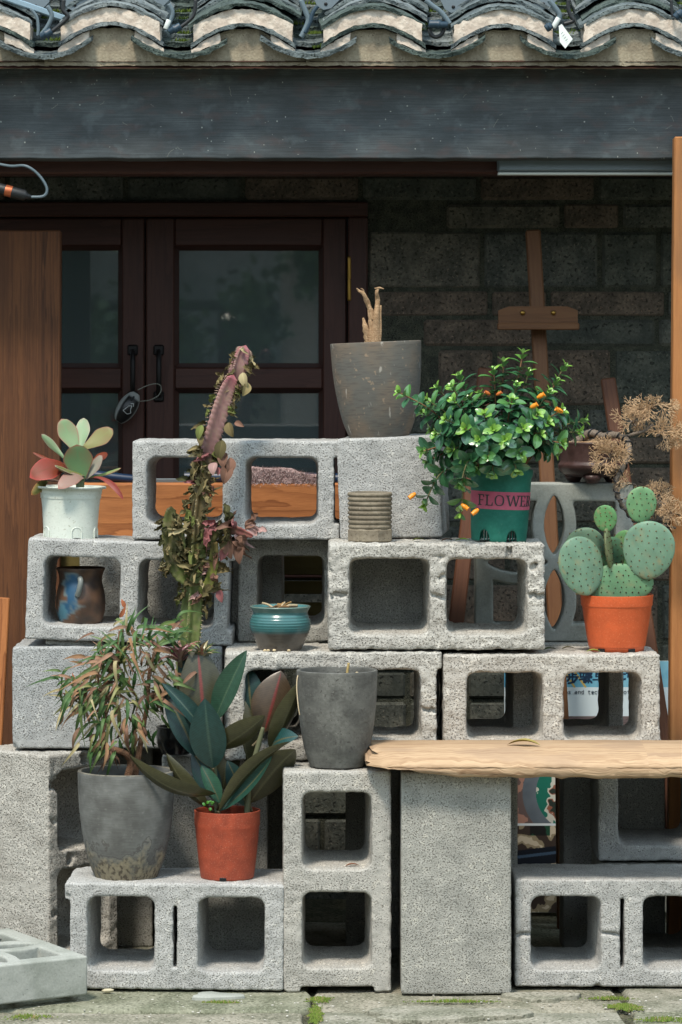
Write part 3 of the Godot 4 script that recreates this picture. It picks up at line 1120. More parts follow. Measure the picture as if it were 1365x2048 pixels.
func build_window(wx0: float, wx1: float, wy0: float, wy1: float) -> void:
	var z := WALL_Z
	var w := thing("casement_window", "dark brown wooden casement window with glass panes in the brick wall", "window", Vector3(0, 0, 0))
	var jamb := 0.041
	# outer frame, a little behind the brick face
	box_at("frame_head", mats.frame, w, wx0, wx1, wy1 - 0.031, wy1, z - 0.09, z + 0.012, 0.003)
	box_at("frame_jamb", mats.frame, w, wx1 - jamb, wx1, wy0, wy1 - 0.0315, z - 0.09, z + 0.010, 0.003)
	box_at("frame_jamb", mats.frame, w, wx0, wx0 + jamb, wy0, wy1 - 0.0315, z - 0.09, z + 0.010, 0.003)
	box_at("sill", mats.frame, w, wx0 - 0.03, wx1 + 0.03, wy0 - 0.04, wy0 - 0.0005, z - 0.09, z + 0.03, 0.003)
	# two leaves in view and the far part of the left one
	var leaves := [[wx0 + jamb + 0.002, XX(289, z)], [XX(292, z), wx1 - jamb - 0.003]]
	for li in 2:
		var x0: float = leaves[li][0]
		var x1: float = leaves[li][1]
		var top := wy1 - 0.0335
		var bot := wy0 + 0.004
		var zf := z - 0.004
		var lf := Node3D.new()
		lf.name = "window_leaf"
		w.add_child(lf, true)
		var gx0: float = (x0 + 0.06) if li == 0 else XX(349, z)
		var gx1: float = XX(244, z) if li == 0 else XX(646, z)
		var rails := [[top, YY(492, z)], [YY(735, z), YY(778, z)], [YY(1021, z), bot]]
		box_at("stile", mats.frame, lf, x0, gx0, bot, top, zf - 0.045, zf, 0.003)
		box_at("stile", mats.frame, lf, gx1, x1, bot, top, zf - 0.045, zf, 0.003)
		for rl in rails:
			box_at("rail", mats.frame, lf, gx0 + 0.0003, gx1 - 0.0003, rl[1], rl[0], zf - 0.043, zf - 0.002, 0.003)
		# slanted glazing beads round each pane
		for gp in [[rails[1][0], rails[0][1]], [rails[2][0], rails[1][1]]]:
			var y0: float = gp[0]
			var y1: float = gp[1]
			var pane := put("glass_pane", box(Vector3(gx1 - gx0 - 0.002, y1 - y0 - 0.002, 0.004), 0.0), mats.glass, lf)
			pane.position = Vector3((gx0 + gx1) * 0.5, (y0 + y1) * 0.5, zf - 0.022)
			var bd := MB.new()
			var q0 := [Vector3(gx0, y0, zf - 0.002), Vector3(gx1, y0, zf - 0.002), Vector3(gx1, y1, zf - 0.002), Vector3(gx0, y1, zf - 0.002)]
			var ins := 0.009
			var q1 := [Vector3(gx0 + ins, y0 + ins, zf - 0.018), Vector3(gx1 - ins, y0 + ins, zf - 0.018), Vector3(gx1 - ins, y1 - ins, zf - 0.018), Vector3(gx0 + ins, y1 - ins, zf - 0.018)]
			for k in 4:
				var k2 := (k + 1) % 4
				bd.face([q0[k], q0[k2], q1[k2], q1[k]], Vector3(0, 0, 1))
			put("glazing_bead", bd, mats.frame, lf)
	# a worn bronze pull on each meeting stile, brass hinge on the right jamb
	for hx in [266.0, 318.0]:
		var pts := [P(hx, 703, z + 0.004), P(hx, 708, z + 0.02), P(hx, 730, z + 0.03), P(hx, 765, z + 0.03), P(hx, 785, z + 0.02), P(hx, 790, z + 0.004)]
		put("pull_handle", tube(smooth_path(pts, 5), 0.0055, 8), mats.dark_iron, w)
		for yy in [700.0, 793.0]:
			var o := put("handle_plate", box(Vector3(0.022, 0.022, 0.007), 0.003), mats.dark_iron, w)
			o.position = P(hx, yy, z + 0.0)
	var hinge := put("hinge", lathe([Vector2(0.0, 0.0), Vector2(0.004, 0.0), Vector2(0.0045, 0.004), Vector2(0.0045, 0.043), Vector2(0.0036, 0.0435), Vector2(0.0036, 0.0455), Vector2(0.0045, 0.046), Vector2(0.0045, 0.088), Vector2(0.003, 0.093), Vector2(0.0, 0.094)], 12), mats.brass, w)
	hinge.position = P(699, 602, z + 0.008)

# ---------------------------------------------------------------- eave: beam, mortar, tiles
func build_roof() -> void:
	var bz := -0.5
	var y0 := YY(318, bz)
	var y1 := YY(127, bz)
	var beam := MB.new()
	# worn lower edge: a board of many short pieces in one mesh, edges uneven
	var nz := FastNoiseLite.new()
	nz.seed = 9
	nz.frequency = 4.0
	var nx := 160
	var prof := [Vector2(0.0, -0.07), Vector2(0.0, 0.0), Vector2(0.004, 0.003), Vector2(0.06, 0.003), Vector2(0.12, 0.003), Vector2(y1 - y0 - 0.003, 0.003), Vector2(y1 - y0, 0.0), Vector2(y1 - y0, -0.07)]
	for i in nx + 1:
		var x := lerpf(-2.5, 2.5, float(i) / nx)
		for k in prof.size():
			var q: Vector2 = prof[k]
			var dy := nz.get_noise_2d(x * 3.0, 0.0) * 0.002 if k < 3 else 0.0
			var dz := nz.get_noise_2d(x * 1.5, q.x * 20.0) * 0.0015
			beam.add(Vector3(x, y0 + q.x + dy, bz + q.y - 0.003 + dz), Color(1, 1, 1), Vector2(x, q.x + (0.0 if k > 0 else -0.07)))
	var kk := prof.size()
	for i in nx:
		for k in kk - 1:
			var a := i * kk + k
			beam.quad(a, a + 1, a + kk + 1, a + kk)
	tag(put("eave_beam", beam, mats.beam), "wide dark grey painted wooden beam under the tiled eave", "beam")
	# a darker purlin just behind and below it
	var pl := box_at("purlin", mats.frame, null, -2.5, 2.5, YY(349, -0.62), y0 + 0.05, -0.7, -0.59, 0.004)
	tag(pl, "dark brown purlin in shadow behind the grey eave beam", "beam")
	# boards below the tiles, from the eave up over the house: closes the roof
	var rise := 0.5
	var ez := -0.415
	var sheet_m := MB.new()
	var ye := YY(127, ez) + 0.004
	for t in [0.0, -0.012]:
		sheet_m.face([Vector3(-2.7, ye + t, ez - 0.01), Vector3(2.7, ye + t, ez - 0.01), Vector3(2.7, ye + t + rise * 4.0, ez - 4.0), Vector3(-2.7, ye + t + rise * 4.0, ez - 4.0)], Vector3.UP if t == 0.0 else Vector3.DOWN)
	struct("roof_boards", sheet_m, mats.frame)
	build_tiles(ez, rise)

func build_tiles(ez: float, rise: float) -> void:
	var roof := thing("tiled_roof", "grey curved clay roof tiles bedded in pale lime mortar along the eave", "roof")
	var ridges := [-300.0, -38.0, 222.0, 487.0, 747.0, 1008.0, 1268.0, 1530.0]
	var s := scale_at(ez)
	var ybase := YY(127, ez)
	var r := RandomNumberGenerator.new()
	r.seed = 31
	var hw := 0.0985          # half the chord of a cap tile
	var cap_y := func(x: float, apex: float, fall: float) -> float:
		return apex - fall * (1.0 - cos(clampf(x / hw, -1.15, 1.15) * 1.25)) / (1.0 - cos(1.25))
	var cap_meshes := []
	for v in 4:
		cap_meshes.append(slab(-hw, hw, 22, func(x): return cap_y.call(x, 0.0, 0.040), func(x): return cap_y.call(x, -0.0075, 0.040), 0.0, -0.17, 5, 0.0034, 60 + v).mesh())
	var pw := 0.088
	var pan_y := func(x: float, low: float) -> float:
		return low + 0.032 * (x / pw) * (x / pw)
	var pan_meshes := []
	for v in 4:
		pan_meshes.append(slab(-pw, pw, 22, func(x): return pan_y.call(x, 0.0085), func(x): return pan_y.call(x, 0.0), 0.0, -0.19, 5, 0.003, 80 + v).mesh())
	var tilt := atan(rise) * 0.82
	for i in ridges.size():
		var cx: float = (ridges[i] - AX) / s
		var jy := r.randf_range(-0.003, 0.003)
		var apex := YY(47, ez) + jy
		# brown mortar hump under the cap, and the fascia strip along the beam
		var half := 0.13
		var nx2: float = (ridges[i + 1] - ridges[i]) / s if i + 1 < ridges.size() else 0.245
		var top := func(x: float) -> float:
			var q: float = clampf(absf(x) / 0.122, 0, 1)
			return lerpf(apex - 0.010, ybase + 0.0125, smoothstep(0.16, 0.95, q))
		put("fascia_mortar", slab(-half + 0.004, half - 0.004, 36, top, func(x): return ybase - 0.003, 0.0, -0.09, 4, 0.003, 100 + i), mats.mortar, roof).position = Vector3(cx, 0, ez - 0.012 - 0.0025 * (i % 2))
		# pale lime pads under both sides of the cap
		for sd in [-1.0, 1.0]:
			var w0 := 0.048 + r.randf_range(-0.008, 0.004)
			var pad_top := func(x: float) -> float: return cap_y.call(x, apex - 0.009, 0.040)
			var pad_bot := func(x: float) -> float: return lerpf(apex - 0.043, ybase + 0.015, smoothstep(0.0, 1.0, (absf(x) - 0.045) / 0.06)) + 0.004
			var a = sd * w0
			var b: float = sd * 0.099
			put("lime_pad", slab(min(a, b), max(a, b), 10, pad_top, pad_bot, 0.0, -0.08, 3, 0.0035, 140 + i * 2 + int(sd)), mats.lime, roof).position = Vector3(cx, 0, ez - 0.004)
		# the eave cap, the lime course on it, and the caps going up the slope
		var o := put("cap_tile", cap_meshes[i % 4], mats.tile[i % 3], roof)
		o.position = Vector3(cx, apex, ez + 0.006)
		o.rotation.x = tilt * 0.35
		put("lime_course", slab(-0.094, 0.092, 22, func(x): return cap_y.call(x * 0.96, apex + 0.027, 0.034), func(x): return cap_y.call(x, apex + 0.0005, 0.040), 0.0, -0.09, 4, 0.003, 180 + i), mats.lime, roof).position = Vector3(cx, 0, ez - 0.002)
		for k in 20:
			var c := put("cap_tile", cap_meshes[(i + k * 3) % 4], mats.tile[r.randi() % 3], roof)
			c.position = Vector3(cx + r.randf_range(-0.007, 0.007), apex + 0.036 + k * 0.0168 + r.randf_range(-0.0022, 0.0022), ez + 0.006 - k * 0.034)
			c.rotation = Vector3(tilt * 0.62, r.randf_range(-0.05, 0.05), r.randf_range(-0.04, 0.04))
		# pans between this ridge and the next
		var px := cx + nx2 * 0.5
		for k in 20:
			var p := put("pan_tile", pan_meshes[(i + k) % 4], mats.tile[r.randi() % 3], roof)
			p.position = Vector3(px + r.randf_range(-0.004, 0.004), YY(119, ez) + k * 0.0172 + (0.011 if k > 0 else 0.0) + r.randf_range(-0.001, 0.001), ez + 0.012 - k * 0.034 - (0.025 if k > 0 else 0.0))
			p.rotation = Vector3(tilt * (0.5 if k == 0 else 0.7), r.randf_range(-0.02, 0.02), r.randf_range(-0.03, 0.03))
			if k == 0:
				p.scale.x = 1.02
	# moss in the troughs
	var m := MB.new()
	for i in ridges.size() - 1:
		var cx: float = ((ridges[i] + ridges[i + 1]) * 0.5 - AX) / s
		for patch in 6:
			var px := cx + r.randf_range(-0.06, 0.06)
			var k := r.randi_range(0, 6)
			var pz := ez - 0.018 - k * 0.034
			var py := YY(119, ez) + 0.021 + k * 0.0172 + 0.032 * pow((px - cx) / 0.088, 2.0)
			for b in 110:
				var p := Vector3(px + r.randfn(0, 0.011), py + r.randf_range(0, 0.002), pz - absf(r.randfn(0, 0.012)))
				var h := r.randf_range(0.002, 0.008)
				var a := r.randf() * TAU
				var d := Vector3(cos(a), 0, sin(a)) * 0.0018
				var col := Color(0.09, 0.14, 0.03).lerp(Color(0.2, 0.27, 0.06), r.randf())
				var i0 := m.add(p - d, col)
				var i1 := m.add(p + Vector3(r.randf_range(-0.003, 0.003), h, r.randf_range(0, 0.003)), col)
				var i2 := m.add(p + d, col)
				m.tri(i0, i1, i2)
	var mo := put("moss", m, mats.moss, roof)
	stuff(mo)

# ---------------------------------------------------------------- hollow concrete blocks
# A block with two cores along z: x from -w/2, y from 0, its front at z = 0 and its back at z = -d.
# holes: [x0, x1, y0, y1] on the front face, in metres from the lower left corner
func block_shape(w: float, h: float, d: float, holes: Array, seed_: int, rough := 1.0, opt := {}) -> MB:
	var n1 := FastNoiseLite.new()
	n1.seed = seed_
	n1.frequency = 38.0
	n1.fractal_octaves = 3
	var n2 := FastNoiseLite.new()
	n2.seed = seed_ + 100
	n2.frequency = 60.0
	n2.fractal_octaves = 2
	var hw := w * 0.5
	var hh := h * 0.5
	var hd := d * 0.5
	var taper: float = opt.get("taper", 0.004)
	var slit: Array = opt.get("slit", [])
	var notch: Array = opt.get("notch", [])       # which ends are hollowed between their ears: -1 left, 1 right
	var grooves: Array = opt.get("grooves", [])   # [x0, x1, y, half height, depth]
	var chips: Array = opt.get("chips", [])       # [x, y, z, radius]
	var f := func(x: float, y: float, z: float) -> float:
		var ax := absf(x) - hw
		var ay := absf(y - hh) - hh
		var az := absf(z + hd) - hd
		var big := maxf(ax, maxf(ay, az))
		var hole := 1.0
		for q in holes:
			var t := -z / d * taper
			var cx: float = (q[0] + q[1]) * 0.5 - hw
			var cy: float = (q[2] + q[3]) * 0.5
			var ex: float = absf(x - cx) - (q[1] - q[0]) * 0.5 + t + 0.017
			var ey: float = absf(y - cy) - (q[3] - q[2]) * 0.5 + t + 0.017
			var dd := minf(maxf(ex, ey), 0.0) + sqrt(maxf(ex, 0.0) * maxf(ex, 0.0) + maxf(ey, 0.0) * maxf(ey, 0.0)) - 0.017
			hole = minf(hole, dd)
		var val := maxf(big, -hole)
		for e in notch:
			var nx = (hw - 0.010) - x * e
			var ny := hh - 0.030 - absf(y - hh)
			val = maxf(val, minf(-nx, ny))
		if slit.size():
			var sx = absf(x - (slit[0] - hw)) - slit[1]
			var sy = absf(y - hh) - slit[2]
			val = maxf(val, -maxf(sx, sy))
		if absf(val) > 0.016:
			return val
		var a := n2.get_noise_3d(x, y, z)
		# rounded, uneven arrises
		var r := 0.003 + 0.007 * rough * maxf(0.0, a)
		var bx := maxf(ax + r, 0.0)
		var by := maxf(ay + r, 0.0)
		var bz := maxf(az + r, 0.0)
		var rb := sqrt(bx * bx + by * by + bz * bz) - r
		if rb > -r * 0.5:
			val = maxf(val, rb)
		# the mouth of each core is ragged
		if az > -0.02:
			var hr := 0.0025 + 0.006 * rough * maxf(0.0, n2.get_noise_3d(x + 4.0, y, z))
			var m0 := maxf(az + hr, 0.0)
			var m1 := maxf(-hole + hr, 0.0)
			val = maxf(val, sqrt(m0 * m0 + m1 * m1) - hr)
		for g in grooves:
			if x + hw > g[0] - 0.01 and x + hw < g[1] + 0.01:
				var wob := n2.get_noise_2d(x * 1.3, 3.0) * 0.006
				var gy: float = absf(y - g[2] - wob) - g[3] * (0.6 + 0.8 * absf(a))
				var gz: float = -g[4] - z
				var gx: float = maxf(g[0] - x - hw, x + hw - g[1])
				val = maxf(val, -maxf(gx, maxf(gy, gz)))
		for c in chips:
			var cd = Vector3(x + hw - c[0], y - c[1], z - c[2]).length() - c[3] * (1.0 + 0.5 * a)
			val = maxf(val, -cd)
		return val + (n1.get_noise_3d(x, y, z) * 0.0014 + a * 0.0011) * rough
	return nets(Vector3(-hw - 0.01, -0.01, -d - 0.01), Vector3(hw + 0.01, h + 0.01, 0.01), 0.0042, f)

func two_cores(w: float, h: float, m_end: float, m_mid: float, m_y: float) -> Array:
	var cw := (w - 2.0 * m_end - m_mid) * 0.5
	return [[m_end, m_end + cw, m_y, h - m_y], [m_end + cw + m_mid, w - m_end, m_y, h - m_y]]

func set_block(mesh, m: Material, label: String, at: Vector3, rot := Vector3.ZERO, called := "concrete_block", group := "hollow concrete blocks stacked as plant shelves") -> MeshInstance3D:
	var o := put(called, mesh, m)
	o.position = at
	o.rotation_degrees = rot
	tag(o, label, "concrete block", group)
	return o

func build_blocks() -> void:
	var c: Array = mats.con
	# --- first row, front
	var bl := block_shape(0.386, 0.187, 0.19, [[0.040, 0.159, 0.032, 0.163], [0.235, 0.353, 0.032, 0.163]], 1, 1.0, {"slit": [0.195, 0.0035, 0.055], "notch": [-1], "taper": 0.008, "chips": [[0.003, 0.16, 0.0, 0.007]]}).mesh()
	set_block(bl, c[0], "lying two-hole concrete block on the paving, carrying two potted plants", P((128 + 567) * 0.5, 1980, 0.0), Vector3(0, -1.2, -0.35))
	var up := block_shape(0.389, 0.190, 0.19, [[0.042, 0.176, 0.034, 0.157], [0.216, 0.352, 0.034, 0.157]], 2, 0.9, {"notch": [-1], "taper": 0.008})
	# upright: turned a quarter so that its length stands
	var t := Transform3D(Basis(Vector3(0, 0, 1), PI / 2), Vector3(0.095, 0.1945, 0))
	var upm := MB.new()
	upm.join(up, t)
	var up_mesh := upm.mesh()
	set_block(up_mesh, c[1], "upright two-hole concrete block under the empty grey pot", Vector3(XX(675, 0), 0.0, 0.0), Vector3(0, 1.2, 0))
	var sb := block_shape(0.193, 0.39, 0.19, [], 3, 0.6, {}).mesh()
	set_block(sb, c[3], "upright concrete block with plain front holding up the wooden plank", Vector3(XX(913, 0.02), 0.0, 0.02), Vector3(0, 0.4, 0))
	var br := block_shape(0.388, 0.19, 0.19, [[0.028, 0.152, 0.030, 0.160], [0.226, 0.352, 0.030, 0.160]], 4, 1.0, {"slit": [0.190, 0.0035, 0.062], "notch": [], "taper": 0.009, "grooves": [[0.0, 0.028, 0.094, 0.004, 0.01], [0.152, 0.19, 0.094, 0.004, 0.01]], "chips": [[0.145, 0.0, 0.0, 0.008]]}).mesh()
	set_block(br, c[0], "lying two-hole concrete block on the paving below the plank at right", P(1030, 1974, -0.03) + Vector3(0.194, 0, 0), Vector3(0, 0.6, -0.2))
	# --- broken upright block at the left edge, standing askew
	var bk := block_shape(0.39, 0.190, 0.19, [[0.030, 0.178, 0.026, 0.164], [0.212, 0.360, 0.026, 0.164]], 5, 1.0, {"taper": 0.006, "chips": [[0.335, 0.168, 0.0, 0.016], [0.372, 0.09, 0.0, 0.014], [0.2, 0.07, 0.0, 0.013], [0.195, 0.13, 0.0, 0.011], [0.1, 0.172, 0.0, 0.008], [0.27, 0.176, 0.0, 0.007]]})
	var bkm := MB.new()
	bkm.join(bk, Transform3D(Basis(Vector3(0, 0, 1), PI / 2), Vector3(0.095, 0.198, 0)))
	var bko := set_block(bkm, c[4], "broken upright concrete block with rough open cores at the left edge", Vector3(-0.4725, 0.0, -0.275), Vector3(0, 52, 0))
	# --- back of the first row: blocks that carry the upper rows
	var solid := block_shape(0.39, 0.19, 0.19, [], 6, 0.8, {}).mesh()
	var solid_up := sb
	set_block(solid_up, c[3], "upright concrete block in shadow behind the red plastic pot", Vector3(XX(430, -0.225), 0.0, -0.225), Vector3(0, 0.5, 0))
	set_block(solid_up, c[3], "upright concrete block seen dark through the holes of another", Vector3(XX(690, -0.44) + 0.098, 0.0, -0.44), Vector3(0, -1, 0))
	var thin_up := block_shape(0.193, 0.39, 0.09, [], 33, 0.6, {}).mesh()
	set_block(thin_up, c[2], "dark upright concrete block behind the plank, beside the printed panel", Vector3(XX(1126, -0.43) + 0.097, 0.0, -0.43), Vector3(0, 1, 0))
	var med := block_shape(0.389, 0.192, 0.19, two_cores(0.389, 0.192, 0.037, 0.040, 0.028), 7, 1.0, {"notch": [1], "taper": 0.006}).mesh()
	set_block(med, c[2], "shadowed two-hole block under the plank's right end, upper of two", Vector3(XX(1196, -0.23) + 0.195, 0.197, -0.23), Vector3(0, 0, 0))
	set_block(med, c[3], "shadowed two-hole block behind the lying right block, lower of two", Vector3(XX(1196, -0.23) + 0.197, 0.0, -0.235), Vector3(0, 0, 0))
	set_block(solid_up, c[3], "upright concrete block in the dark behind the leafless left corner", Vector3(XX(205, -0.47), 0.0, -0.455), Vector3(0, 4, 0))
	set_block(solid_up, c[3], "upright concrete block hidden in shade behind the plain upright one", Vector3(XX(930, -0.245), 0.0, -0.235), Vector3(0, 0, 0))
	# --- second row
	var l2l := block_shape(0.386, 0.187, 0.19, [], 8, 0.7, {"chips": [[0.0, 0.0, 0.0, 0.009]]}).mesh()
	set_block(l2l, c[2], "concrete block with plain grey front behind the twisted drooping plant", Vector3(XX(235, -0.265), 0.3985, -0.265), Vector3(0, -0.8, 0.15))
	var l2m := block_shape(0.391, 0.194, 0.19, [[0.036, 0.182, 0.034, 0.163], [0.218, 0.353, 0.034, 0.163]], 9, 1.6, {"notch": [1], "taper": 0.007, "grooves": [[0.353, 0.391, 0.09, 0.005, 0.012]]}).mesh()
	set_block(l2m, c[4], "rough concrete block carrying the small teal glazed pot", Vector3(XX(667.5, -0.13), 0.3925, -0.13), Vector3(0, 0.6, 0.1))
	var l2r := block_shape(0.389, 0.190, 0.19, [[0.041, 0.179, 0.034, 0.158], [0.216, 0.356, 0.034, 0.158]], 10, 1.4, {"taper": 0.007}).mesh()
	set_block(l2r, c[5], "pinkish grey two-hole block carrying the prickly pear in its orange pot", Vector3(XX(1104, -0.13), 0.3925, -0.13), Vector3(0, 0.3, 0.1))
	set_block(med, c[3], "dark block seen through the holes of the pinkish one before the poster", Vector3(XX(1258, -0.335) - 0.1945, 0.3925, -0.335), Vector3(0, 0, 0))
	set_block(med, c[3], "dark block behind the rough one that carries the teal pot", Vector3(XX(640, -0.345) - 0.1945, 0.3925, -0.345), Vector3(0, 0, 0))
	# --- third row
	var t2_shape := block_shape(0.189, 0.186, 0.24, [], 16, 0.8, {"chips": [[0.0, 0.186, 0.0, 0.006]]}).mesh()
	var l3r := block_shape(0.389, 0.191, 0.19, [[0.036, 0.183, 0.026, 0.164], [0.211, 0.358, 0.026, 0.164]], 12, 1.7, {"taper": 0.008, "grooves": [[0.0, 0.04, 0.099, 0.005, 0.012], [0.18, 0.214, 0.096, 0.005, 0.012], [0.355, 0.389, 0.098, 0.006, 0.014], [0.32, 0.33, 0.165, 0.02, 0.01]], "chips": [[0.0, 0.14, 0.0, 0.008], [0.37, 0.15, 0.0, 0.009], [0.205, 0.13, 0.0, 0.008], [0.2, 0.165, 0.0, 0.007]]}).mesh()
	set_block(l3r, c[4], "rough cracked two-hole block carrying the green pot with pink band", Vector3(XX(873.5, -0.14), 0.5905, -0.14), Vector3(0, 0.3, -0.1))
	var l3l := block_shape(0.381, 0.186, 0.19, [[0.032, 0.172, 0.027, 0.154], [0.206, 0.346, 0.027, 0.154]], 13, 0.9, {"notch": [1], "taper": 0.006}).mesh()
	set_block(l3l, c[0], "two-hole concrete block holding the dark blue-glazed jar in its hole", Vector3(XX(257, -0.27), 0.5925, -0.27), Vector3(0, -0.6, -1.9))
	# shim under the tilted block
	set_block(block_shape(0.11, 0.012, 0.1, [], 31, 1.2, {}).mesh(), c[3], "thin concrete sliver wedged under the tilted block with the jar", Vector3(XX(150, -0.29), 0.5835, -0.29), Vector3(0, 3, -2.0), "concrete_sliver", "")
	var one := block_shape(0.192, 0.192, 0.19, [[0.036, 0.162, 0.030, 0.162]], 14, 1.0, {"taper": 0.006}).mesh()
	set_block(one, c[3], "shadowed one-hole block set back behind the teal glazed pot", Vector3(XX(476, -0.365) + 0.096, 0.5855, -0.365), Vector3(0, 0, 0))
	set_block(t2_shape, c[3], "dark plain block closing the left hole of the cracked block", Vector3(XX(784, -0.345), 0.5855, -0.345), Vector3(0, 0, 0))
	# --- top row
	var t1 := block_shape(0.382, 0.182, 0.19, [[0.027, 0.167, 0.028, 0.152], [0.208, 0.343, 0.028, 0.152]], 15, 1.0, {"notch": [1], "taper": 0.006}).mesh()
	set_block(t1, c[0], "topmost two-hole concrete block behind the tall withered euphorbia", Vector3(XX(472, -0.29), 0.7805, -0.29), Vector3(0, -0.4, -0.1))
	set_block(t2_shape, c[0], "tilted concrete block with plain face under the tall dry pot", Vector3(XX(783, -0.275), 0.7835, -0.275), Vector3(0, -5, 2.2))
	set_block(solid, c[3], "plain concrete block in the dark carrying the wooden board", Vector3(XX(360, -0.5), 0.5785, -0.55), Vector3(0, 0, 0))
	set_block(solid, c[3], "plain concrete block under the dark one that carries the board", Vector3(XX(360, -0.5), 0.3885, -0.55), Vector3(0, 0, 0))
	set_block(solid_up, c[3], "upright concrete block at the foot of the dark pile, left", Vector3(XX(300, -0.5), 0.0, -0.60), Vector3(0, 0, 0))
	set_block(solid_up, c[3], "upright concrete block at the foot of the dark pile, right", Vector3(XX(470, -0.5), 0.0, -0.60), Vector3(0, 0, 0))
	build_breeze_blocks()

# a cast breeze block: square frame, four lens openings and four corner openings
func breeze_shape(s: float, d: float, seed_: int) -> MB:
	var n := FastNoiseLite.new()
	n.seed = seed_
	n.frequency = 40.0
	var h := s * 0.5
	var f := func(x: float, y: float, z: float) -> float:
		var yy := y - h
		var ax := absf(x)
		var ay := absf(yy)
		var big := maxf(maxf(ax, ay) - h, absf(z + d * 0.5) - d * 0.5)
		if big > 0.012:
			return big
		# lenses: two round arcs that meet on the axes
		var R := 0.098
		var off := 0.079
		var cy := h * 0.47
		var v1 := maxf(Vector2(ax + off, ay - cy).length(), Vector2(ax - off, ay - cy).length()) - R
		var v2 := maxf(Vector2(ay + off, ax - cy).length(), Vector2(ay - off, ax - cy).length()) - R
		# corner openings: a square less two discs round the lenses
		var inner := maxf(ax, ay) - (h - 0.034)
		var rim := 0.0225
		var dv := maxf(Vector2(ax + off, ay - cy).length(), Vector2(ax - off, ay - cy).length()) - R - rim
		var dh := maxf(Vector2(ay + off, ax - cy).length(), Vector2(ay - off, ax - cy).length()) - R - rim
		var corner := maxf(maxf(inner, -dv), -dh)
		var cuts := minf(minf(v1, v2), corner)
		var r := 0.003
		var a := maxf(big + r, 0.0)
		var b := maxf(-cuts + r, 0.0)
		var val := maxf(big, -cuts)
		val = maxf(val, sqrt(a * a + b * b) - r)
		return val + n.get_noise_3d(x, y, z) * 0.0007
	return nets(Vector3(-h - 0.01, -0.01, -d - 0.01), Vector3(h + 0.01, s + 0.01, 0.01), 0.004, f)

func build_breeze_blocks() -> void:
	var bz := breeze_shape(0.296, 0.068, 1).mesh()
	var a := put("breeze_block", bz, mats.cast)
	a.position = Vector3(XX(1110, -0.365), 0.5855, -0.375)
	tag(a, "pale green-grey breeze block standing behind the prickly pear", "breeze block", "cast breeze blocks with petal openings")
	# the one lying on the paving at the lower left, propped on a corner
	var b := put("breeze_block", bz, mats.cast)
	b.transform = Transform3D(Basis(Vector3(0, 1, 0), deg_to_rad(33)) * Basis(Vector3(1, 0, 0), deg_to_rad(-88.5)), Vector3(-0.562, 0.080, 0.170))
	tag(b, "breeze block lying flat on the paving at the lower left corner", "breeze block", "cast breeze blocks with petal openings")

# ---------------------------------------------------------------- boards, bench plank, post, easel, poster
func board(called: String, m: Material, label: String, category: String, a: Vector3, b: Vector3, width: float, thick: float, facing := Vector3(0, 0, 1), ch := 0.002, parent: Node3D = null) -> MeshInstance3D:
	# a board from a to b (ends at the middle of its width), its broad face turned to facing
	var len := (b - a).length()
	var o := put(called, box(Vector3(width, len, thick), ch), m, parent)
	o.transform = lay((a + b) * 0.5, b - a, facing, 1.0)
	if parent == null:
		tag(o, label, category)
	return o

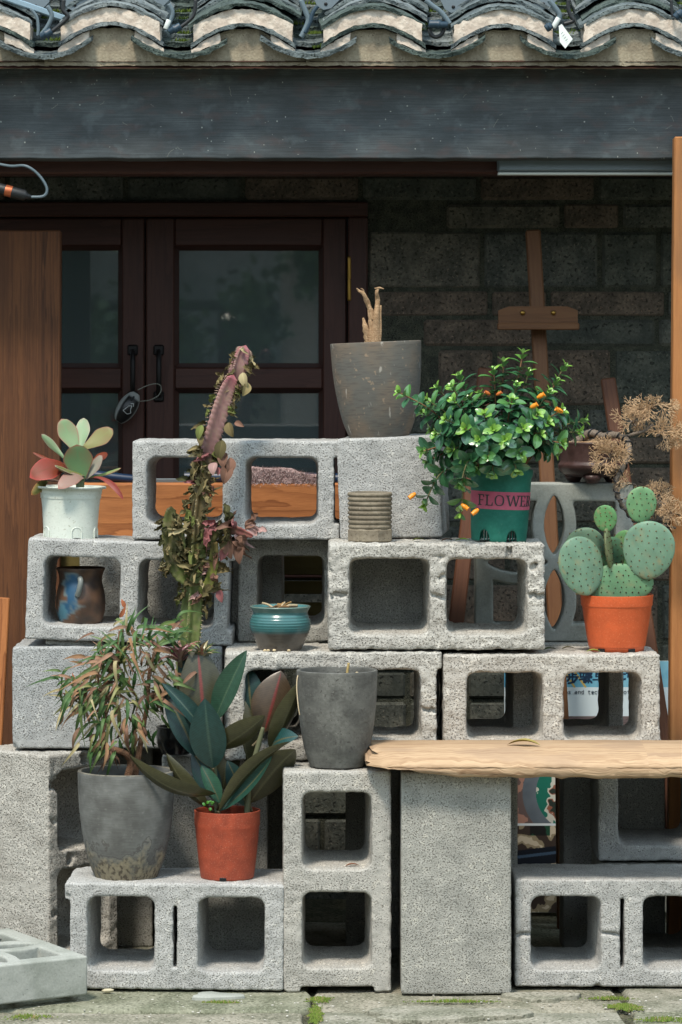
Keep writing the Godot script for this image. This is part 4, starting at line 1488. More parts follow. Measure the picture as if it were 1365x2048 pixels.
func build_woodwork() -> void:
	# bench plank with its natural waney edge
	var m := MB.new()
	var nz := FastNoiseLite.new()
	nz.seed = 4
	nz.frequency = 5.0
	var x0 := XX(744, 0.05)
	var x1 := XX(1365, 0.05) + 0.35
	var n := 70
	# outline across: (z, y) from the back top over the front edge to the back bottom
	var ytop := 0.429
	var kk := 0
	for i in n + 1:
		var t := float(i) / n
		var x := lerpf(x0, x1, t)
		var taper := clampf((x - x0) / 0.035, 0.0, 1.0)
		var front := 0.062 + 0.006 * nz.get_noise_1d(x * 6.0) - (1.0 - sqrt(taper)) * 0.045
		var low := 0.398 + 0.0035 * nz.get_noise_1d(x * 5.0 + 40.0) + 0.016 * pow(1.0 - clampf((x - x0) / 0.16, 0, 1), 1.5)
		var back := -0.122 - 0.004 * nz.get_noise_1d(x * 7.0 + 9.0)
		var wob := 0.0012 * nz.get_noise_1d(x * 20.0)
		var lf := 0.3835 + 0.004 * nz.get_noise_1d(x * 5.0 + 40.0) + 0.024 * pow(1.0 - clampf((x - x0) / 0.17, 0, 1), 1.4)
		var crack := 0.0032 * smoothstep(-0.25, 0.2, nz.get_noise_1d(x * 2.2 + 90.0))
		var pr := [Vector2(back, ytop + 0.001), Vector2(-0.04, ytop), Vector2(0.0, ytop - 0.003 + wob), Vector2(front - 0.03, ytop - 0.008), Vector2(front - 0.013, ytop - 0.0135), Vector2(front - 0.004, ytop - 0.020), Vector2(front + 0.001, ytop - 0.0255 + wob), Vector2(front - crack, ytop - 0.0272 + wob * 2.0), Vector2(front + 0.0012, ytop - 0.029 + wob), Vector2(front, lerpf(ytop - 0.029, lf, 0.45)), Vector2(front - crack * 0.7, lerpf(ytop - 0.029, lf, 0.55)), Vector2(front - 0.0005, lerpf(ytop - 0.029, lf, 0.65)), Vector2(front - 0.004, lf + 0.002), Vector2(front - 0.012, lf), Vector2(0.024, maxf(lf, 0.393)), Vector2(back, 0.396)]
		kk = pr.size()
		var run := 0.0
		for k in pr.size():
			if k > 0:
				run += (pr[k] - pr[k - 1]).length()
			var q: Vector2 = pr[k]
			var xe := x - (0.012 * sin(q.x * 40.0) + 0.006 * nz.get_noise_1d(q.x * 60.0) if i == 0 else 0.0)
			m.add(Vector3(xe, q.y + 0.0011 * nz.get_noise_2d(x * 0.8, run * 90.0), q.x + 0.0012 * nz.get_noise_2d(x * 0.7, run * 160.0)), Color(1, 1, 1), Vector2(x, run))
	for i in n:
		for k in kk - 1:
			var a := i * kk + k
			m.quad(a, a + kk, a + kk + 1, a + 1)
		m.quad(i * kk + kk - 1, (i + 1) * kk + kk - 1, (i + 1) * kk, i * kk)
	for e in [0, n]:
		var pts := []
		var uvs := []
		for k in kk:
			pts.append(m.v[e * kk + k])
			uvs.append(Vector2(m.v[e * kk + k].z * 0.3, m.v[e * kk + k].y))
		m.face(pts, Vector3(-1 if e == 0 else 1, 0, 0), Color(1, 1, 1), uvs)
	tag(put("wooden_plank", m, mats.plank), "thick pale wooden bench plank with natural edge on the concrete blocks", "plank")
	# support out of the frame at the plank's right end
	# tall boards leaning at the left
	var z := -0.74
	board("wooden_board", mats.fir_dark, "broad brown wooden board leaning in the porch at the left edge", "board", Vector3(XX(22, z), 0.0, z + 0.04), Vector3(XX(22, z), YY(462, z), z - 0.0), 0.2, 0.03)
	board("wooden_board", mats.fir, "short wooden batten leaning at the far left beside the tilted block", "board", Vector3(XX(-18, -0.4), 0.2, -0.38), Vector3(XX(6, -0.42), YY(1196, -0.42), -0.43), 0.026, 0.02)
	# post at the right edge, leaning a little
	board("wooden_post", mats.post, "tall pale wooden post standing at the right edge before the beam", "post", Vector3(XX(1362, -0.4), 0.0, -0.43), Vector3(XX(1372, -0.46), YY(275, -0.46), -0.462), 0.046, 0.04)
	# board on edge behind the top blocks
	var pb := box_at("wooden_board", mats.fir, null, XX(128, -0.62), XX(765, -0.62), 0.766, YY(966, -0.62), -0.67, -0.62, 0.004)
	tag(pb, "orange-brown wooden board on edge seen through the topmost block's holes", "board")
	build_easel()
	build_poster()
	build_olive_chair()
	# lamp housing under the beam
	var lf := thing("strip_light", "grey metal strip light fitting under the beam at right", "light fitting", Vector3(0, 0, 0))
	var h0 := box_at("housing", mats.steel, lf, XX(995, -0.56), XX(1420, -0.56), YY(344, -0.56), YY(300, -0.56), -0.585, -0.55, 0.004)
	box_at("cover", mats.white_plastic, lf, XX(996, -0.56), XX(1420, -0.56), YY(350, -0.56), YY(345, -0.56), -0.583, -0.552, 0.001)

func build_easel() -> void:
	var e := thing("easel", "wooden artist easel with a cross ledge leaning at the dark brick wall", "easel")
	var z := -0.82
	board("mast", mats.easel, "", "", P(1126, 1500, -0.685), P(1066, 461, z - 0.05), 0.03, 0.02, Vector3(0, 0, 1), 0.003, e)
	# ledge with its grooved lip and two bolts
	var ly := P(1076, 650, z + 0.02)
	var prof := [Vector2(-0.079, 0.0), Vector2(0.079, 0.0), Vector2(0.079, 0.029), Vector2(0.058, 0.037), Vector2(-0.058, 0.037), Vector2(-0.079, 0.029)]
	var lm := MB.new()
	var f := []
	var b := []
	for q in prof:
		f.append(Vector3(q.x, q.y, 0.009))
		b.append(Vector3(q.x, q.y, -0.009))
	var uv := []
	for q in prof:
		uv.append(q)
	lm.face(f, Vector3(0, 0, 1), Color(1, 1, 1), uv)
	lm.face(b, Vector3(0, 0, -1), Color(1, 1, 1), uv)
	for k in prof.size():
		var k2 := (k + 1) % prof.size()
		var mid: Vector2 = (prof[k] + prof[k2]) * 0.5 - Vector2(0, 0.018)
		lm.face([f[k], f[k2], b[k2], b[k]], Vector3(mid.x, mid.y * 3.0, 0), Color(1, 1, 1), [Vector2(f[k].x, 0), Vector2(f[k2].x, 0), Vector2(f[k2].x, 0.02), Vector2(f[k].x, 0.02)])
	var led := put("ledge", lm, mats.easel, e)
	led.position = ly
	var lip := put("ledge_lip", box(Vector3(0.162, 0.0135, 0.032), 0.002), mats.easel, led)
	lip.position = Vector3(0, -0.003, 0.012)
	for dx in [-0.0305, 0.0305]:
		var bolt := put("bolt", lathe([Vector2(0, 0), Vector2(0.0052, 0), Vector2(0.005, 0.002), Vector2(0.003, 0.0035), Vector2(0, 0.004)], 12), mats.brass, led)
		bolt.position = Vector3(dx, 0.024, 0.009)
		bolt.rotation.x = PI / 2
	board("leg", mats.easel_red, "", "", P(876, 1560, -0.6), P(972, 738, z), 0.03, 0.02, Vector3(0, 0, 1), 0.003, e)
	board("leg", mats.easel_red, "", "", P(1340, 1560, -0.6), P(1216, 758, z), 0.03, 0.02, Vector3(0, 0, 1), 0.003, e)
	# feet down to the ground behind the blocks
	board("foot", mats.easel, "", "", Vector3(XX(858, -0.58), 0.0, -0.57), P(878, 1540, -0.602), 0.03, 0.02, Vector3(0, 0, 1), 0.003, e)
	board("foot", mats.easel_red, "", "", Vector3(XX(1360, -0.58), 0.0, -0.57), P(1338, 1540, -0.602), 0.03, 0.02, Vector3(0, 0, 1), 0.003, e)
	board("mast_foot", mats.easel, "", "", Vector3(XX(1130, -0.67), 0.0, -0.675), P(1126, 1490, -0.685), 0.03, 0.02, Vector3(0, 0, 1), 0.003, e)

# strokes of the large characters, on a 20 x 20 grid each, as pairs of points
const STROKES := {
	"bu": [[10, 1, 10, 9], [10, 5, 16, 5], [5, 4, 5, 9], [1, 9, 19, 9], [10, 10, 10, 15], [6, 11, 3, 15], [17, 11, 12, 17], [12, 17, 4, 19]],
	"zhou": [[1, 2, 7, 2], [7, 2, 6, 9], [2, 2, 2, 9], [2, 9, 8, 9], [8, 9, 7, 17], [1, 13, 6, 12], [9, 2, 14, 2], [10, 2, 10, 9], [13, 2, 13, 9], [10, 5, 13, 5], [9, 9, 14, 8], [15, 3, 19, 3], [19, 3, 15, 9], [15, 4, 19, 9], [10, 11, 18, 10], [14, 11, 14, 18], [10, 13, 9, 18], [12, 14, 9, 18], [15, 13, 19, 18]],
	"yu": [[6, 1, 5, 8], [6, 4, 16, 4], [5, 8, 16, 8], [16, 8, 15, 18], [15, 18, 12, 17], [1, 13, 13, 13]],
	"ji": [[1, 5, 8, 5], [5, 1, 5, 18], [5, 18, 3, 17], [1, 12, 8, 10], [10, 5, 19, 5], [14, 1, 14, 9], [10, 9, 18, 9], [18, 9, 10, 19], [11, 11, 19, 19]],
	"qiao": [[1, 4, 8, 4], [4, 4, 4, 13], [1, 14, 8, 12], [10, 3, 19, 3], [13, 3, 12, 9], [12, 9, 18, 9], [18, 9, 17, 18], [17, 18, 14, 17]],
	"de": [[4, 1, 3, 4], [2, 4, 8, 4], [2, 4, 2, 18], [8, 4, 8, 18], [2, 11, 8, 11], [2, 18, 8, 18], [13, 1, 10, 8], [12, 5, 19, 5], [19, 5, 18, 18], [18, 18, 15, 17], [13, 9, 15, 13]],
}

func ink_line(im: Image, x0: float, y0: float, x1: float, y1: float, wd: int, c: Color) -> void:
	var n := int(max(absf(x1 - x0), absf(y1 - y0))) + 1
	for i in n + 1:
		var t := float(i) / n
		im.fill_rect(Rect2i(int(lerpf(x0, x1, t)) - wd / 2, int(lerpf(y0, y1, t)) - wd / 2, wd, wd), c)

func build_poster() -> void:
	# a printed panel: blue head with a title, a white band, two photographs
	var z := -0.87
	var x0 := XX(1009, z)
	var x1 := XX(1352, z)
	var y1 := YY(1322, z)
	var y0 := 0.0
	var w := 420
	var h := int(w * (y1 - y0) / (x1 - x0))
	var im := Image.create(w, h, false, Image.FORMAT_RGB8)
	im.fill(Color(0.8, 0.86, 0.89))
	var k := w / (x1 - x0) / scale_at(z)          # pixels of print for one pixel of the measure
	var iy := func(py: float) -> int: return int((py - 1322.0) * k)
	var ix := func(px: float) -> int: return int((px - 1009.0) * k)
	var blue := Color(0.25, 0.56, 0.71)
	var nz := FastNoiseLite.new()
	nz.seed = 3
	nz.frequency = 0.012
	nz.fractal_octaves = 3
	for y in range(0, iy.call(1375)):
		for x in w:
			im.set_pixel(x, y, blue.lerp(Color(0.5, 0.72, 0.8), clampf(float(x) / w * 1.1 + nz.get_noise_2d(x * 2, y * 2) * 0.5, 0, 1)))
	for q in [[1128, 1340, 1150, 1374], [1146, 1338, 1172, 1374], [1265, 1335, 1280, 1374], [1290, 1330, 1300, 1374]]:
		ink_line(im, ix.call(q[0]), iy.call(q[1]), ix.call(q[2]), iy.call(q[3]), 4, Color(0.78, 0.66, 0.35))
	for a in 40:
		var t := TAU * a / 40.0
		im.fill_rect(Rect2i(ix.call(1034) + int(cos(t) * 16), iy.call(1357) + int(sin(t) * 16), 3, 3), Color(0.85, 0.92, 0.95))
	var cx := 1106.0
	for g in ["de", "bu", "zhou", "yu", "ji", "qiao"]:
		for s in STROKES[g]:
			ink_line(im, ix.call(cx) + s[0] * 1.62, iy.call(1344) + s[1] * 1.55, ix.call(cx) + s[2] * 1.62, iy.call(1344) + s[3] * 1.55, 4, Color(0.07, 0.17, 0.28))
		cx += 27.0
	# photographs: grey stone basin with torn cloth in green and white; tools on canvas
	var p0: int = iy.call(1433)
	var pm: int = iy.call(1646)
	for y in range(p0, h):
		for x in w:
			var u := float(x) / k + 1009.0
			var v := float(y) / k + 1322.0
			var c := Color(0.42, 0.37, 0.37)
			var nn := nz.get_noise_2d(u * 1.8, v * 1.8)
			if v < 1646:
				var d := Vector2((u - 1170.0) / 1.0, (v - 1585.0) / 0.85).length()
				if absf(nz.get_noise_2d(u * 0.6, v * 5.0)) < 0.05:
					c = Color(0.3, 0.26, 0.27)
				if d < 125:
					c = Color(0.33, 0.37, 0.41).lerp(Color(0.42, 0.46, 0.5), nn * 0.5 + 0.5)
				if d < 98:
					c = Color(0.1, 0.42, 0.36) if nn > 0.12 else (Color(0.78, 0.78, 0.74) if nn > -0.12 else (Color(0.55, 0.35, 0.28) if nn > -0.24 else Color(0.16, 0.2, 0.18)))
				if u < 1064 and d > 125:
					c = Color(0.66, 0.5, 0.44) if nn > 0 else Color(0.4, 0.34, 0.33)
			elif v < 1651:
				c = Color(0.85, 0.88, 0.9)
			else:
				c = Color(0.6, 0.55, 0.45) if nn > -0.05 else Color(0.25, 0.2, 0.18)
				if nn > 0.25:
					c = Color(0.8, 0.75, 0.66)
				if v > 1690 and absf((v - 1712.0) + (u - 1080.0) * 0.12) < 17:
					c = Color(0.05, 0.08, 0.13) if absf((v - 1708.0) + (u - 1080.0) * 0.12) > 3 else Color(0.25, 0.33, 0.42)
				if v < 1670 and u > 1060 and u < 1100:
					c = Color(0.12, 0.3, 0.22) if nn > 0 else Color(0.1, 0.1, 0.1)
			im.set_pixel(x, y, c)
	im.generate_mipmaps()
	var t := thing("poster_panel", "printed panel with blue head and photographs behind the pinkish block", "poster", Vector3(0, 0, z))
	var pm2 := StandardMaterial3D.new()
	pm2.albedo_texture = ImageTexture.create_from_image(im)
	pm2.roughness = 0.5
	var face := MB.new()
	face.face([Vector3(x0, y1, 0.0), Vector3(x1, y1, 0.0), Vector3(x1, y0, 0.0), Vector3(x0, y0, 0.0)], Vector3(0, 0, 1), Color(1, 1, 1), [Vector2(0, 0), Vector2(1, 0), Vector2(1, 1), Vector2(0, 1)])
	var pr := put("print", face, pm2, t)
	var bk := put("backing_board", box(Vector3(x1 - x0, y1 - y0, 0.006), 0.001), mats.white_plastic, t)
	bk.position = Vector3((x0 + x1) * 0.5, (y0 + y1) * 0.5, -0.0045)
	var font := SystemFont.new()
	font.font_names = PackedStringArray(["Droid Sans Mono"])
	var tm := TextMesh.new()
	tm.font = font
	tm.text = "The steps and techniques of DIY"
	tm.font_size = 24
	tm.pixel_size = 0.000458
	tm.depth = 0.0006
	tm.horizontal_alignment = HORIZONTAL_ALIGNMENT_LEFT
	var line := put("lettering", tm, plain(Color(0.09, 0.17, 0.25), 0.6), pr)
	line.position = Vector3(XX(1084, z), YY(1384, z), 0.0008)

func build_olive_chair() -> void:
	# slatted back of a painted seat behind the blocks, seen through the gaps
	var c := thing("slatted_bench", "olive yellow slatted bench in the dark behind the teal pot", "bench")
	var z := -0.74
	for q in [[1112, 1150], [1162, 1188], [1205, 1232]]:
		box_at("slat", mats.olive, c, XX(120, z), XX(665, z), YY(q[1], z), YY(q[0], z), z - 0.018, z, 0.002)
	for px in [150.0, 225.0]:
		box_at("leg", mats.olive, c, XX(px, z) - 0.025, XX(px, z) + 0.025, 0.0, YY(1105, z), z - 0.045, z - 0.0185, 0.002)

# ---------------------------------------------------------------- pots
# outside profile as [radius, height] points in metres; wall thickness makes the inside
func pot_shape(outer: Array, wall: float, fill: float, segs := 48, wob := 0.0, seed_ := 1, step := 0.0) -> MB:
	var prof := [Vector2(0, outer[0].y)]
	# even rows so that wobble and shading have points to work on
	for i in outer.size():
		prof.append(outer[i])
	var top: Vector2 = outer[outer.size() - 1]
	prof.append(Vector2(top.x - wall * 0.25, top.y + wall * 0.18))
	prof.append(Vector2(top.x - wall * 0.75, top.y + wall * 0.18))
	prof.append(Vector2(top.x - wall, top.y))
	for i in range(outer.size() - 2, -1, -1):
		if outer[i].y > fill:
			prof.append(Vector2(outer[i].x - wall, outer[i].y))
	prof.append(Vector2(prof[prof.size() - 1].x, fill))
	var m := lathe(prof, segs, wob, seed_)
	for i in m.u.size():
		m.u[i].y = 1.0 - clampf(m.v[i].y / top.y, 0.0, 1.0)
	return m

func curve_profile(pts: Array, per := 5) -> Array:
	var v3 := []
	for p in pts:
		v3.append(Vector3(p.x, p.y, 0))
	var out := []
	for p in smooth_path(v3, per):
		out.append(Vector2(p.x, p.y))
	return out

func soil_disc(r: float, y: float, seed_: int, bump := 0.004) -> MB:
	var m := MB.new()
	var nz := FastNoiseLite.new()
	nz.seed = seed_
	nz.frequency = 40.0
	var rings := 7
	var segs := 28
	var c := m.add(Vector3(0, y + bump, 0))
	for i in range(1, rings + 1):
		for j in segs:
			var a := TAU * j / segs
			var q := r * i / rings
			var p := Vector3(cos(a) * q, 0, sin(a) * q)
			p.y = y + bump * (1.0 - pow(float(i) / rings, 2.0)) + nz.get_noise_2d(p.x, p.z) * bump
			m.add(p)
	for j in segs:
		m.tri(c, 1 + j, 1 + (j + 1) % segs)
	for i in rings - 1:
		for j in segs:
			var a := 1 + i * segs + j
			var b := 1 + i * segs + (j + 1) % segs
			m.quad(a, a + segs, b + segs, b)
	return m

# a grey planter: straight lip, sides drawn in to the foot
func planter(rt: float, rb: float, h: float) -> Array:
	return curve_profile([Vector2(rb * 0.97, 0.0), Vector2(rb, 0.004), Vector2(lerpf(rb, rt, 0.42), h * 0.2), Vector2(lerpf(rb, rt, 0.74), h * 0.45), Vector2(lerpf(rb, rt, 0.93), h * 0.72), Vector2(rt, h)], 5)

var pot_at := {}

func build_pots() -> void:
	# grey planter of the drooping plant
	var z := -0.085
	var s := scale_at(z)
	var t := thing("grey_planter", "round grey clay planter with stained foot on the lying block", "pot", Vector3(XX(253, z), 0.191, z))
	pot_at.willow = t.position
	var h := 0.1885
	put("body", pot_shape(planter(97.5 / s, 64.0 / s, h), 0.0075, h - 0.03, 56, 0.006, 3), stained_slate(t.position, h), t)
	put("soil", soil_disc(97.5 / s - 0.01, h - 0.028, 4), mats.soil, t)
	# empty grey planter
	z = -0.064
	s = scale_at(z)
	t = thing("grey_planter", "round grey clay planter with dry stalks beside the bench plank", "pot", Vector3(XX(674.5, z), 0.3915, z))
	h = 0.169
	put("body", pot_shape(planter(81.0 / s, 56.0 / s, h), 0.0065, h - 0.035, 56, 0.006, 7), mats.slate, t)
	put("soil", soil_disc(81.0 / s - 0.009, h - 0.033, 8), mats.soil, t)
	var st := [P(694, 1372, z), P(695, 1345, z), P(697, 1332, z), P(698, 1326, z)]
	for i in st.size():
		st[i] -= t.position
	put("dry_stalk", tube(smooth_path(st, 4), 0.0024, 7, Color(0.45, 0.33, 0.14), 0.12), mats.vc_dry, t)
	st = [P(711, 1372, z), P(711, 1352, z), P(713, 1345, z), P(717, 1346, z)]
	for i in st.size():
		st[i] -= t.position
	put("dry_stalk", tube(smooth_path(st, 5), 0.0011, 6, Color(0.55, 0.44, 0.28)), mats.vc_dry, t)
	st = [P(622, 1366, z), P(612, 1354, z), P(603, 1350, z), P(596, 1352, z + 0.02), P(594, 1375, z + 0.03), P(597, 1412, z + 0.04), P(600, 1430, z + 0.04)]
	for i in st.size():
		st[i] -= t.position
	put("dry_stalk", tube(smooth_path(st, 5), 0.0010, 6, Color(0.55, 0.45, 0.3)), mats.vc_dry, t)
	# tall dry pot on the tilted block
	z = -0.36
	s = scale_at(z)
	t = thing("grey_planter", "tall weathered brown-grey clay planter with a dead stump on top", "pot", Vector3(XX(760, z), YY(881, z) - 0.001, z))
	t.rotation_degrees = Vector3(0, 0, 2.4)
	h = 0.1835
	put("body", pot_shape(planter(91.0 / s, 58.0 / s, h), 0.006, h - 0.04, 56, 0.006, 11), weathered_slate(), t)
	put("soil", soil_disc(91.0 / s - 0.008, h - 0.038, 12), mats.soil, t)
	build_stump(t, z)
	# red plastic pot of the rubber plant
	z = -0.075
	s = scale_at(z)
	t = thing("plastic_pot", "terracotta red plastic pot of the rubber plant on the lying block", "pot", Vector3(XX(455, z), 0.1905, z))
	pot_at.rubber = t.position
	h = 0.1205
	var rt := 66.5 / s
	var rb := 53.5 / s
	put("body", pot_shape([Vector2(rb * 0.97, 0.0), Vector2(rb, 0.003), Vector2(lerpf(rb, rt, 0.35), 0.035), Vector2(lerpf(rb, rt, 0.7), 0.075), Vector2(lerpf(rb, rt, 0.83), 0.0925), Vector2(rt * 0.985, 0.0945), Vector2(rt * 0.99, 0.115), Vector2(rt, h)], 0.003, h - 0.022, 56, 0.003, 13), mats.terra, t)
	put("soil", soil_disc(rt - 0.004, h - 0.02, 14), mats.soil, t)
	var nt := put("painted_drain_notch", box(Vector3(0.0125, 0.0065, 0.004), 0.0008), mats.black_glaze_hole_shade, t)  # uncut wall: a black box stands for the shade in the notch
	nt.position = Vector3(-0.006, 0.0035, rb - 0.0012)
	# white plastic pot of the paddle plant, on the tilted block
	z = -0.345
	s = scale_at(z)
	t = thing("plastic_pot", "white plastic pot of the paddle plant with drain slots", "pot", Vector3(XX(141, z), YY(1077, z) - 0.003, z))
	pot_at.paddle = t.position
	t.rotation_degrees = Vector3(0, 0, -0.8)
	h = 0.1
	rt = 70.5 / s
	rb = 53.0 / s
	put("body", pot_shape([Vector2(rb * 0.97, 0.0), Vector2(rb, 0.003), Vector2(rb * 1.03, 0.03), Vector2(rb * 1.07, 0.06), Vector2(rb * 1.115, 0.078), Vector2(rb * 1.14, 0.0785), Vector2(rb * 1.15, 0.087), Vector2(rb * 1.17, 0.0875), Vector2(rb * 1.18, 0.0955), Vector2(rt, 0.0965), Vector2(rt, h)], 0.003, h - 0.012, 56, 0.002, 15), mats.ivory, t)
	put("soil", soil_disc(rb * 1.17, h - 0.012, 16), mats.soil, t)
	for ang in [72.0, 148.0, 15.0]:
		build_pot_slot(t, rb * 1.015, ang, mats.ivory)
	# green pot with the band
	z = -0.225
	s = scale_at(z)
	t = thing("plastic_pot", "green plastic pot with a pink band that reads FLOWER", "pot", Vector3(XX(998, z), 0.7825, z))
	pot_at.bush = t.position
	t.rotation_degrees = Vector3(0, 0, -2.2)
	h = 0.131
	rt = 61.0 / s
	rb = 56.0 / s
	build_footed_pot(t, rt, rb, h, mats.green_pot)
	build_band(t, rt, rb, h)
	put("soil", soil_disc(rt - 0.004, h - 0.012, 18), mats.soil, t)
	# orange pot of the prickly pear
	z = -0.215
	s = scale_at(z)
	t = thing("plastic_pot", "bright orange plastic pot of the prickly pear", "pot", Vector3(XX(1234, z), 0.583, z))
	pot_at.pear = t.position
	h = 0.1015
	rt = 73.5 / s
	rb = 57.0 / s
	put("body", pot_shape([Vector2(rb * 0.955, 0.0), Vector2(rb * 0.965, 0.007), Vector2(rb * 0.99, 0.0085), Vector2(rb, 0.0095), Vector2(lerpf(rb, rt, 0.4), 0.045), Vector2(lerpf(rb, rt, 0.75), 0.08), Vector2(lerpf(rb, rt, 0.8), 0.0815), Vector2(rt * 0.975, 0.0835), Vector2(rt * 0.985, 0.098), Vector2(rt, h)], 0.003, h - 0.014, 56, 0.003, 19), mats.orange, t)
	put("soil", soil_disc(rt - 0.004, h - 0.013, 20), mats.soil, t)
	for ang in [62.0, 128.0]:
		var a := deg_to_rad(ang)
		var nb := put("painted_foot_notch", box(Vector3(0.014, 0.006, 0.004), 0.0008), mats.black_glaze_hole_shade, t)  # foot left whole, black boxes give the notches their shade
		nb.transform = Transform3D(Basis(Vector3.UP, PI / 2 - a), Vector3(cos(a) * (rb * 0.955), 0.0034, sin(a) * rb * 0.955))
	# small teal glazed pot
	z = -0.185
	s = scale_at(z)
	t = thing("glazed_pot", "small round teal glazed pot with ribbed shoulders and dry remains", "pot", Vector3(XX(561, z), 0.587, z))
	var pr := []
	var cl := []
	var shape := curve_profile([Vector2(41, 0), Vector2(43, 2), Vector2(52, 22), Vector2(60, 42), Vector2(61, 56), Vector2(57, 68), Vector2(54.5, 73), Vector2(56, 78), Vector2(61, 86)], 7)
	for i in shape.size():
		var q: Vector2 = shape[i]
		var rib := 0.7 * sin(q.y * 1.15) if q.y > 12 and q.y < 68 else 0.0
		pr.append(Vector2((q.x + rib) / s, q.y / s))
		var teal := Color(0.06, 0.18, 0.185).lerp(Color(0.035, 0.11, 0.11), 0.5 + 0.5 * sin(q.y * 1.15))
		var raw := Color(0.1, 0.085, 0.07)
		var cc := raw.lerp(teal, smoothstep(33.0, 41.0, q.y))
		if q.y > 76:
			cc = Color(0.11, 0.19, 0.17)
		cl.append(cc)
	pr.append(Vector2(59.5 / s, 88.0 / s)); cl.append(Color(0.16, 0.17, 0.13))
	pr.append(Vector2(56 / s, 86.0 / s)); cl.append(Color(0.07, 0.2, 0.21))
	pr.append(Vector2(51 / s, 77.0 / s)); cl.append(Color(0.06, 0.17, 0.18))
	pr.append(Vector2(50 / s, 70.0 / s)); cl.append(Color(0.08, 0.2, 0.2))
	put("body", lathe(pr, 56, 0.01, 21, cl), mats.vc_glaze, t)
	put("soil", soil_disc(52.0 / s, 80.0 / s, 22, 0.004), mats.soil, t)
	for k in 9:
		var a := rng.randf() * TAU
		var c := Vector3(cos(a) * rng.randf() * 0.03, 83.0 / s, sin(a) * rng.randf() * 0.03)
		var d := Vector3(rng.randf_range(-1, 1), rng.randf_range(0.0, 0.35), rng.randf_range(-1, 1)).normalized() * rng.randf_range(0.008, 0.022)
		put("dry_stalk", tube(smooth_path([c - d, c + Vector3(0, 0.004, 0), c + d + Vector3(0, 0.003, 0)], 4), rng.randf_range(0.0012, 0.003), 6, [Color(0.32, 0.2, 0.09), Color(0.42, 0.34, 0.22), Color(0.2, 0.12, 0.06)][k % 3], 0.15), mats.vc_dry, t)
	# ribbed clay cup on an eight-sided foot
	z = -0.2
	s = scale_at(z)
	t = thing("ribbed_cup", "small brown clay cup with screw-like ribs on a faceted foot", "cup", Vector3(XX(740.5, z), 0.7825, z))
	var ft := lathe([Vector2(0, 0), Vector2(45 / s, 0), Vector2(47 / s, 2 / s), Vector2(47 / s, 23 / s), Vector2(44 / s, 26 / s), Vector2(38 / s, 26.5 / s), Vector2(0, 27 / s)], 8)
	ft.n = PackedVector3Array()
	ft.own_normals = false
	var flat := MB.new()
	for k in range(0, ft.ix.size(), 3):
		for w in 3:
			flat.ix.append(flat.add(ft.v[ft.ix[k + w]]))
	var clay := mat(mottle(211, Color(0.46, 0.42, 0.36), Color(0.55, 0.51, 0.44), Color(0.3, 0.27, 0.23), Color(0.66, 0.63, 0.57), 0.012, 0.05, 0.1, 0.08, 0.06, 256), 0.85, 6.0, 0.1)
	put("foot", flat, clay, t).rotation.y = 0.35
	pr = []
	for i in 100:
		var y := 25.0 + i * 0.74
		var ph := fmod(i * 0.74, 9.2) / 9.2
		var rr := 40.5 + 3.4 * pow(absf(sin(PI * ph)), 0.7) + i * 0.012
		pr.append(Vector2(rr / s, y / s))
	pr.append(Vector2(38 / s, 99 / s))
	pr.append(Vector2(36 / s, 60 / s))
	put("ribbed_wall", lathe(pr, 48, 0.012, 23), clay, t)
	# dark jar in the hole of the tilted block
	z = -0.345
	s = scale_at(z)
	t = thing("clay_jar", "dark clay jar with blue glaze patch and small ear inside a block", "jar", Vector3(XX(162, z), 0.6205, z))
	var js := curve_profile([Vector2(36, 0), Vector2(40, 3), Vector2(47, 22), Vector2(49.5, 48), Vector2(46, 72), Vector2(42.5, 86), Vector2(44, 100), Vector2(49, 112)], 6)
	pr = []
	for q in js:
		pr.append(Vector2(q.x / s, q.y / s))
	pr.append(Vector2(47.5 / s, 114 / s))
	pr.append(Vector2(43 / s, 110 / s))
	pr.append(Vector2(39 / s, 88 / s))
	pr.append(Vector2(42 / s, 30 / s))
	var jm := lathe(pr, 56, 0.012, 29)
	var nj := FastNoiseLite.new()
	nj.seed = 8
	nj.frequency = 28.0
	nj.fractal_octaves = 3
	for i in jm.v.size():
		var p := jm.v[i]
		var q := nj.get_noise_3d(p.x, p.y, p.z)
		var c := Color(0.05, 0.035, 0.028).lerp(Color(0.14, 0.075, 0.045), clampf(0.5 + q, 0, 1))
		# the run of blue glaze left of the ear
		var d := Vector2((p.x * s + 16.0) / 24.0, (p.y * s - 58.0) / 40.0 - (p.x * s + 16.0) * 0.012).length() + q * 0.9
		if p.z > 0.0 and d < 1.0:
			c = c.lerp(Color(0.025, 0.09, 0.17).lerp(Color(0.16, 0.2, 0.2), smoothstep(0.55, 0.95, d)), 1.0 - smoothstep(0.9, 1.0, d))
		var d2 := Vector2((p.x * s + 38.0) / 14.0, (p.y * s - 25.0) / 20.0).length() + q * 0.8
		if d2 < 1.0:
			c = c.lerp(Color(0.08, 0.2, 0.27), 1.0 - smoothstep(0.7, 1.0, d2))
		jm.c[i] = c
	put("body", jm, painted(0.4, 0.5), t)
	var ear := [Vector3(2 / s, 92 / s, 42 / s), Vector3(3 / s, 94 / s, 50 / s), Vector3(4 / s, 86 / s, 55 / s), Vector3(1 / s, 72 / s, 54 / s), Vector3(-3 / s, 60 / s, 48 / s)]
	put("ear", tube(smooth_path(ear, 5), 0.0052, 9, Color(0.2, 0.22, 0.21)), painted(0.4, 0.5), t)

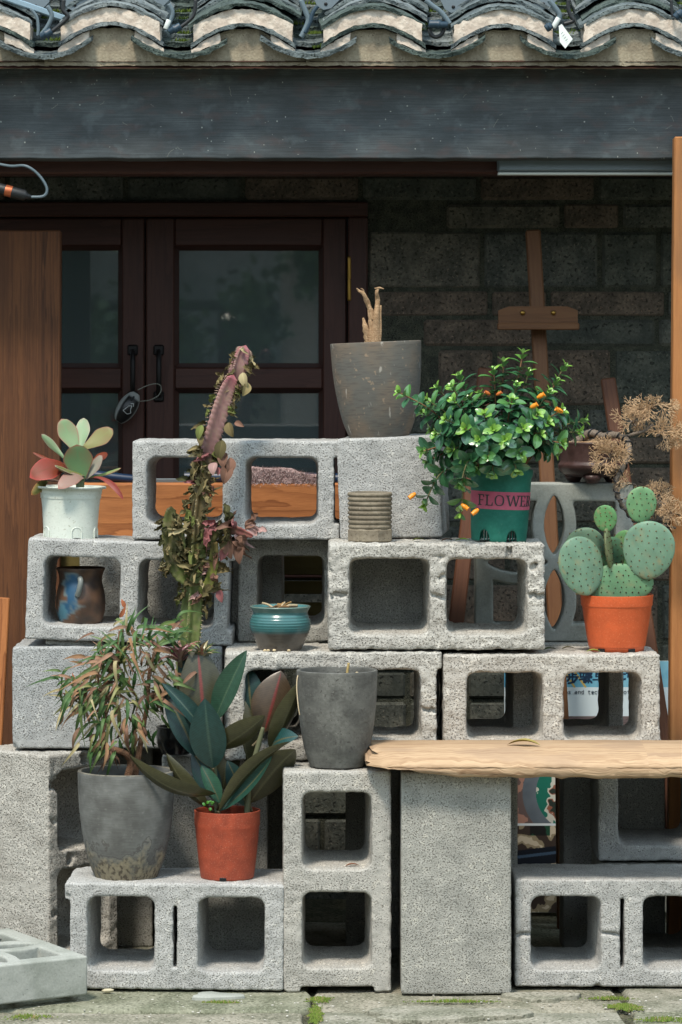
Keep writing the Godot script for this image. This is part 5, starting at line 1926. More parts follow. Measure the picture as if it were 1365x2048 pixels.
func stained_slate(_at: Vector3, h: float) -> StandardMaterial3D:
	# grey clay with a crust of pale mineral stain and dark damp marks round the foot, a grain and outline of its own
	var w := 512
	var hh := 256
	var im := Image.create(w, hh, false, Image.FORMAT_RGB8)
	var n := FastNoiseLite.new()
	n.seed = 17
	n.frequency = 0.018
	n.fractal_octaves = 5
	var n2 := FastNoiseLite.new()
	n2.seed = 19
	n2.frequency = 0.09
	n2.fractal_octaves = 3
	for y in hh:
		var v := 1.0 - float(y) / hh
		for x in w:
			# noise wrapped round the pot
			var a := TAU * x / w
			var q := n.get_noise_3d(cos(a) * 80.0, sin(a) * 80.0, v * 190.0)
			var f := n2.get_noise_3d(cos(a) * 80.0, sin(a) * 80.0, v * 190.0)
			var br := n2.get_noise_3d(cos(a) * 30.0, sin(a) * 30.0, v * 900.0)
			var c := Color(0.355, 0.355, 0.345).lerp(Color(0.46, 0.465, 0.455), clampf(0.5 + q * 1.1 + br * 0.35, 0, 1))
			c = c.lerp(Color(0.56, 0.56, 0.54), clampf(f - 0.3, 0, 1) * 0.8)
			var edge := 0.25 + q * 0.3 + f * 0.06
			if v < edge:
				var cr := clampf((edge - v) * 7.0, 0, 1)
				c = c.lerp(Color(0.47, 0.42, 0.33).lerp(Color(0.62, 0.56, 0.43), clampf(0.5 + f * 1.3, 0, 1)), cr * 0.6)
				c = c.lerp(Color(0.24, 0.21, 0.18), clampf((-f - 0.1) * 3.0, 0, 0.55) * cr)
			elif v < edge + 0.05 + f * 0.05:
				c = c.lerp(Color(0.27, 0.255, 0.24), clampf((edge + 0.05 - v) * 14.0, 0, 0.5))
			im.set_pixel(x, y, c)
	im.generate_mipmaps()
	var m := StandardMaterial3D.new()
	m.albedo_texture = ImageTexture.create_from_image(im)
	m.roughness = 0.88
	m.metallic_specular = 0.35
	m.uv1_offset = Vector3(0.25, 0, 0)
	return m

func weathered_slate() -> StandardMaterial3D:
	var w := 512
	var hh := 256
	var im := Image.create(w, hh, false, Image.FORMAT_RGB8)
	var n := FastNoiseLite.new()
	n.seed = 27
	n.frequency = 0.012
	n.fractal_octaves = 4
	var n2 := FastNoiseLite.new()
	n2.seed = 29
	n2.frequency = 0.06
	n2.fractal_octaves = 4
	for y in hh:
		var v := 1.0 - float(y) / hh
		for x in w:
			var a := TAU * x / w
			var q := n.get_noise_3d(cos(a) * 80.0, sin(a) * 80.0, v * 190.0)
			var f := n2.get_noise_3d(cos(a) * 80.0, sin(a) * 80.0, v * 190.0)
			var br := n2.get_noise_3d(cos(a) * 40.0 + 50.0, sin(a) * 40.0, v * 800.0)
			var c := Color(0.40, 0.395, 0.375).lerp(Color(0.47, 0.42, 0.37), clampf(0.35 + q * 1.4, 0, 1))
			c = c.lerp(Color(0.33, 0.31, 0.29), clampf(br * 0.9, 0, 0.5))
			var sp := n2.get_noise_3d(cos(a) * 80.0 + 300.0, sin(a) * 80.0, v * 60.0)
			if sp > 0.46:
				c = c.lerp(Color(0.7, 0.68, 0.64), clampf((sp - 0.46) * 6.0, 0, 0.75))
			if f > 0.42:
				c = c.lerp(Color(0.66, 0.56, 0.46), clampf((f - 0.42) * 5.0, 0, 0.6))
			im.set_pixel(x, y, c)
	im.generate_mipmaps()
	var m := StandardMaterial3D.new()
	m.albedo_texture = ImageTexture.create_from_image(im)
	m.roughness = 0.9
	m.metallic_specular = 0.3
	m.uv1_offset = Vector3(0.6, 0, 0)
	return m

func build_pot_slot(t: Node3D, r: float, ang: float, m: Material) -> void:
	# arched slot at the foot: a raised lip, the shade inside a flat black face
	var a := deg_to_rad(ang)
	var pts := []
	for k in 13:
		var u := PI * k / 12.0
		pts.append(Vector3(-cos(u) * 0.0095, 0.017 + sin(u) * 0.009, 0.0))
	pts.push_front(Vector3(-0.0095, 0.001, 0))
	pts.append(Vector3(0.0095, 0.001, 0))
	var o := put("slot_lip", tube(pts, 0.0012, 6), m, t)
	o.transform = Transform3D(Basis(Vector3.UP, PI / 2 - a), Vector3(cos(a) * r, 0, sin(a) * r))
	var d := MB.new()
	var f := []
	for p in pts:
		f.append(Vector3(p.x, p.y * 0.25, 0.0006))
	d.face(f, Vector3(0, 0, 1))
	var h := put("painted_slot_hole", d, mats.black_glaze_hole_shade, t)
	h.transform = Transform3D(Basis(Vector3.UP, PI / 2 - a), Vector3(cos(a) * (r + 0.0005), 0.0, sin(a) * (r + 0.0005)))

func build_footed_pot(t: Node3D, rt: float, rb: float, h: float, m: Material) -> void:
	# wall whose lower edge is cut into arches between the feet
	var mb := MB.new()
	var segs := 120
	var rows := 20
	var arch := func(a: float) -> float:
		var u := fposmod(a / TAU * 6.0 + 0.42, 1.0)
		if u > 0.28 and u < 0.72:
			return 0.021 * sqrt(maxf(0.0, 1.0 - pow((u - 0.5) / 0.22, 2.0)))
		return 0.0
	for lay_ in 2:
		var start := mb.v.size()
		for i in rows + 1:
			var tt := float(i) / rows
			for j in segs + 1:
				var a := TAU * j / segs
				var y0: float = arch.call(a)
				var y := lerpf(y0, h, tt)
				var r := lerpf(rb, rt, y / h) - 0.0025 * lay_
				if y > h * 0.88:
					r += 0.0022
				mb.add(Vector3(cos(a) * r, y, sin(a) * r))
		for i in rows:
			for j in segs:
				var a := start + i * (segs + 1) + j
				if lay_ == 0:
					mb.quad(a, a + 1, a + segs + 2, a + segs + 1)
				else:
					mb.quad(a, a + segs + 1, a + segs + 2, a + 1)
	# rim and foot edges between the two layers
	var off := (rows + 1) * (segs + 1)
	for j in segs:
		var a := rows * (segs + 1) + j
		mb.quad(a, a + 1, a + 1 + off, a + off)
		mb.quad(j, j + off, j + 1 + off, j + 1)
	put("body", mb, m, t)
	# inner floor a little above the feet, with the upright ribs that show under the arches
	put("pot_floor", lathe([Vector2(0, 0.022), Vector2(rb - 0.003, 0.022), Vector2(rb - 0.003, 0.024), Vector2(0, 0.024)], 32), m, t)
	for k in 44:
		var a := TAU * k / 44.0
		var rr := put("floor_rib", box(Vector3(0.0018, 0.02, 0.0018), 0.0003), m, t)
		rr.position = Vector3(cos(a) * (rb - 0.009), 0.0115, sin(a) * (rb - 0.009))

func build_band(t: Node3D, rt: float, rb: float, h: float) -> void:
	var y0 := 0.0585
	var y1 := 0.0905
	var m := MB.new()
	var segs := 72
	for i in 3:
		var y := lerpf(y0, y1, i / 2.0)
		var r := lerpf(rb, rt, y / h) + 0.0004
		for j in segs + 1:
			var a := TAU * j / segs
			m.add(Vector3(cos(a) * r, y, sin(a) * r))
	for i in 2:
		for j in segs:
			var a := i * (segs + 1) + j
			m.quad(a, a + 1, a + segs + 2, a + segs + 1)
	var band := put("pink_band", m, mat(mottle(223, Color(0.74, 0.37, 0.45), Color(0.7, 0.33, 0.42), Color(0.5, 0.3, 0.33), Color(0.8, 0.55, 0.58), 0.01, 0.05, 0.06, 0.06, 0.03, 256), 0.55, 5.0), t)
	# the word, laid round the pot
	var font := SystemFont.new()
	font.font_names = PackedStringArray(["Droid Serif"])
	var tm := TextMesh.new()
	tm.font = font
	tm.text = "FLOWER"
	tm.font_size = 32
	tm.pixel_size = 0.00082
	tm.depth = 0.0008
	var arr := tm.get_mesh_arrays()
	var v: PackedVector3Array = arr[Mesh.ARRAY_VERTEX]
	var nn: PackedVector3Array = arr[Mesh.ARRAY_NORMAL]
	for i in v.size():
		var p := v[i]
		var y := (y0 + y1) * 0.5 + p.y - 0.0005
		var r := lerpf(rb, rt, y / h) + 0.0008 + p.z
		var a := PI / 2 - (p.x * 1.1 + 0.0115) / 0.056
		v[i] = Vector3(cos(a) * r, y, sin(a) * r)
		nn[i] = Basis(Vector3.UP, PI / 2 - a) * nn[i]
	arr[Mesh.ARRAY_VERTEX] = v
	arr[Mesh.ARRAY_NORMAL] = nn
	arr[Mesh.ARRAY_TANGENT] = null
	var am := ArrayMesh.new()
	am.add_surface_from_arrays(Mesh.PRIMITIVE_TRIANGLES, arr)
	put("lettering", am, plain(Color(0.16, 0.2, 0.2), 0.6), band)

func build_stump(t: Node3D, z: float) -> void:
	var o := thing("dead_stump", "bleached dead plant stump with broken forks in the top planter", "dead plant", t.position)
	var inv := t.position
	var limbs := [
		[[745, 712], [745, 690], [746, 660], [743, 630], [738, 612], [728, 588], [719, 582], [714, 577]],
		[[750, 712], [751, 685], [752, 655], [753, 628], [756, 600], [754, 585], [758, 576], [768, 578]],
		[[738, 710], [736, 680], [731, 655], [727, 636]],
		[[755, 710], [757, 680], [759, 640], [762, 610]],
		[[746, 640], [741, 620], [737, 606], [735, 598]],
		[[758, 576], [752, 577], [750, 576]],
		[[728, 588], [727, 580], [722, 577]],
	]
	var rad := [[0.011, 0.0085, 0.008, 0.0065, 0.005, 0.0036, 0.0025, 0.0012], [0.011, 0.0095, 0.008, 0.006, 0.0042, 0.0034, 0.0028, 0.001], [0.008, 0.007, 0.0055, 0.002], [0.008, 0.0065, 0.0045, 0.0018], [0.004, 0.003, 0.0025, 0.001], [0.002, 0.0015, 0.0006], [0.002, 0.0015, 0.0006]]
	for i in limbs.size():
		var pts := []
		for q in limbs[i]:
			pts.append(P(q[0], q[1], z + rng.randf_range(-0.004, 0.004)) - inv)
		var path := smooth_path(pts, 4)
		var rr := []
		for k in path.size():
			var f := float(k) / 4.0
			var a := int(f)
			rr.append(lerpf(rad[i][min(a, rad[i].size() - 1)], rad[i][min(a + 1, rad[i].size() - 1)], f - a) * rng.randf_range(0.85, 1.15))
		put("trunk" if i < 2 else "twig", tube(path, rr, 9, Color(1, 1, 1), 0.12), mats.bark_pale, o)

# ---------------------------------------------------------------- rubber plant
func build_rubber_plant() -> void:
	var at: Vector3 = pot_at.rubber
	var t := thing("rubber_plant", "rubber plant with large dark leathery leaves and red midribs", "plant", at)
	var up := Color(0.022, 0.062, 0.055)
	var green := Color(0.035, 0.09, 0.055)
	var under := Color(0.058, 0.058, 0.028)
	var olive := Color(0.065, 0.065, 0.03)
	var red := Color(0.2, 0.04, 0.035)
	var rib := Color(0.12, 0.12, 0.06)
	# base x, y; tip x, y; depth of base and of tip; width in pixels; which face we see (1 upper, -1 under); bend, cup, turn of the face left/right and up, colours, shape
	var rows := [
		[411, 1473, 395, 1288, -0.09, -0.12, 72, -1, 0.05, 0.18, 0.1, -0.1, green, under, red],
		[427, 1536, 410, 1397, -0.06, -0.035, 60, 1, 0.06, 0.25, -0.15, 0.15, up, under, Color(0.05, 0.1, 0.08)],
		[429, 1443, 494, 1301, -0.07, -0.05, 42, 1, 0.03, 0.4, -0.5, 0.1, green, under, Color(0.07, 0.13, 0.08)],
		[421, 1480, 324, 1366, -0.07, -0.06, 30, 1, 0.06, 0.55, 0.4, 0.5, up, under, Color(0.07, 0.12, 0.09)],
		[392, 1512, 330, 1385, -0.1, -0.12, 46, 1, 0.06, 0.3, 0.5, 0.0, up, under, rib],
		[431, 1500, 530, 1431, -0.06, -0.01, 46, -1, 0.06, 0.3, 0.2, -0.5, green, olive, rib],
		[438, 1624, 581, 1483, -0.06, -0.01, 30, -1, -0.10, 0.5, 0.4, -0.9, up, olive, rib],
		[500, 1606, 591, 1499, -0.08, -0.03, 62, -1, -0.07, 0.25, 0.2, -0.4, green, olive, rib],
		[432, 1588, 260, 1511, -0.05, 0.0, 36, -1, 0.17, 0.35, -0.1, -0.9, up, olive, rib],
		[418, 1616, 333, 1507, -0.07, -0.07, 32, -1, 0.1, 0.35, -0.5, -0.3, up, olive, rib],
		[529, 1464, 563, 1342, -0.11, -0.13, 68, -1, 0.04, 0.2, 0.1, -0.1, green, Color(0.085, 0.055, 0.032), red],
		[505, 1430, 496, 1335, -0.14, -0.155, 46, 1, 0.05, 0.2, -0.2, 0.2, up, under, rib],
		[540, 1497, 601, 1362, -0.09, -0.06, 38, -1, 0.05, 0.45, 0.6, -0.2, green, olive, rib],
		[498, 1528, 474, 1385, -0.13, -0.14, 48, -1, 0.05, 0.3, -0.3, -0.1, green, olive, rib],
		[540, 1498, 597, 1473, -0.1, -0.05, 40, 1, 0.14, 0.2, 0.0, 0.7, Color(0.02, 0.085, 0.085), under, rib],
		[494, 1612, 455, 1521, -0.1, -0.09, 38, 1, 0.05, 0.3, 0.2, 0.2, up, under, rib],
		[446, 1580, 461, 1440, -0.13, -0.16, 50, -1, 0.05, 0.3, 0.3, -0.1, green, olive, rib],
		[440, 1606, 402, 1530, -0.06, -0.06, 28, 1, 0.05, 0.35, 0.4, 0.3, Color(0.03, 0.1, 0.06), under, rib],
		[402, 1440, 364, 1299, -0.13, -0.16, 46, 1, 0.05, 0.25, 0.4, 0.1, up, under, rib],
		[436, 1600, 385, 1505, -0.11, -0.13, 42, 1, 0.05, 0.3, 0.4, 0.0, up, under, rib],
		[440, 1622, 545, 1512, -0.07, -0.035, 26, 1, -0.08, 0.4, -0.3, 0.8, Color(0.025, 0.08, 0.06), olive, rib],
	]
	for q in rows:
		var b := P(q[0], q[1], q[4]) - at
		var e := P(q[2], q[3], q[5]) - at
		var look := Vector3(q[10], q[11], 1.0).normalized() * float(q[7])
		var w: float = q[6] * 1.24 / scale_at(q[4])
		var m := leaf(b, e, look, w, "elliptic", q[8] * q[7], q[9], q[12], q[13], q[14], 0.0008, 18)
		put("leaf", m, mats.vc_rubber, t)
		# stalk to the stem
		var sx := 432.0 if q[0] < 470 else 505.0
		var sy: float = min(q[1] + 28, 1622.0)
		if absf(q[0] - sx) > 3:
			put("leaf_stalk", tube(smooth_path([b, (b + P(sx, sy, -0.08) - at) * 0.5 + Vector3(0, -0.002, 0), P(sx, sy, -0.08) - at], 4), 0.0021, 7, Color(0.11, 0.09, 0.05)), mats.vc, t)
	for st in [[[436, 1648], [434, 1600], [428, 1540], [424, 1480], [422, 1458]], [[494, 1645], [497, 1590], [507, 1530], [520, 1480], [527, 1455]]]:
		var pts := []
		for p in st:
			pts.append(P(p[0], p[1], -0.078) - at)
		put("stem", tube(smooth_path(pts, 4), [0.006, 0.006, 0.0058, 0.0058, 0.0056, 0.0056, 0.0055, 0.0055, 0.0054, 0.0052, 0.005, 0.005, 0.0046, 0.0044, 0.0042, 0.004, 0.0035], 9, Color(0.13, 0.14, 0.075), 0.05), mats.vc, t)
	# the furled red tip leaf
	put("bud", tube(smooth_path([P(424, 1462, -0.055) - at, P(417, 1440, -0.05) - at, P(412, 1420, -0.046) - at, P(411, 1404, -0.045) - at], 4), [0.0036, 0.004, 0.0042, 0.004, 0.0038, 0.0034, 0.003, 0.0026, 0.0022, 0.0018, 0.0014, 0.001, 0.0006], 8, Color(0.22, 0.03, 0.04)), mats.vc_gloss, t)
	# a weed seedling in the pot
	for k in 7:
		var c := P(418 + rng.randf_range(-8, 10), 1622 - rng.randf_range(0, 16), -0.035) - at
		put("seedling_leaf", leaf(c, c + Vector3(rng.randf_range(-0.006, 0.006), 0.005, rng.randf_range(0, 0.004)), Vector3(0, 0.6, 1), 0.0055, "small", 0.1, 0.1, Color(0.07, 0.24, 0.03), Color(0.06, 0.2, 0.03), Color(0.09, 0.27, 0.05), 0.0004, 5), mats.vc_leaf, t)

# ---------------------------------------------------------------- paddle plant (fleshy round leaves)
func build_paddle_plant() -> void:
	var at: Vector3 = pot_at.paddle
	var t := thing("paddle_plant", "succulent with thick round green leaves edged red in white pot", "plant", at)
	var g := Color(0.11, 0.2, 0.085)
	var gl := Color(0.2, 0.3, 0.165)
	var pk := Color(0.27, 0.13, 0.115)
	var rd := Color(0.17, 0.036, 0.018)
	var ol := Color(0.15, 0.155, 0.045)
	var edge := Color(0.26, 0.075, 0.055)
	var rows := [
		[155, 902, 123, 838, -0.37, -0.40, 40, 0.1, 0.3, g, edge],
		[163, 892, 168, 836, -0.375, -0.41, 29, 0.0, 0.2, gl, Color(0.4, 0.3, 0.24)],
		[170, 895, 226, 858, -0.36, -0.37, 38, -0.2, 0.6, Color(0.17, 0.17, 0.05), rd],
		[128, 915, 83, 868, -0.365, -0.38, 17, -0.9, 0.6, gl, pk],
		[116, 925, 66, 905, -0.355, -0.36, 11, 0.1, 2.2, rd, rd],
		[134, 934, 60, 955, -0.335, -0.29, 48, 0.3, 0.9, rd, Color(0.4, 0.05, 0.04)],
		[161, 962, 154, 889, -0.33, -0.315, 60, 0.0, 0.15, Color(0.12, 0.215, 0.1), edge],
		[172, 957, 205, 911, -0.335, -0.32, 26, -0.7, 0.5, Color(0.3, 0.29, 0.23), pk],
		[167, 950, 111, 933, -0.33, -0.28, 36, -0.1, 2.4, ol, Color(0.36, 0.3, 0.26)],
		[166, 955, 117, 978, -0.325, -0.265, 34, 0.1, 1.0, Color(0.28, 0.18, 0.145), Color(0.27, 0.1, 0.08)],
		[178, 955, 243, 936, -0.34, -0.33, 11, -0.2, 2.4, Color(0.18, 0.26, 0.09), Color(0.3, 0.1, 0.06)],
		[186, 955, 247, 999, -0.335, -0.28, 15, 0.3, 1.8, Color(0.2, 0.045, 0.035), Color(0.26, 0.03, 0.035)],
		[118, 962, 69, 949, -0.34, -0.31, 14, 0.2, 2.0, Color(0.33, 0.22, 0.18), rd],
		[95, 958, 63, 990, -0.345, -0.315, 20, 0.5, 0.5, ol, Color(0.4, 0.16, 0.06)],
		[150, 905, 140, 858, -0.39, -0.44, 30, 0.2, 0.2, g, edge],
		[185, 925, 214, 905, -0.39, -0.42, 20, -0.3, 0.4, rd, rd],
	]
	for q in rows:
		var b := P(q[0], q[1], q[4]) - at
		var e := P(q[2], q[3], q[5]) - at
		var cu: Color = q[9]
		var droop := 0.10 if q[3] < q[1] else 0.16
		put("leaf", leaf(b, e, Vector3(q[7], q[8] * 0.7, 1.0), q[6] * 1.08 / scale_at(q[4]), "paddle", droop if q[3] > q[1] else -0.05, 0.16, cu, cu.lerp(Color(0.4, 0.3, 0.25), 0.2), cu, 0.0028, 14, 0.0, q[10]), mats.vc_fleshy, t)
	put("stem", tube(smooth_path([P(160, 985, -0.345) - at, P(161, 950, -0.35) - at, P(160, 910, -0.36) - at], 4), 0.008, 9, Color(0.2, 0.24, 0.12)), mats.vc, t)

# ---------------------------------------------------------------- glossy bush with orange flowers
func build_bush() -> void:
	var at: Vector3 = pot_at.bush
	var t := thing("goldfish_bush", "bushy plant with small glossy green leaves and orange flowers", "plant", at)
	var r := RandomNumberGenerator.new()
	r.seed = 12
	# eight leaf forms: old dark, middle and young bright ones
	var forms := []
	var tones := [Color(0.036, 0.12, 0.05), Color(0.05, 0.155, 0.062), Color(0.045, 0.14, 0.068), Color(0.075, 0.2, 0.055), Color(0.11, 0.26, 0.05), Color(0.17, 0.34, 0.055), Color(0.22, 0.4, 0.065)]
	for c in tones:
		var v := []
		for k in 2:
			v.append(leaf(Vector3.ZERO, Vector3(0, 0.026, 0), Vector3(0, 0, 1), 0.0165 - k * 0.001, "small", 0.05 + 0.03 * k, 0.22 + 0.1 * k, c, c.lerp(Color(0.12, 0.16, 0.1), 0.5), c * 1.35, 0.0006, 8).mesh())
		forms.append(v)
	var tips := [[801, 786, -0.13], [876, 777, -0.2], [919, 754, -0.22], [905, 775, -0.16], [1007, 725, -0.23], [988, 742, -0.2], [1046, 708, -0.22], [1058, 745, -0.2], [1130, 734, -0.22], [1114, 764, -0.19], [1099, 786, -0.16], [1122, 822, -0.15], [1168, 842, -0.21], [1157, 864, -0.18], [1033, 772, -0.17], [1024, 802, -0.14], [969, 830, -0.13], [909, 802, -0.14], [857, 802, -0.15], [846, 826, -0.17], [986, 860, -0.11], [1046, 857, -0.11], [1080, 866, -0.12], [1122, 886, -0.13], [977, 913, -0.1], [1041, 907, -0.11], [848, 902, -0.15], [856, 922, -0.16], [850, 1008, -0.14], [922, 968, -0.115], [921, 1026, -0.12], [1033, 940, -0.12], [893, 840, -0.12], [931, 858, -0.11], [875, 868, -0.12], [958, 880, -0.1], [1010, 880, -0.1], [1075, 830, -0.12], [1095, 845, -0.13], [940, 800, -0.17], [960, 790, -0.2], [1075, 790, -0.2], [905, 900, -0.13], [1090, 905, -0.16], [955, 935, -0.13], [865, 860, -0.18], [1110, 905, -0.19], [890, 820, -0.2], [1030, 830, -0.21], [990, 790, -0.24], [1060, 870, -0.2], [930, 880, -0.22], [985, 945, -0.12], [880, 940, -0.17]]
	var leaves := []      # [position, direction, facing, size, tone]
	for q in tips:
		var tip := P(q[0], q[1], q[2]) - at
		var root := Vector3(clampf(tip.x * 0.35, -0.035, 0.035), 0.118, clampf(tip.z * 0.3, -0.03, 0.03))
		var mid := root.lerp(tip, 0.5) + Vector3(0, 0.03, 0.01)
		if q[1] > 930:       # trailing shoots arch over the rim
			mid = Vector3(lerpf(root.x, tip.x, 0.65), 0.15 if q[0] > 900 else 0.13, lerpf(root.z, tip.z, 0.8))
		var path := smooth_path([root, mid, tip], 10)
		var n := path.size()
		put("stem", tube(path, 0.0013, 6, Color(0.13, 0.12, 0.05) if r.randf() < 0.6 else Color(0.2, 0.1, 0.05)), mats.vc, t)
		var len := 0.0
		for i in n - 1:
			len += (path[i + 1] - path[i]).length()
		var pairs := int(clampf(len / 0.0125, 4, 9))
		for k in pairs:
			var f := 1.0 - 0.62 * k / pairs
			var i := int(f * (n - 1))
			var p: Vector3 = path[i]
			var d: Vector3 = (path[min(i + 1, n - 1)] - path[max(i - 1, 0)]).normalized()
			var turn := k * PI / 2 + r.randf_range(-0.4, 0.4)
			var sx := d.cross(Vector3(0.2, 0.1, 1)).normalized()
			var sy := sx.cross(d)
			for sd in 2:
				var a := turn + sd * PI + r.randf_range(-0.25, 0.25)
				var out := sx * cos(a) + sy * sin(a)
				var lift := 0.9 if k == 0 else (0.55 if k == 1 else 0.25)
				var dir := (out + d * lift + Vector3(0, -0.1, 0.12)).normalized()
				var face_ := (d + Vector3(0, 0.55, 0.35)).normalized()
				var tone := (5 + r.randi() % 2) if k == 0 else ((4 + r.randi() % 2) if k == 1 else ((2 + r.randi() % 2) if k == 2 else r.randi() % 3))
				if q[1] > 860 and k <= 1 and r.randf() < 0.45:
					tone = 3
				var size := (0.62 if k == 0 else (0.85 if k == 1 else r.randf_range(0.95, 1.25)))
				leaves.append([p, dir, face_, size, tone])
			if k == 0:
				for sd in 2:
					var a := turn + PI / 2 + sd * PI
					var out := sx * cos(a) + sy * sin(a)
					leaves.append([p, (out * 0.6 + d).normalized(), (d + Vector3(0, 0.4, 0.5)).normalized(), 0.45, 6])
	# nearest ones as single leaves, the others joined
	leaves.sort_custom(func(a, b): return a[0].z + a[0].length() * 0.6 > b[0].z + b[0].length() * 0.6)
	var rest := MB.new()
	for i in leaves.size():
		var q: Array = leaves[i]
		var x := lay(q[0], q[1], q[2], q[3])
		if i < 296:
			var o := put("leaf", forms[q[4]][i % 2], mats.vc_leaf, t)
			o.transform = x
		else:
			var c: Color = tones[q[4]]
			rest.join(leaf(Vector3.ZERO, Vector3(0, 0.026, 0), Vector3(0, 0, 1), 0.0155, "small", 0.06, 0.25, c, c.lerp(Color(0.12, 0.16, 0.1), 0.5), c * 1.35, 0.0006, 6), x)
	rest.own_normals = false
	rest.n = PackedVector3Array()
	stuff(put("inner_leaves", rest, mats.vc_leaf, t))
	# pouch flowers
	for q in [[1066, 813, -0.12], [1080, 793, -0.14], [1121, 822, -0.14], [953, 1022, -0.115], [827, 990, -0.14], [928, 1012, -0.12], [997, 788, -0.14], [977, 787, -0.14]]:
		var p := P(q[0], q[1], q[2]) - at
		var old: bool = q[0] > 970 and q[0] < 1000
		var c := Color(0.5, 0.13, 0.02) if old else Color(0.83, 0.27, 0.015)
		var ax := Vector3(-1.0 if r.randf() < 0.5 else 1.0, -0.75 if q[1] > 900 else 0.55, 0.25).normalized()
		var fl := lathe([Vector2(0.0, -0.006), Vector2(0.0025, -0.005), Vector2(0.0042, 0.0), Vector2(0.0046, 0.004), Vector2(0.0036, 0.0075), Vector2(0.0048, 0.0095), Vector2(0.004, 0.0097), Vector2(0.0028, 0.007), Vector2(0.003, 0.002)], 12, 0.1, int(q[0]), [c * 0.8, c, c, c, c * 1.05, c * 1.1, c, c * 0.6, c * 0.5])
		var o := put("flower", fl, mats.vc_gloss, t)
		o.transform = lay(p, ax, Vector3.UP, 0.75 if old else 1.0)

# ---------------------------------------------------------------- prickly pear
func pad_shape(w: float, h: float, d: float, seed_: int, col: Color, side: Color) -> MB:
	# an egg-shaped flat pad standing on its narrow end at the origin
	var m := MB.new()
	var n := FastNoiseLite.new()
	n.seed = seed_
	n.frequency = 22.0
	var rings := 18
	var segs := 36
	for i in rings + 1:
		var t := float(i) / rings
		var a := t * PI
		var y := h * 0.5 * (1.0 - cos(a))
		var wide := sin(a) * (1.0 + 0.16 * (t - 0.5) * 2.0 * (1.0 - absf(t - 0.5)))
		wide = maxf(wide, 0.12 if i < 2 else 0.001)
		for j in segs:
			var b := TAU * j / segs
			var px := cos(b) * wide * w * 0.5
			var pz := sin(b) * sqrt(maxf(wide, 0.0)) * d * 0.5 * (0.75 + 0.25 * absf(sin(b)))
			var q := 1.0 + 0.03 * n.get_noise_3d(px * 2.0, y * 2.0, pz)
			var nn := n.get_noise_3d(px * 1.5, y * 1.5, 5.0)
			m.add(Vector3(px * q, y, pz * q), col.lerp(side, clampf(0.35 + nn * 1.1, 0, 1)).lerp(Color(0.3, 0.25, 0.13), clampf((n.get_noise_3d(px * 2.6 + 3.0, y * 2.6, 1.0) - 0.25) * 2.2 + (0.45 - y / h * 3.0 if y < h * 0.15 else 0.0) + (0.35 * maxf(0.0, n.get_noise_2d(px * 3.0, y * 3.0)) if absf(cos(b)) > 0.93 else 0.0), 0, 0.65)))
	for i in rings:
		for j in segs:
			var a := i * segs + j
			var b := i * segs + (j + 1) % segs
			m.quad(a, b, b + segs, a + segs)
	return m

func spine_shape(w: float, h: float, d: float, seed_: int, step: float, dark: bool) -> MB:
	# small cushions with short bristles in slanting rows over both faces and round the edge
	var m := MB.new()
	var r := RandomNumberGenerator.new()
	r.seed = seed_
	var bump := lathe([Vector2(0.00135, -0.0006), Vector2(0.0013, 0.0004), Vector2(0.0006, 0.0011), Vector2(0, 0.0012)], 6)
	var y := h * 0.08
	var row := 0
	while y < h * 0.98:
		var t := acos(clampf(1.0 - 2.0 * y / h, -1, 1)) / PI
		var wide := sin(t * PI) * (1.0 + 0.16 * (t - 0.5) * 2.0 * (1.0 - absf(t - 0.5))) * w * 0.5
		var x := -wide + (step * 0.5 if row % 2 else 0.0)
		while x < wide:
			for sg in [1.0, -1.0]:
				var c := clampf(x / maxf(wide, 1e-4), -1, 1)
				var z: float = sqrt(maxf(0.0, 1.0 - c * c)) * sqrt(maxf(0.0, wide / (w * 0.5))) * d * 0.5 * (0.75 + 0.25 * sqrt(maxf(0.0, 1.0 - c * c))) * sg
				var p := Vector3(x + r.randf_range(-0.002, 0.002), y + r.randf_range(-0.0022, 0.0022), z)
				var dir := Vector3(c * 0.6, 0.1, sg).normalized()
				var b2 := MB.new()
				b2.join(bump)
				var col := Color(0.07, 0.05, 0.03) if dark or r.randf() < 0.5 else Color(0.2, 0.15, 0.08)
				for i in b2.c.size():
					b2.c[i] = col
				m.join(b2, lay(p, dir, Vector3.UP, r.randf_range(0.7, 1.15)))
				for k in 2:
					var e := p + (dir + Vector3(r.randf_range(-0.6, 0.6), r.randf_range(-0.6, 0.6), 0)).normalized() * r.randf_range(0.002, 0.0045)
					var s := tube([p, e], [0.00025, 0.00008], 3, Color(0.4, 0.3, 0.15))
					s.n.resize(s.v.size())
					s.n.fill(dir)
					s.own_normals = true
					m.join(s)
			x += step
		y += step * 0.86
		row += 1
	return m

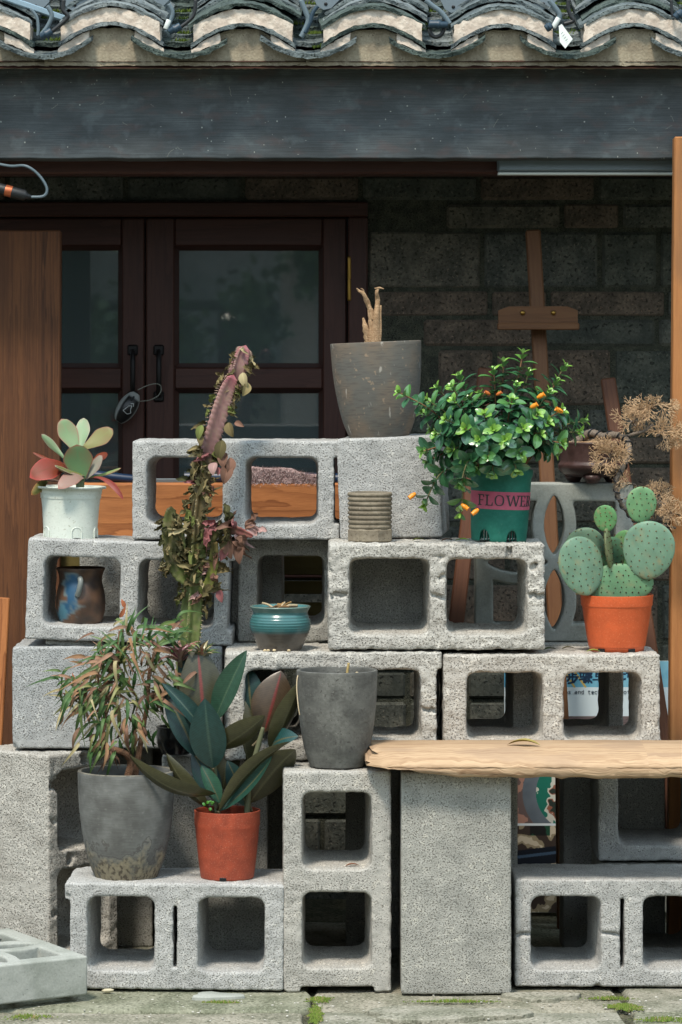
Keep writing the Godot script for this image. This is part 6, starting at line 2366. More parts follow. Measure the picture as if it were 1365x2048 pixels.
func build_prickly_pear() -> void:
	var at: Vector3 = pot_at.pear
	var t := thing("prickly_pear", "prickly pear cactus with flat blue-green pads in orange pot", "cactus", at)
	var blue := Color(0.17, 0.29, 0.2)
	var dull := Color(0.14, 0.23, 0.15)
	var fresh := Color(0.13, 0.3, 0.12)
	# foot x, y; top x, y; width; depth; turn (deg about its axis); tone; spacing of spines
	var rows := [
		[1240, 1212, 1238, 1127, 136, -0.185, 0, fresh.lerp(blue, 0.5), 0.0115, true],
		[1178, 1190, 1148, 1074, 92, -0.17, 12, blue, 0.0125, false],
		[1186, 1130, 1156, 1058, 78, -0.215, -10, dull, 0.012, false],
		[1292, 1158, 1304, 1042, 104, -0.175, -6, blue, 0.0135, false],
		[1281, 1046, 1285, 973, 62, -0.185, 8, fresh.lerp(Color(0.2, 0.36, 0.2), 0.5), 0.0115, false],
		[1214, 1064, 1209, 1010, 46, -0.178, -8, fresh, 0.0095, false],
		[1222, 1136, 1213, 1056, 62, -0.18, 76, Color(0.17, 0.2, 0.1), 0.012, true],
		[1228, 1142, 1218, 1074, 68, -0.225, 20, Color(0.08, 0.17, 0.09), 0.012, true],
		[1252, 1146, 1252, 1060, 60, -0.235, -24, fresh, 0.012, false],
	]
	var k := 0
	for q in rows:
		var s := scale_at(q[5])
		var b := P(q[0], q[1], q[5]) - at
		var e := P(q[2], q[3], q[5] + 0.004) - at
		var h := (e - b).length()
		var w: float = q[4] / s
		var d := clampf(w * 0.2, 0.008, 0.016)
		var pad := put("pad", pad_shape(w, h, d, 300 + k, q[7], (q[7] as Color) * 0.75), mats.vc_fleshy, t)
		var a := deg_to_rad(q[6])
		pad.transform = lay(b, e - b, Vector3(sin(a), 0.08, cos(a)), 1.0)
		stuff(put("spines", spine_shape(w, h, d, 320 + k, q[8], q[9]), mats.vc_dry, pad))
		k += 1

# ---------------------------------------------------------------- dead bonsai
func spray_shape(seed_: int) -> MB:
	# a flat forked twig of dry scale leaves, 26 mm long
	var r := RandomNumberGenerator.new()
	r.seed = seed_
	var m := MB.new()
	var segs := [[Vector3.ZERO, Vector3(0, 1, 0), 0.011, 0]]
	while segs.size():
		var q: Array = segs.pop_back()
		var p: Vector3 = q[0]
		var d: Vector3 = q[1]
		var len: float = q[2]
		var lv: int = q[3]
		var e := p + d * len
		var col := Color(0.42, 0.28, 0.16).lerp(Color(0.6, 0.42, 0.26), r.randf())
		var tb := tube([p, (p + e) * 0.5, e], [0.0008 - lv * 0.00013, 0.00085 - lv * 0.00012, 0.0003], 4, col)
		m.join(tb)
		if lv < 3:
			var cnt := 3 if lv < 2 else 2
			for k in cnt:
				var a := (k - (cnt - 1) * 0.5) * 0.62 + r.randf_range(-0.2, 0.2)
				var nd := Vector3(d.x * cos(a) - d.y * sin(a), d.x * sin(a) + d.y * cos(a), d.z + r.randf_range(-0.35, 0.35)).normalized()
				segs.append([e, nd, len * r.randf_range(0.62, 0.95), lv + 1])
	return m

func build_bonsai() -> void:
	var z := -0.405
	var s := scale_at(z)
	var pot := thing("bonsai_pot", "low dark brown glazed bonsai pot with three feet on breeze block", "pot", Vector3(XX(1186, z), 0.8815, z))
	var pr := []
	for q in curve_profile([Vector2(0, 12), Vector2(40, 12), Vector2(58, 18), Vector2(68, 28), Vector2(69.5, 36), Vector2(66, 41), Vector2(65, 46), Vector2(66.5, 60), Vector2(68, 74), Vector2(69, 80), Vector2(66, 82), Vector2(62, 79), Vector2(60, 68)], 4):
		pr.append(Vector2(maxf(q.x, 0.0) / s, q.y / s))
	put("body", lathe(pr, 56, 0.004, 33), mats.dark_glaze, pot)
	for a in [95.0, 215.0, 335.0]:
		var f := lathe([Vector2(0.0, 0.0), Vector2(0.010, 0.0), Vector2(0.014, 0.006), Vector2(0.019, 0.0145), Vector2(0.0, 0.02)], 14)
		var o := put("foot", f, mats.dark_glaze, pot)
		o.position = Vector3(cos(deg_to_rad(a)) * 0.041, 0.0, sin(deg_to_rad(a)) * 0.041)
	put("soil", soil_disc(62.0 / s, 78.0 / s, 34, 0.006), mats.bark_pale, pot)
	var at := P(1186, 880, z)
	var t := thing("dead_bonsai", "dead juniper bonsai with wired cascading trunk and tan dry foliage", "bonsai", at)
	var trunk := [P(1140, 893, z), P(1172, 872, z + 0.01), P(1184, 866, z + 0.02), P(1206, 872, z + 0.03), P(1232, 870, z + 0.04), P(1250, 876, z + 0.05), P(1258, 890, z + 0.06), P(1256, 915, z + 0.075), P(1244, 940, z + 0.085), P(1234, 960, z + 0.09), P(1234, 985, z + 0.09), P(1242, 1005, z + 0.085), P(1256, 1025, z + 0.075), P(1272, 1042, z + 0.065), P(1290, 1046, z + 0.06), P(1322, 1050, z + 0.055), P(1352, 1056, z + 0.05)]
	for i in trunk.size():
		trunk[i] -= at
	var path := smooth_path(trunk, 5)
	var rr := []
	for i in path.size():
		rr.append(lerpf(0.0085, 0.0022, pow(float(i) / path.size(), 0.75)) * rng.randf_range(0.9, 1.1))
	put("trunk", tube(path, rr, 9, Color(1, 1, 1), 0.1), mats.bark_grey, t)
	var side := smooth_path([P(1250, 874, z + 0.05) - at, P(1268, 868, z + 0.05) - at, P(1290, 862, z + 0.045) - at, P(1306, 850, z + 0.04) - at], 4)
	put("branch", tube(side, 0.0032, 7, Color(1, 1, 1), 0.1), mats.bark_grey, t)
	# aluminium wire wound round the trunk
	var coil := []
	for i in range(2, path.size() - 3):
		for k in 6:
			var f := k / 6.0
			var c: Vector3 = path[i].lerp(path[i + 1], f)
			var d: Vector3 = (path[i + 1] - path[i]).normalized()
			var u := d.cross(Vector3(0, 0.2, 1)).normalized()
			var w := u.cross(d)
			var a := (i + f) * 1.55 + 0.9 * sin((i + f) * 0.5)
			var q: float = rr[i] + 0.0014
			coil.append(c + (u * cos(a) + w * sin(a)) * q)
	put("wire", tube(coil, 0.0013, 5), mats.wire, t)
	# foliage: clouds of dry sprays
	var forms := []
	for k in 5:
		forms.append(spray_shape(400 + k).mesh())
	var r := RandomNumberGenerator.new()
	r.seed = 77
	var clouds := [[1303, 818, z + 0.04, 46, 36, 62], [1322, 872, z + 0.05, 34, 32, 40], [1268, 850, z + 0.04, 22, 30, 22], [1222, 922, z + 0.095, 30, 28, 44], [1240, 940, z + 0.09, 16, 14, 14], [1268, 972, z + 0.03, 24, 12, 26], [1318, 1008, z + 0.03, 40, 26, 46], [1344, 1034, z + 0.045, 28, 22, 30]]
	for q in clouds:
		var c := P(q[0], q[1], q[2]) - at
		var sc := scale_at(q[2])
		# a few bent side twigs, each carrying its own sprays towards the end
		var arms := 5 if q[5] > 30 else 3
		for b in arms:
			var go := Vector3(r.randf_range(-1, 1), r.randf_range(-0.7, 0.9), r.randf_range(-0.6, 0.9)).normalized()
			var reach := Vector3(go.x * q[3], go.y * q[4], go.z * q[4]) / sc * r.randf_range(0.75, 1.1)
			var tw := smooth_path([c - reach * 0.25, c + reach * 0.35 + Vector3(0, 0.006, 0), c + reach * 0.8], 4)
			put("branch", tube(tw, 0.0014, 6, Color(1, 1, 1), 0.1), mats.bark_grey, t)
			for k in int(q[5] * 0.8 / arms):
				var f := sqrt(r.randf_range(0.12, 1.0))
				var p: Vector3 = tw[int(f * (tw.size() - 1))]
				var dir := (go * 1.1 + Vector3(r.randfn(0, 0.6), r.randfn(0.0, 0.6), r.randfn(0.15, 0.5))).normalized()
				var o := put("dry_spray", forms[r.randi() % 5], mats.vc_dry, t)
				o.transform = lay(p, dir, Vector3(r.randf_range(-0.6, 0.6), r.randf_range(-0.4, 0.6), 1), r.randf_range(0.7, 1.2))

# ---------------------------------------------------------------- drooping narrow-leaved plant
func build_willow_plant() -> void:
	var at: Vector3 = pot_at.willow
	var t := thing("drooping_plant", "withering plant with twisted trunk and drooping narrow green and brown leaves", "plant", at)
	var r := RandomNumberGenerator.new()
	r.seed = 91
	var z := at.z
	var paths := [
		[[252, 1572, z], [258, 1548, z], [262, 1524, z], [252, 1508, z + 0.01], [232, 1500, z + 0.015], [212, 1494, z + 0.02], [203, 1470, z + 0.02], [208, 1440, z + 0.01], [222, 1400, z], [232, 1360, z - 0.01], [236, 1310, z - 0.01], [240, 1262, z - 0.01]],
		[[268, 1572, z - 0.02], [276, 1520, z - 0.02], [286, 1460, z - 0.03], [296, 1400, z - 0.03], [300, 1340, z - 0.03], [318, 1290, z - 0.04], [342, 1262, z - 0.05]],
		[[222, 1400, z], [200, 1380, z + 0.02], [178, 1380, z + 0.03], [160, 1400, z + 0.03], [152, 1375, z + 0.03], [146, 1350, z + 0.03]],
		[[232, 1360, z], [215, 1330, z + 0.02], [200, 1300, z + 0.02]],
		[[296, 1400, z - 0.03], [318, 1380, z - 0.02], [330, 1350, z - 0.02]],
		[[236, 1310, z], [262, 1290, z + 0.02], [285, 1270, z + 0.02]],
		[[286, 1460, z - 0.03], [262, 1440, z], [250, 1420, z + 0.02]],
	]
	var nodes := []
	for i in paths.size():
		var pts := []
		for q in paths[i]:
			pts.append(P(q[0], q[1], q[2]) - at)
		var path := smooth_path(pts, 5)
		var rr := []
		for k in path.size():
			var f := float(k) / path.size()
			rr.append(lerpf(0.0092, 0.002, pow(f, 0.6)) if i == 0 else (lerpf(0.006, 0.0016, f) if i == 1 else lerpf(0.0028, 0.001, f)))
			if i > 1 or f > 0.45:
				nodes.append(path[k])
		put("trunk" if i == 0 else "branch", tube(path, rr, 9, Color(1, 1, 1), 0.08), mats.bark, t)
	# leaf forms, each bent over its length
	var tones := [Color(0.05, 0.105, 0.035), Color(0.075, 0.135, 0.045), Color(0.12, 0.17, 0.06), Color(0.2, 0.2, 0.075), Color(0.26, 0.15, 0.085), Color(0.3, 0.18, 0.12), Color(0.2, 0.115, 0.08), Color(0.34, 0.29, 0.16)]
	var forms := []
	for c in tones:
		var v := []
		for k in 3:
			v.append(leaf(Vector3.ZERO, Vector3(0, 0.056, 0), Vector3(0, 0, 1), 0.0082, "lance", 0.1 + 0.08 * k, 0.35, c, c.lerp(Color(0.2, 0.17, 0.1), 0.4), c * 1.25, 0.0004, 12, 0.3 + 0.45 * k, null, 0.012).mesh())
		forms.append(v)
	var centre := P(250, 1370, z) - at
	for k in 298:
		var p: Vector3 = nodes[r.randi() % nodes.size()]
		p += Vector3(r.randfn(0, 0.014), r.randfn(0, 0.012), r.randfn(0, 0.018))
		var away := (p - centre)
		away.y *= 0.3
		var px := p.x * 1120.0 + 253.0
		var dir := (away.normalized() * 0.9 + Vector3(r.randf_range(-0.7, 0.7), r.randf_range(-1.9, 0.25), r.randf_range(-0.2, 0.9))).normalized()
		var top: bool = p.y > (P(0, 1300, z) - at).y
		var tone := r.randi() % 3 if r.randf() < 0.58 else 3 + r.randi() % 5
		if top and r.randf() < 0.5:
			tone = r.randi() % 2
		if top:
			dir = (dir + Vector3(0, 0.5, 0)).normalized()
		var o := put("leaf", forms[tone][r.randi() % 3], mats.vc_dry if tone > 3 else mats.vc_strap, t)
		o.transform = lay(p, dir, Vector3(r.randf_range(-0.6, 0.6), 0.5, 1.0), r.randf_range(0.5, 0.95))
	# the crowded inner leaves
	var inner := MB.new()
	for k in 170:
		var p: Vector3 = nodes[r.randi() % nodes.size()]
		p += Vector3(r.randfn(0, 0.016), r.randfn(0, 0.014), r.randfn(-0.01, 0.016))
		var dir := Vector3(r.randf_range(-0.8, 0.8), r.randf_range(-1.6, 0.3), r.randf_range(-0.4, 0.6)).normalized()
		var c: Color = tones[r.randi() % tones.size()] * 0.9
		inner.join(leaf(Vector3.ZERO, Vector3(0, 0.045, 0), Vector3(0, 0, 1), 0.008, "lance", 0.15, 0.4, c, c.lerp(Color(0.2, 0.17, 0.1), 0.4), c * 1.25, 0.0004, 8, 0.5, null, 0.02), lay(p, dir, Vector3(r.randf_range(-0.8, 0.8), 0.4, 1.0), r.randf_range(0.5, 0.95)))
	stuff(put("inner_leaves", inner, mats.vc_dry, t))
	# the tall red shoot at the left and at the top
	for q in [[152, 1382, 145, 1345], [250, 1215, 243, 1198], [240, 1235, 252, 1212]]:
		put("leaf", leaf(P(q[0], q[1], z + 0.03) - at, P(q[2], q[3], z + 0.03) - at, Vector3(0.3, 0.1, 1), 0.008, "lance", 0.05, 0.4, Color(0.34, 0.12, 0.06), Color(0.3, 0.14, 0.08), Color(0.3, 0.12, 0.06)), mats.vc_dry, t)

# ---------------------------------------------------------------- tall withered euphorbia
func ribbed_stem(path: Array, radii: Array, cols: Array, ribs := 3, turn := 0.6, teeth := true) -> MB:
	var m := MB.new()
	var segs := ribs * 8
	var k := path.size()
	var grain := FastNoiseLite.new()
	grain.seed = 71
	grain.frequency = 70.0
	grain.fractal_octaves = 3
	for i in k:
		var d: Vector3 = (path[min(i + 1, k - 1)] - path[max(i - 1, 0)]).normalized()
		var x := d.cross(Vector3(0, 0, 1)).normalized()
		var w := x.cross(d)
		for j in segs:
			var a := TAU * j / segs
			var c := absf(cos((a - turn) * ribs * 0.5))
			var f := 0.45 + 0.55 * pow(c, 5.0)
			if c > 0.97 and teeth:
				f += 0.16 * maxf(0.0, sin(i * 2.1))
			var q: Vector3 = path[i] + (x * cos(a) + w * sin(a)) * (radii[i] * f)
			var nn := grain.get_noise_3d(q.x, q.y, q.z)
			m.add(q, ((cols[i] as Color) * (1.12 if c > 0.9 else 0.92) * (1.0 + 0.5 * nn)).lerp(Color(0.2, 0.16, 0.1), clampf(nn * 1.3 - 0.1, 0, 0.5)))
	for i in k - 1:
		for j in segs:
			var a := i * segs + j
			var b := i * segs + (j + 1) % segs
			m.quad(a, a + segs, b + segs, b)
	var e := m.add(path[k - 1] + (path[k - 1] - path[k - 2]).normalized() * radii[k - 1] * 0.6, cols[k - 1])
	for j in segs:
		m.tri((k - 1) * segs + j, e, (k - 1) * segs + (j + 1) % segs)
	return m

func build_candelabra() -> void:
	var z := -0.2
	var foot := Vector3(XX(378, -0.215), 0.3985, -0.245)
	var pot := thing("glazed_pot", "dark blue-black glazed pot half hidden behind the rubber plant", "pot", Vector3(XX(375, -0.2), 0.1905, -0.155))
	pot.position = Vector3(XX(352, -0.2), 0.396, -0.2)
	put("body", pot_shape([Vector2(0.024, 0.0), Vector2(0.028, 0.003), Vector2(0.034, 0.02), Vector2(0.036, 0.036), Vector2(0.034, 0.047), Vector2(0.036, 0.05)], 0.004, 0.04, 40), mats.black_glaze_hole_shade, pot)
	put("soil", soil_disc(0.031, 0.041, 44), mats.soil, pot)
	var at := pot.position
	var t := thing("withered_euphorbia", "tall withered ribbed euphorbia with pink tip and shrivelled hanging leaves", "cactus", at)
	var green := Color(0.15, 0.19, 0.06)
	var brown := Color(0.17, 0.13, 0.06)
	var pink := Color(0.27, 0.15, 0.14)
	var mk := func(list: Array, cols: Array, rad: Array, per := 9) -> Array:
		var pts := []
		for q in list:
			pts.append(P(q[0], q[1], q[2]) - at)
		var path := smooth_path(pts, per)
		var cc := []
		var rr := []
		for i in path.size():
			var f := float(i) / per
			var a := int(f)
			var b: int = min(a + 1, cols.size() - 1)
			a = min(a, cols.size() - 1)
			cc.append((cols[a] as Color).lerp(cols[b], f - a))
			rr.append(lerpf(rad[a], rad[b], f - a))
		return [path, rr, cc]
	var main: Array = mk.call([[352, 1470, -0.2], [368, 1380, z], [378, 1290, z], [384, 1220, z], [388, 1130, z], [392, 1060, z], [398, 1000, z], [407, 940, z], [414, 895, z]], [green, green, green, green * 1.05, green, brown, brown, brown, pink], [0.018, 0.019, 0.0195, 0.0195, 0.0185, 0.016, 0.0145, 0.0145, 0.0145], 16)
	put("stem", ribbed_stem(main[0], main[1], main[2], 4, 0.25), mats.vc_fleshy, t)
	var tip1: Array = mk.call([[412, 905, z + 0.005], [425, 865, z + 0.005], [440, 815, z + 0.005], [452, 780, z + 0.005], [464, 756, z + 0.005]], [pink * 0.9, pink, pink * 1.1, pink * 1.1, Color(0.31, 0.1, 0.115)], [0.016, 0.018, 0.018, 0.016, 0.012], 14)
	put("stem", ribbed_stem(tip1[0], tip1[1], tip1[2], 3, 0.1), mats.vc_fleshy, t)
	var tip2: Array = mk.call([[448, 815, z - 0.02], [468, 765, z - 0.02], [478, 735, z - 0.015], [486, 708, z - 0.015], [490, 697, z - 0.015]], [brown, pink * 0.85, pink, Color(0.29, 0.125, 0.13), Color(0.29, 0.11, 0.12)], [0.015, 0.016, 0.017, 0.014, 0.011], 14)
	put("stem", ribbed_stem(tip2[0], tip2[1], tip2[2], 3, 0.5), mats.vc_fleshy, t)
	var black := Color(0.05, 0.05, 0.022)
	var arm: Array = mk.call([[385, 1165, z], [362, 1150, z + 0.01], [345, 1120, z + 0.015], [338, 1075, z + 0.015], [339, 1040, z + 0.015], [342, 1018, z + 0.015]], [green, green, black, Color(0.1, 0.1, 0.04), Color(0.1, 0.11, 0.04), black], [0.012, 0.015, 0.017, 0.016, 0.014, 0.009], 10)
	put("arm", ribbed_stem(arm[0], arm[1], arm[2], 3, 0.3), mats.vc_dry, t)
	var arm3: Array = mk.call([[392, 1120, z], [366, 1100, z + 0.005], [360, 1060, z + 0.01], [352, 1030, z + 0.012]], [green, Color(0.09, 0.1, 0.04), Color(0.09, 0.11, 0.045), black], [0.01, 0.012, 0.012, 0.008], 10)
	put("arm", ribbed_stem(arm3[0], arm3[1], arm3[2], 3, 0.9), mats.vc_dry, t)
	var arm2: Array = mk.call([[400, 1110, z], [420, 1075, z + 0.01], [436, 1058, z + 0.015], [458, 1056, z + 0.02], [482, 1062, z + 0.025], [505, 1072, z + 0.03]], [green, Color(0.12, 0.13, 0.05), Color(0.1, 0.1, 0.05), Color(0.15, 0.1, 0.07), Color(0.24, 0.1, 0.09), Color(0.3, 0.1, 0.09)], [0.012, 0.013, 0.012, 0.011, 0.009, 0.004], 10)
	put("arm", ribbed_stem(arm2[0], arm2[1], arm2[2], 3, 0.2), mats.vc_dry, t)
	var arm4: Array = mk.call([[395, 1190, z], [418, 1170, z + 0.008], [428, 1130, z + 0.01], [430, 1085, z + 0.01]], [green, Color(0.17, 0.19, 0.05), Color(0.19, 0.2, 0.05), brown], [0.009, 0.011, 0.011, 0.008], 10)
	put("arm", ribbed_stem(arm4[0], arm4[1], arm4[2], 3, 0.7), mats.vc_dry, t)
	# thorns in pairs along the ribs of the lower stem
	var th := MB.new()
	for i in range(30, 100, 2):
		for a in [0.25, 0.25 + PI / 2, 0.25 - PI / 2, 0.25 + PI]:
			var d: Vector3 = (main[0][i + 1] - main[0][i - 1]).normalized()
			var x := d.cross(Vector3(0, 0, 1)).normalized()
			var w := x.cross(d)
			var o := x * cos(a) + w * sin(a)
			var p: Vector3 = main[0][i] + o * main[1][i] * 0.98
			th.join(tube([p, p + (o + d * rng.randf_range(-0.5, 0.5)) * 0.0045], [0.0011, 0.0002], 4, Color(0.46, 0.4, 0.26)))
	for limb in [tip1, tip2]:
		for i in range(1, limb[0].size() - 1, 2):
			for a in [0.1, 0.1 + PI, 0.1 + TAU / 3.0, 0.1 + TAU * 2.0 / 3.0]:
				var d: Vector3 = (limb[0][i + 1] - limb[0][i - 1]).normalized()
				var x := d.cross(Vector3(0, 0, 1)).normalized()
				var w := x.cross(d)
				var o := x * cos(a) + w * sin(a)
				var p: Vector3 = limb[0][i] + o * limb[1][i] * 0.8
				th.join(tube([p, p + (o + Vector3(0, -0.3, 0)) * rng.randf_range(0.004, 0.007)], [0.0013, 0.0002], 4, Color(0.42, 0.3, 0.24)))
	stuff(put("thorns", th, mats.vc_dry, t))
	# shrivelled leaves: crumpled small sheets
	var r := RandomNumberGenerator.new()
	r.seed = 404
	var tones := [Color(0.16, 0.125, 0.06), Color(0.25, 0.2, 0.1), Color(0.1, 0.085, 0.04), Color(0.36, 0.3, 0.17), Color(0.07, 0.07, 0.035), Color(0.25, 0.1, 0.1), Color(0.2, 0.11, 0.08), Color(0.15, 0.17, 0.055), Color(0.38, 0.24, 0.22)]
	var forms := []
	for c in tones:
		var v := []
		for k in 3:
			var lf := leaf(Vector3.ZERO, Vector3(0, 0.032, 0), Vector3(0, 0, 1), 0.0125, "lance", 0.22 * (k - 1), 0.7 + 0.35 * k, c, c * 0.75, c * 1.2, 0.0005, 9, 0.4 * k)
			var nz := FastNoiseLite.new()
			nz.seed = 50 + k
			nz.frequency = 95.0
			for i in lf.v.size():
				var p := lf.v[i]
				lf.v[i] = p + Vector3(nz.get_noise_2d(p.y, p.x) * 0.006, nz.get_noise_2d(p.x + 1.0, p.y) * 0.004, nz.get_noise_2d(p.x, p.y + 2.0) * 0.010)
			v.append(lf.mesh())
		forms.append(v)
	# along which limb, from and to (share of its length), how many, tones, mean size
	var runs := [
		[main, 0.5, 1.0, 96, [0, 1, 2, 3, 7, 2, 0, 1, 4, 0, 1, 5, 6], 0.75],
		[main, 0.38, 0.6, 34, [0, 1, 2, 4, 3, 7], 0.75],
		[tip1, 0.0, 1.0, 26, [0, 1, 2, 7], 0.6],
		[tip2, 0.0, 1.0, 36, [0, 1, 2, 3, 2], 0.62],
		[arm, 0.15, 1.0, 46, [4, 2, 0, 4, 1, 3], 0.66],
		[arm3, 0.1, 1.0, 16, [4, 2, 0, 7], 0.62],
		[arm2, 0.3, 0.95, 26, [5, 6, 6, 8, 4, 2], 1.0],
		[arm4, 0.1, 1.0, 30, [2, 4, 6, 5, 0, 8], 0.8],
	]
	for q in runs:
		var path: Array = q[0][0]
		for k in q[3]:
			var f := r.randf_range(q[1], q[2])
			var i := int(f * (path.size() - 2)) + 0
			var d: Vector3 = (path[i + 1] - path[i]).normalized()
			var x := d.cross(Vector3(0, 0, 1)).normalized()
			var w := x.cross(d)
			var a := r.randf() * TAU
			var on_tip: bool = (q[0] == tip1)
			if on_tip:      # the pink face stays bare: leaves hang at its two edges
				a = (0.0 if r.randf() < 0.65 else PI) + r.randf_range(-0.3, 0.3)
			var o := x * cos(a) + w * sin(a)
			var p: Vector3 = path[i] + o * (q[0][1][i] * 0.85)
			var dir := (o * r.randf_range(0.3, 1.1) + Vector3(r.randf_range(-0.35, 0.35), r.randf_range(-1.6, 0.15), r.randf_range(-0.1, 0.3))).normalized()
			var tone: int = q[4][r.randi() % q[4].size()]
			var l := put("dry_leaf", forms[tone][r.randi() % 3], mats.vc_dry, t)
			l.transform = lay(p, dir, Vector3(r.randf_range(-1, 1), r.randf_range(-0.4, 0.6), r.randf_range(0.2, 1.2)), q[5] * r.randf_range(0.7, 1.3))
	# larger pink-brown leaves hanging right of the stem
	for q in [[446, 880, 438, 922, 24, 2], [452, 905, 446, 936, 22, 6], [458, 925, 448, 968, 26, 6], [462, 915, 458, 950, 20, 6], [432, 925, 426, 950, 20, 8], [444, 936, 436, 950, 14, 5], [470, 845, 488, 853, 12, 6], [457, 845, 466, 874, 20, 0], [475, 1066, 480, 1090, 22, 8], [458, 1072, 462, 1118, 26, 6], [484, 1078, 478, 1128, 24, 6], [448, 1086, 442, 1122, 20, 5], [440, 1180, 444, 1205, 16, 5], [486, 745, 492, 775, 18, 3], [496, 765, 486, 792, 18, 1], [405, 850, 396, 880, 16, 7], [400, 870, 402, 892, 14, 0]]:
		var c: Color = tones[q[5]]
		put("dry_leaf", leaf(P(q[0], q[1], z + 0.02) - at, P(q[2], q[3], z + 0.03) - at, Vector3(r.randf_range(-0.5, 0.5), 0.2, 1), q[4] / 1100.0, "elliptic", 0.15, 0.6, c, c * 0.8, c * 1.2, 0.0006, 10, 0.1), mats.vc_dry, t)
	build_rosettes()

func build_rosettes() -> void:
	# two small rosettes that show between the drooping plant and the euphorbia
	var r := RandomNumberGenerator.new()
	r.seed = 66
	for q in [[360, 1305, -0.14, 19, [Color(0.3, 0.14, 0.13), Color(0.22, 0.12, 0.1), Color(0.36, 0.2, 0.16), Color(0.3, 0.11, 0.13)], 62, "rosette plant with withered pinkish strap leaves before the tall euphorbia"], [405, 1300, -0.12, 20, [Color(0.1, 0.16, 0.06), Color(0.22, 0.24, 0.1), Color(0.34, 0.28, 0.16), Color(0.36, 0.13, 0.08)], 46, "small rosette plant with green and reddish strap leaves above the rubber plant"]]:
		var at := P(q[0], q[1] + 20, q[2])
		var t := thing("rosette_plant", q[6], "plant", at, "small rosette plants between the larger ones")
		for k in q[3]:
			var a = TAU * k / q[3] + r.randf_range(-0.2, 0.2)
			var el := r.randf_range(0.25, 1.25)
			var dir := Vector3(cos(a) * cos(el), sin(el), sin(a) * cos(el))
			var len: float = q[5] / 1110.0 * r.randf_range(0.7, 1.1)
			var c: Color = q[4][r.randi() % 4]
			put("leaf", leaf(Vector3(0, 0, 0) + dir * 0.004, dir * len, (Vector3.UP - dir * dir.y + Vector3(0, 0, 0.2)).normalized(), 0.0095, "lance", 0.1, 0.5, c, c.lerp(Color(0.25, 0.2, 0.15), 0.4), c * 1.2, 0.0006, 9, 0.25), mats.vc_leaf, t)
		var down := [Vector3(0, 0.006, 0), Vector3(0.0, -0.03, -0.01), Vector3(-0.01, -0.09, -0.03)] if q[0] < 390 else [Vector3(0, 0.006, 0), Vector3(-0.01, -0.03, -0.02), Vector3(-0.035, -0.09, -0.05)]
		put("stem", tube(smooth_path(down, 5), 0.0045, 8, Color(0.16, 0.12, 0.07)), mats.vc, t)

# ---------------------------------------------------------------- cables, tags, fleece, litter
func cable(called: String, label: String, pts: Array, r: float, m: Material) -> MeshInstance3D:
	var o := put(called, tube(smooth_path(pts, 7), r, 8), m)
	tag(o, label, "cable", "cables of the roof lights")
	return o

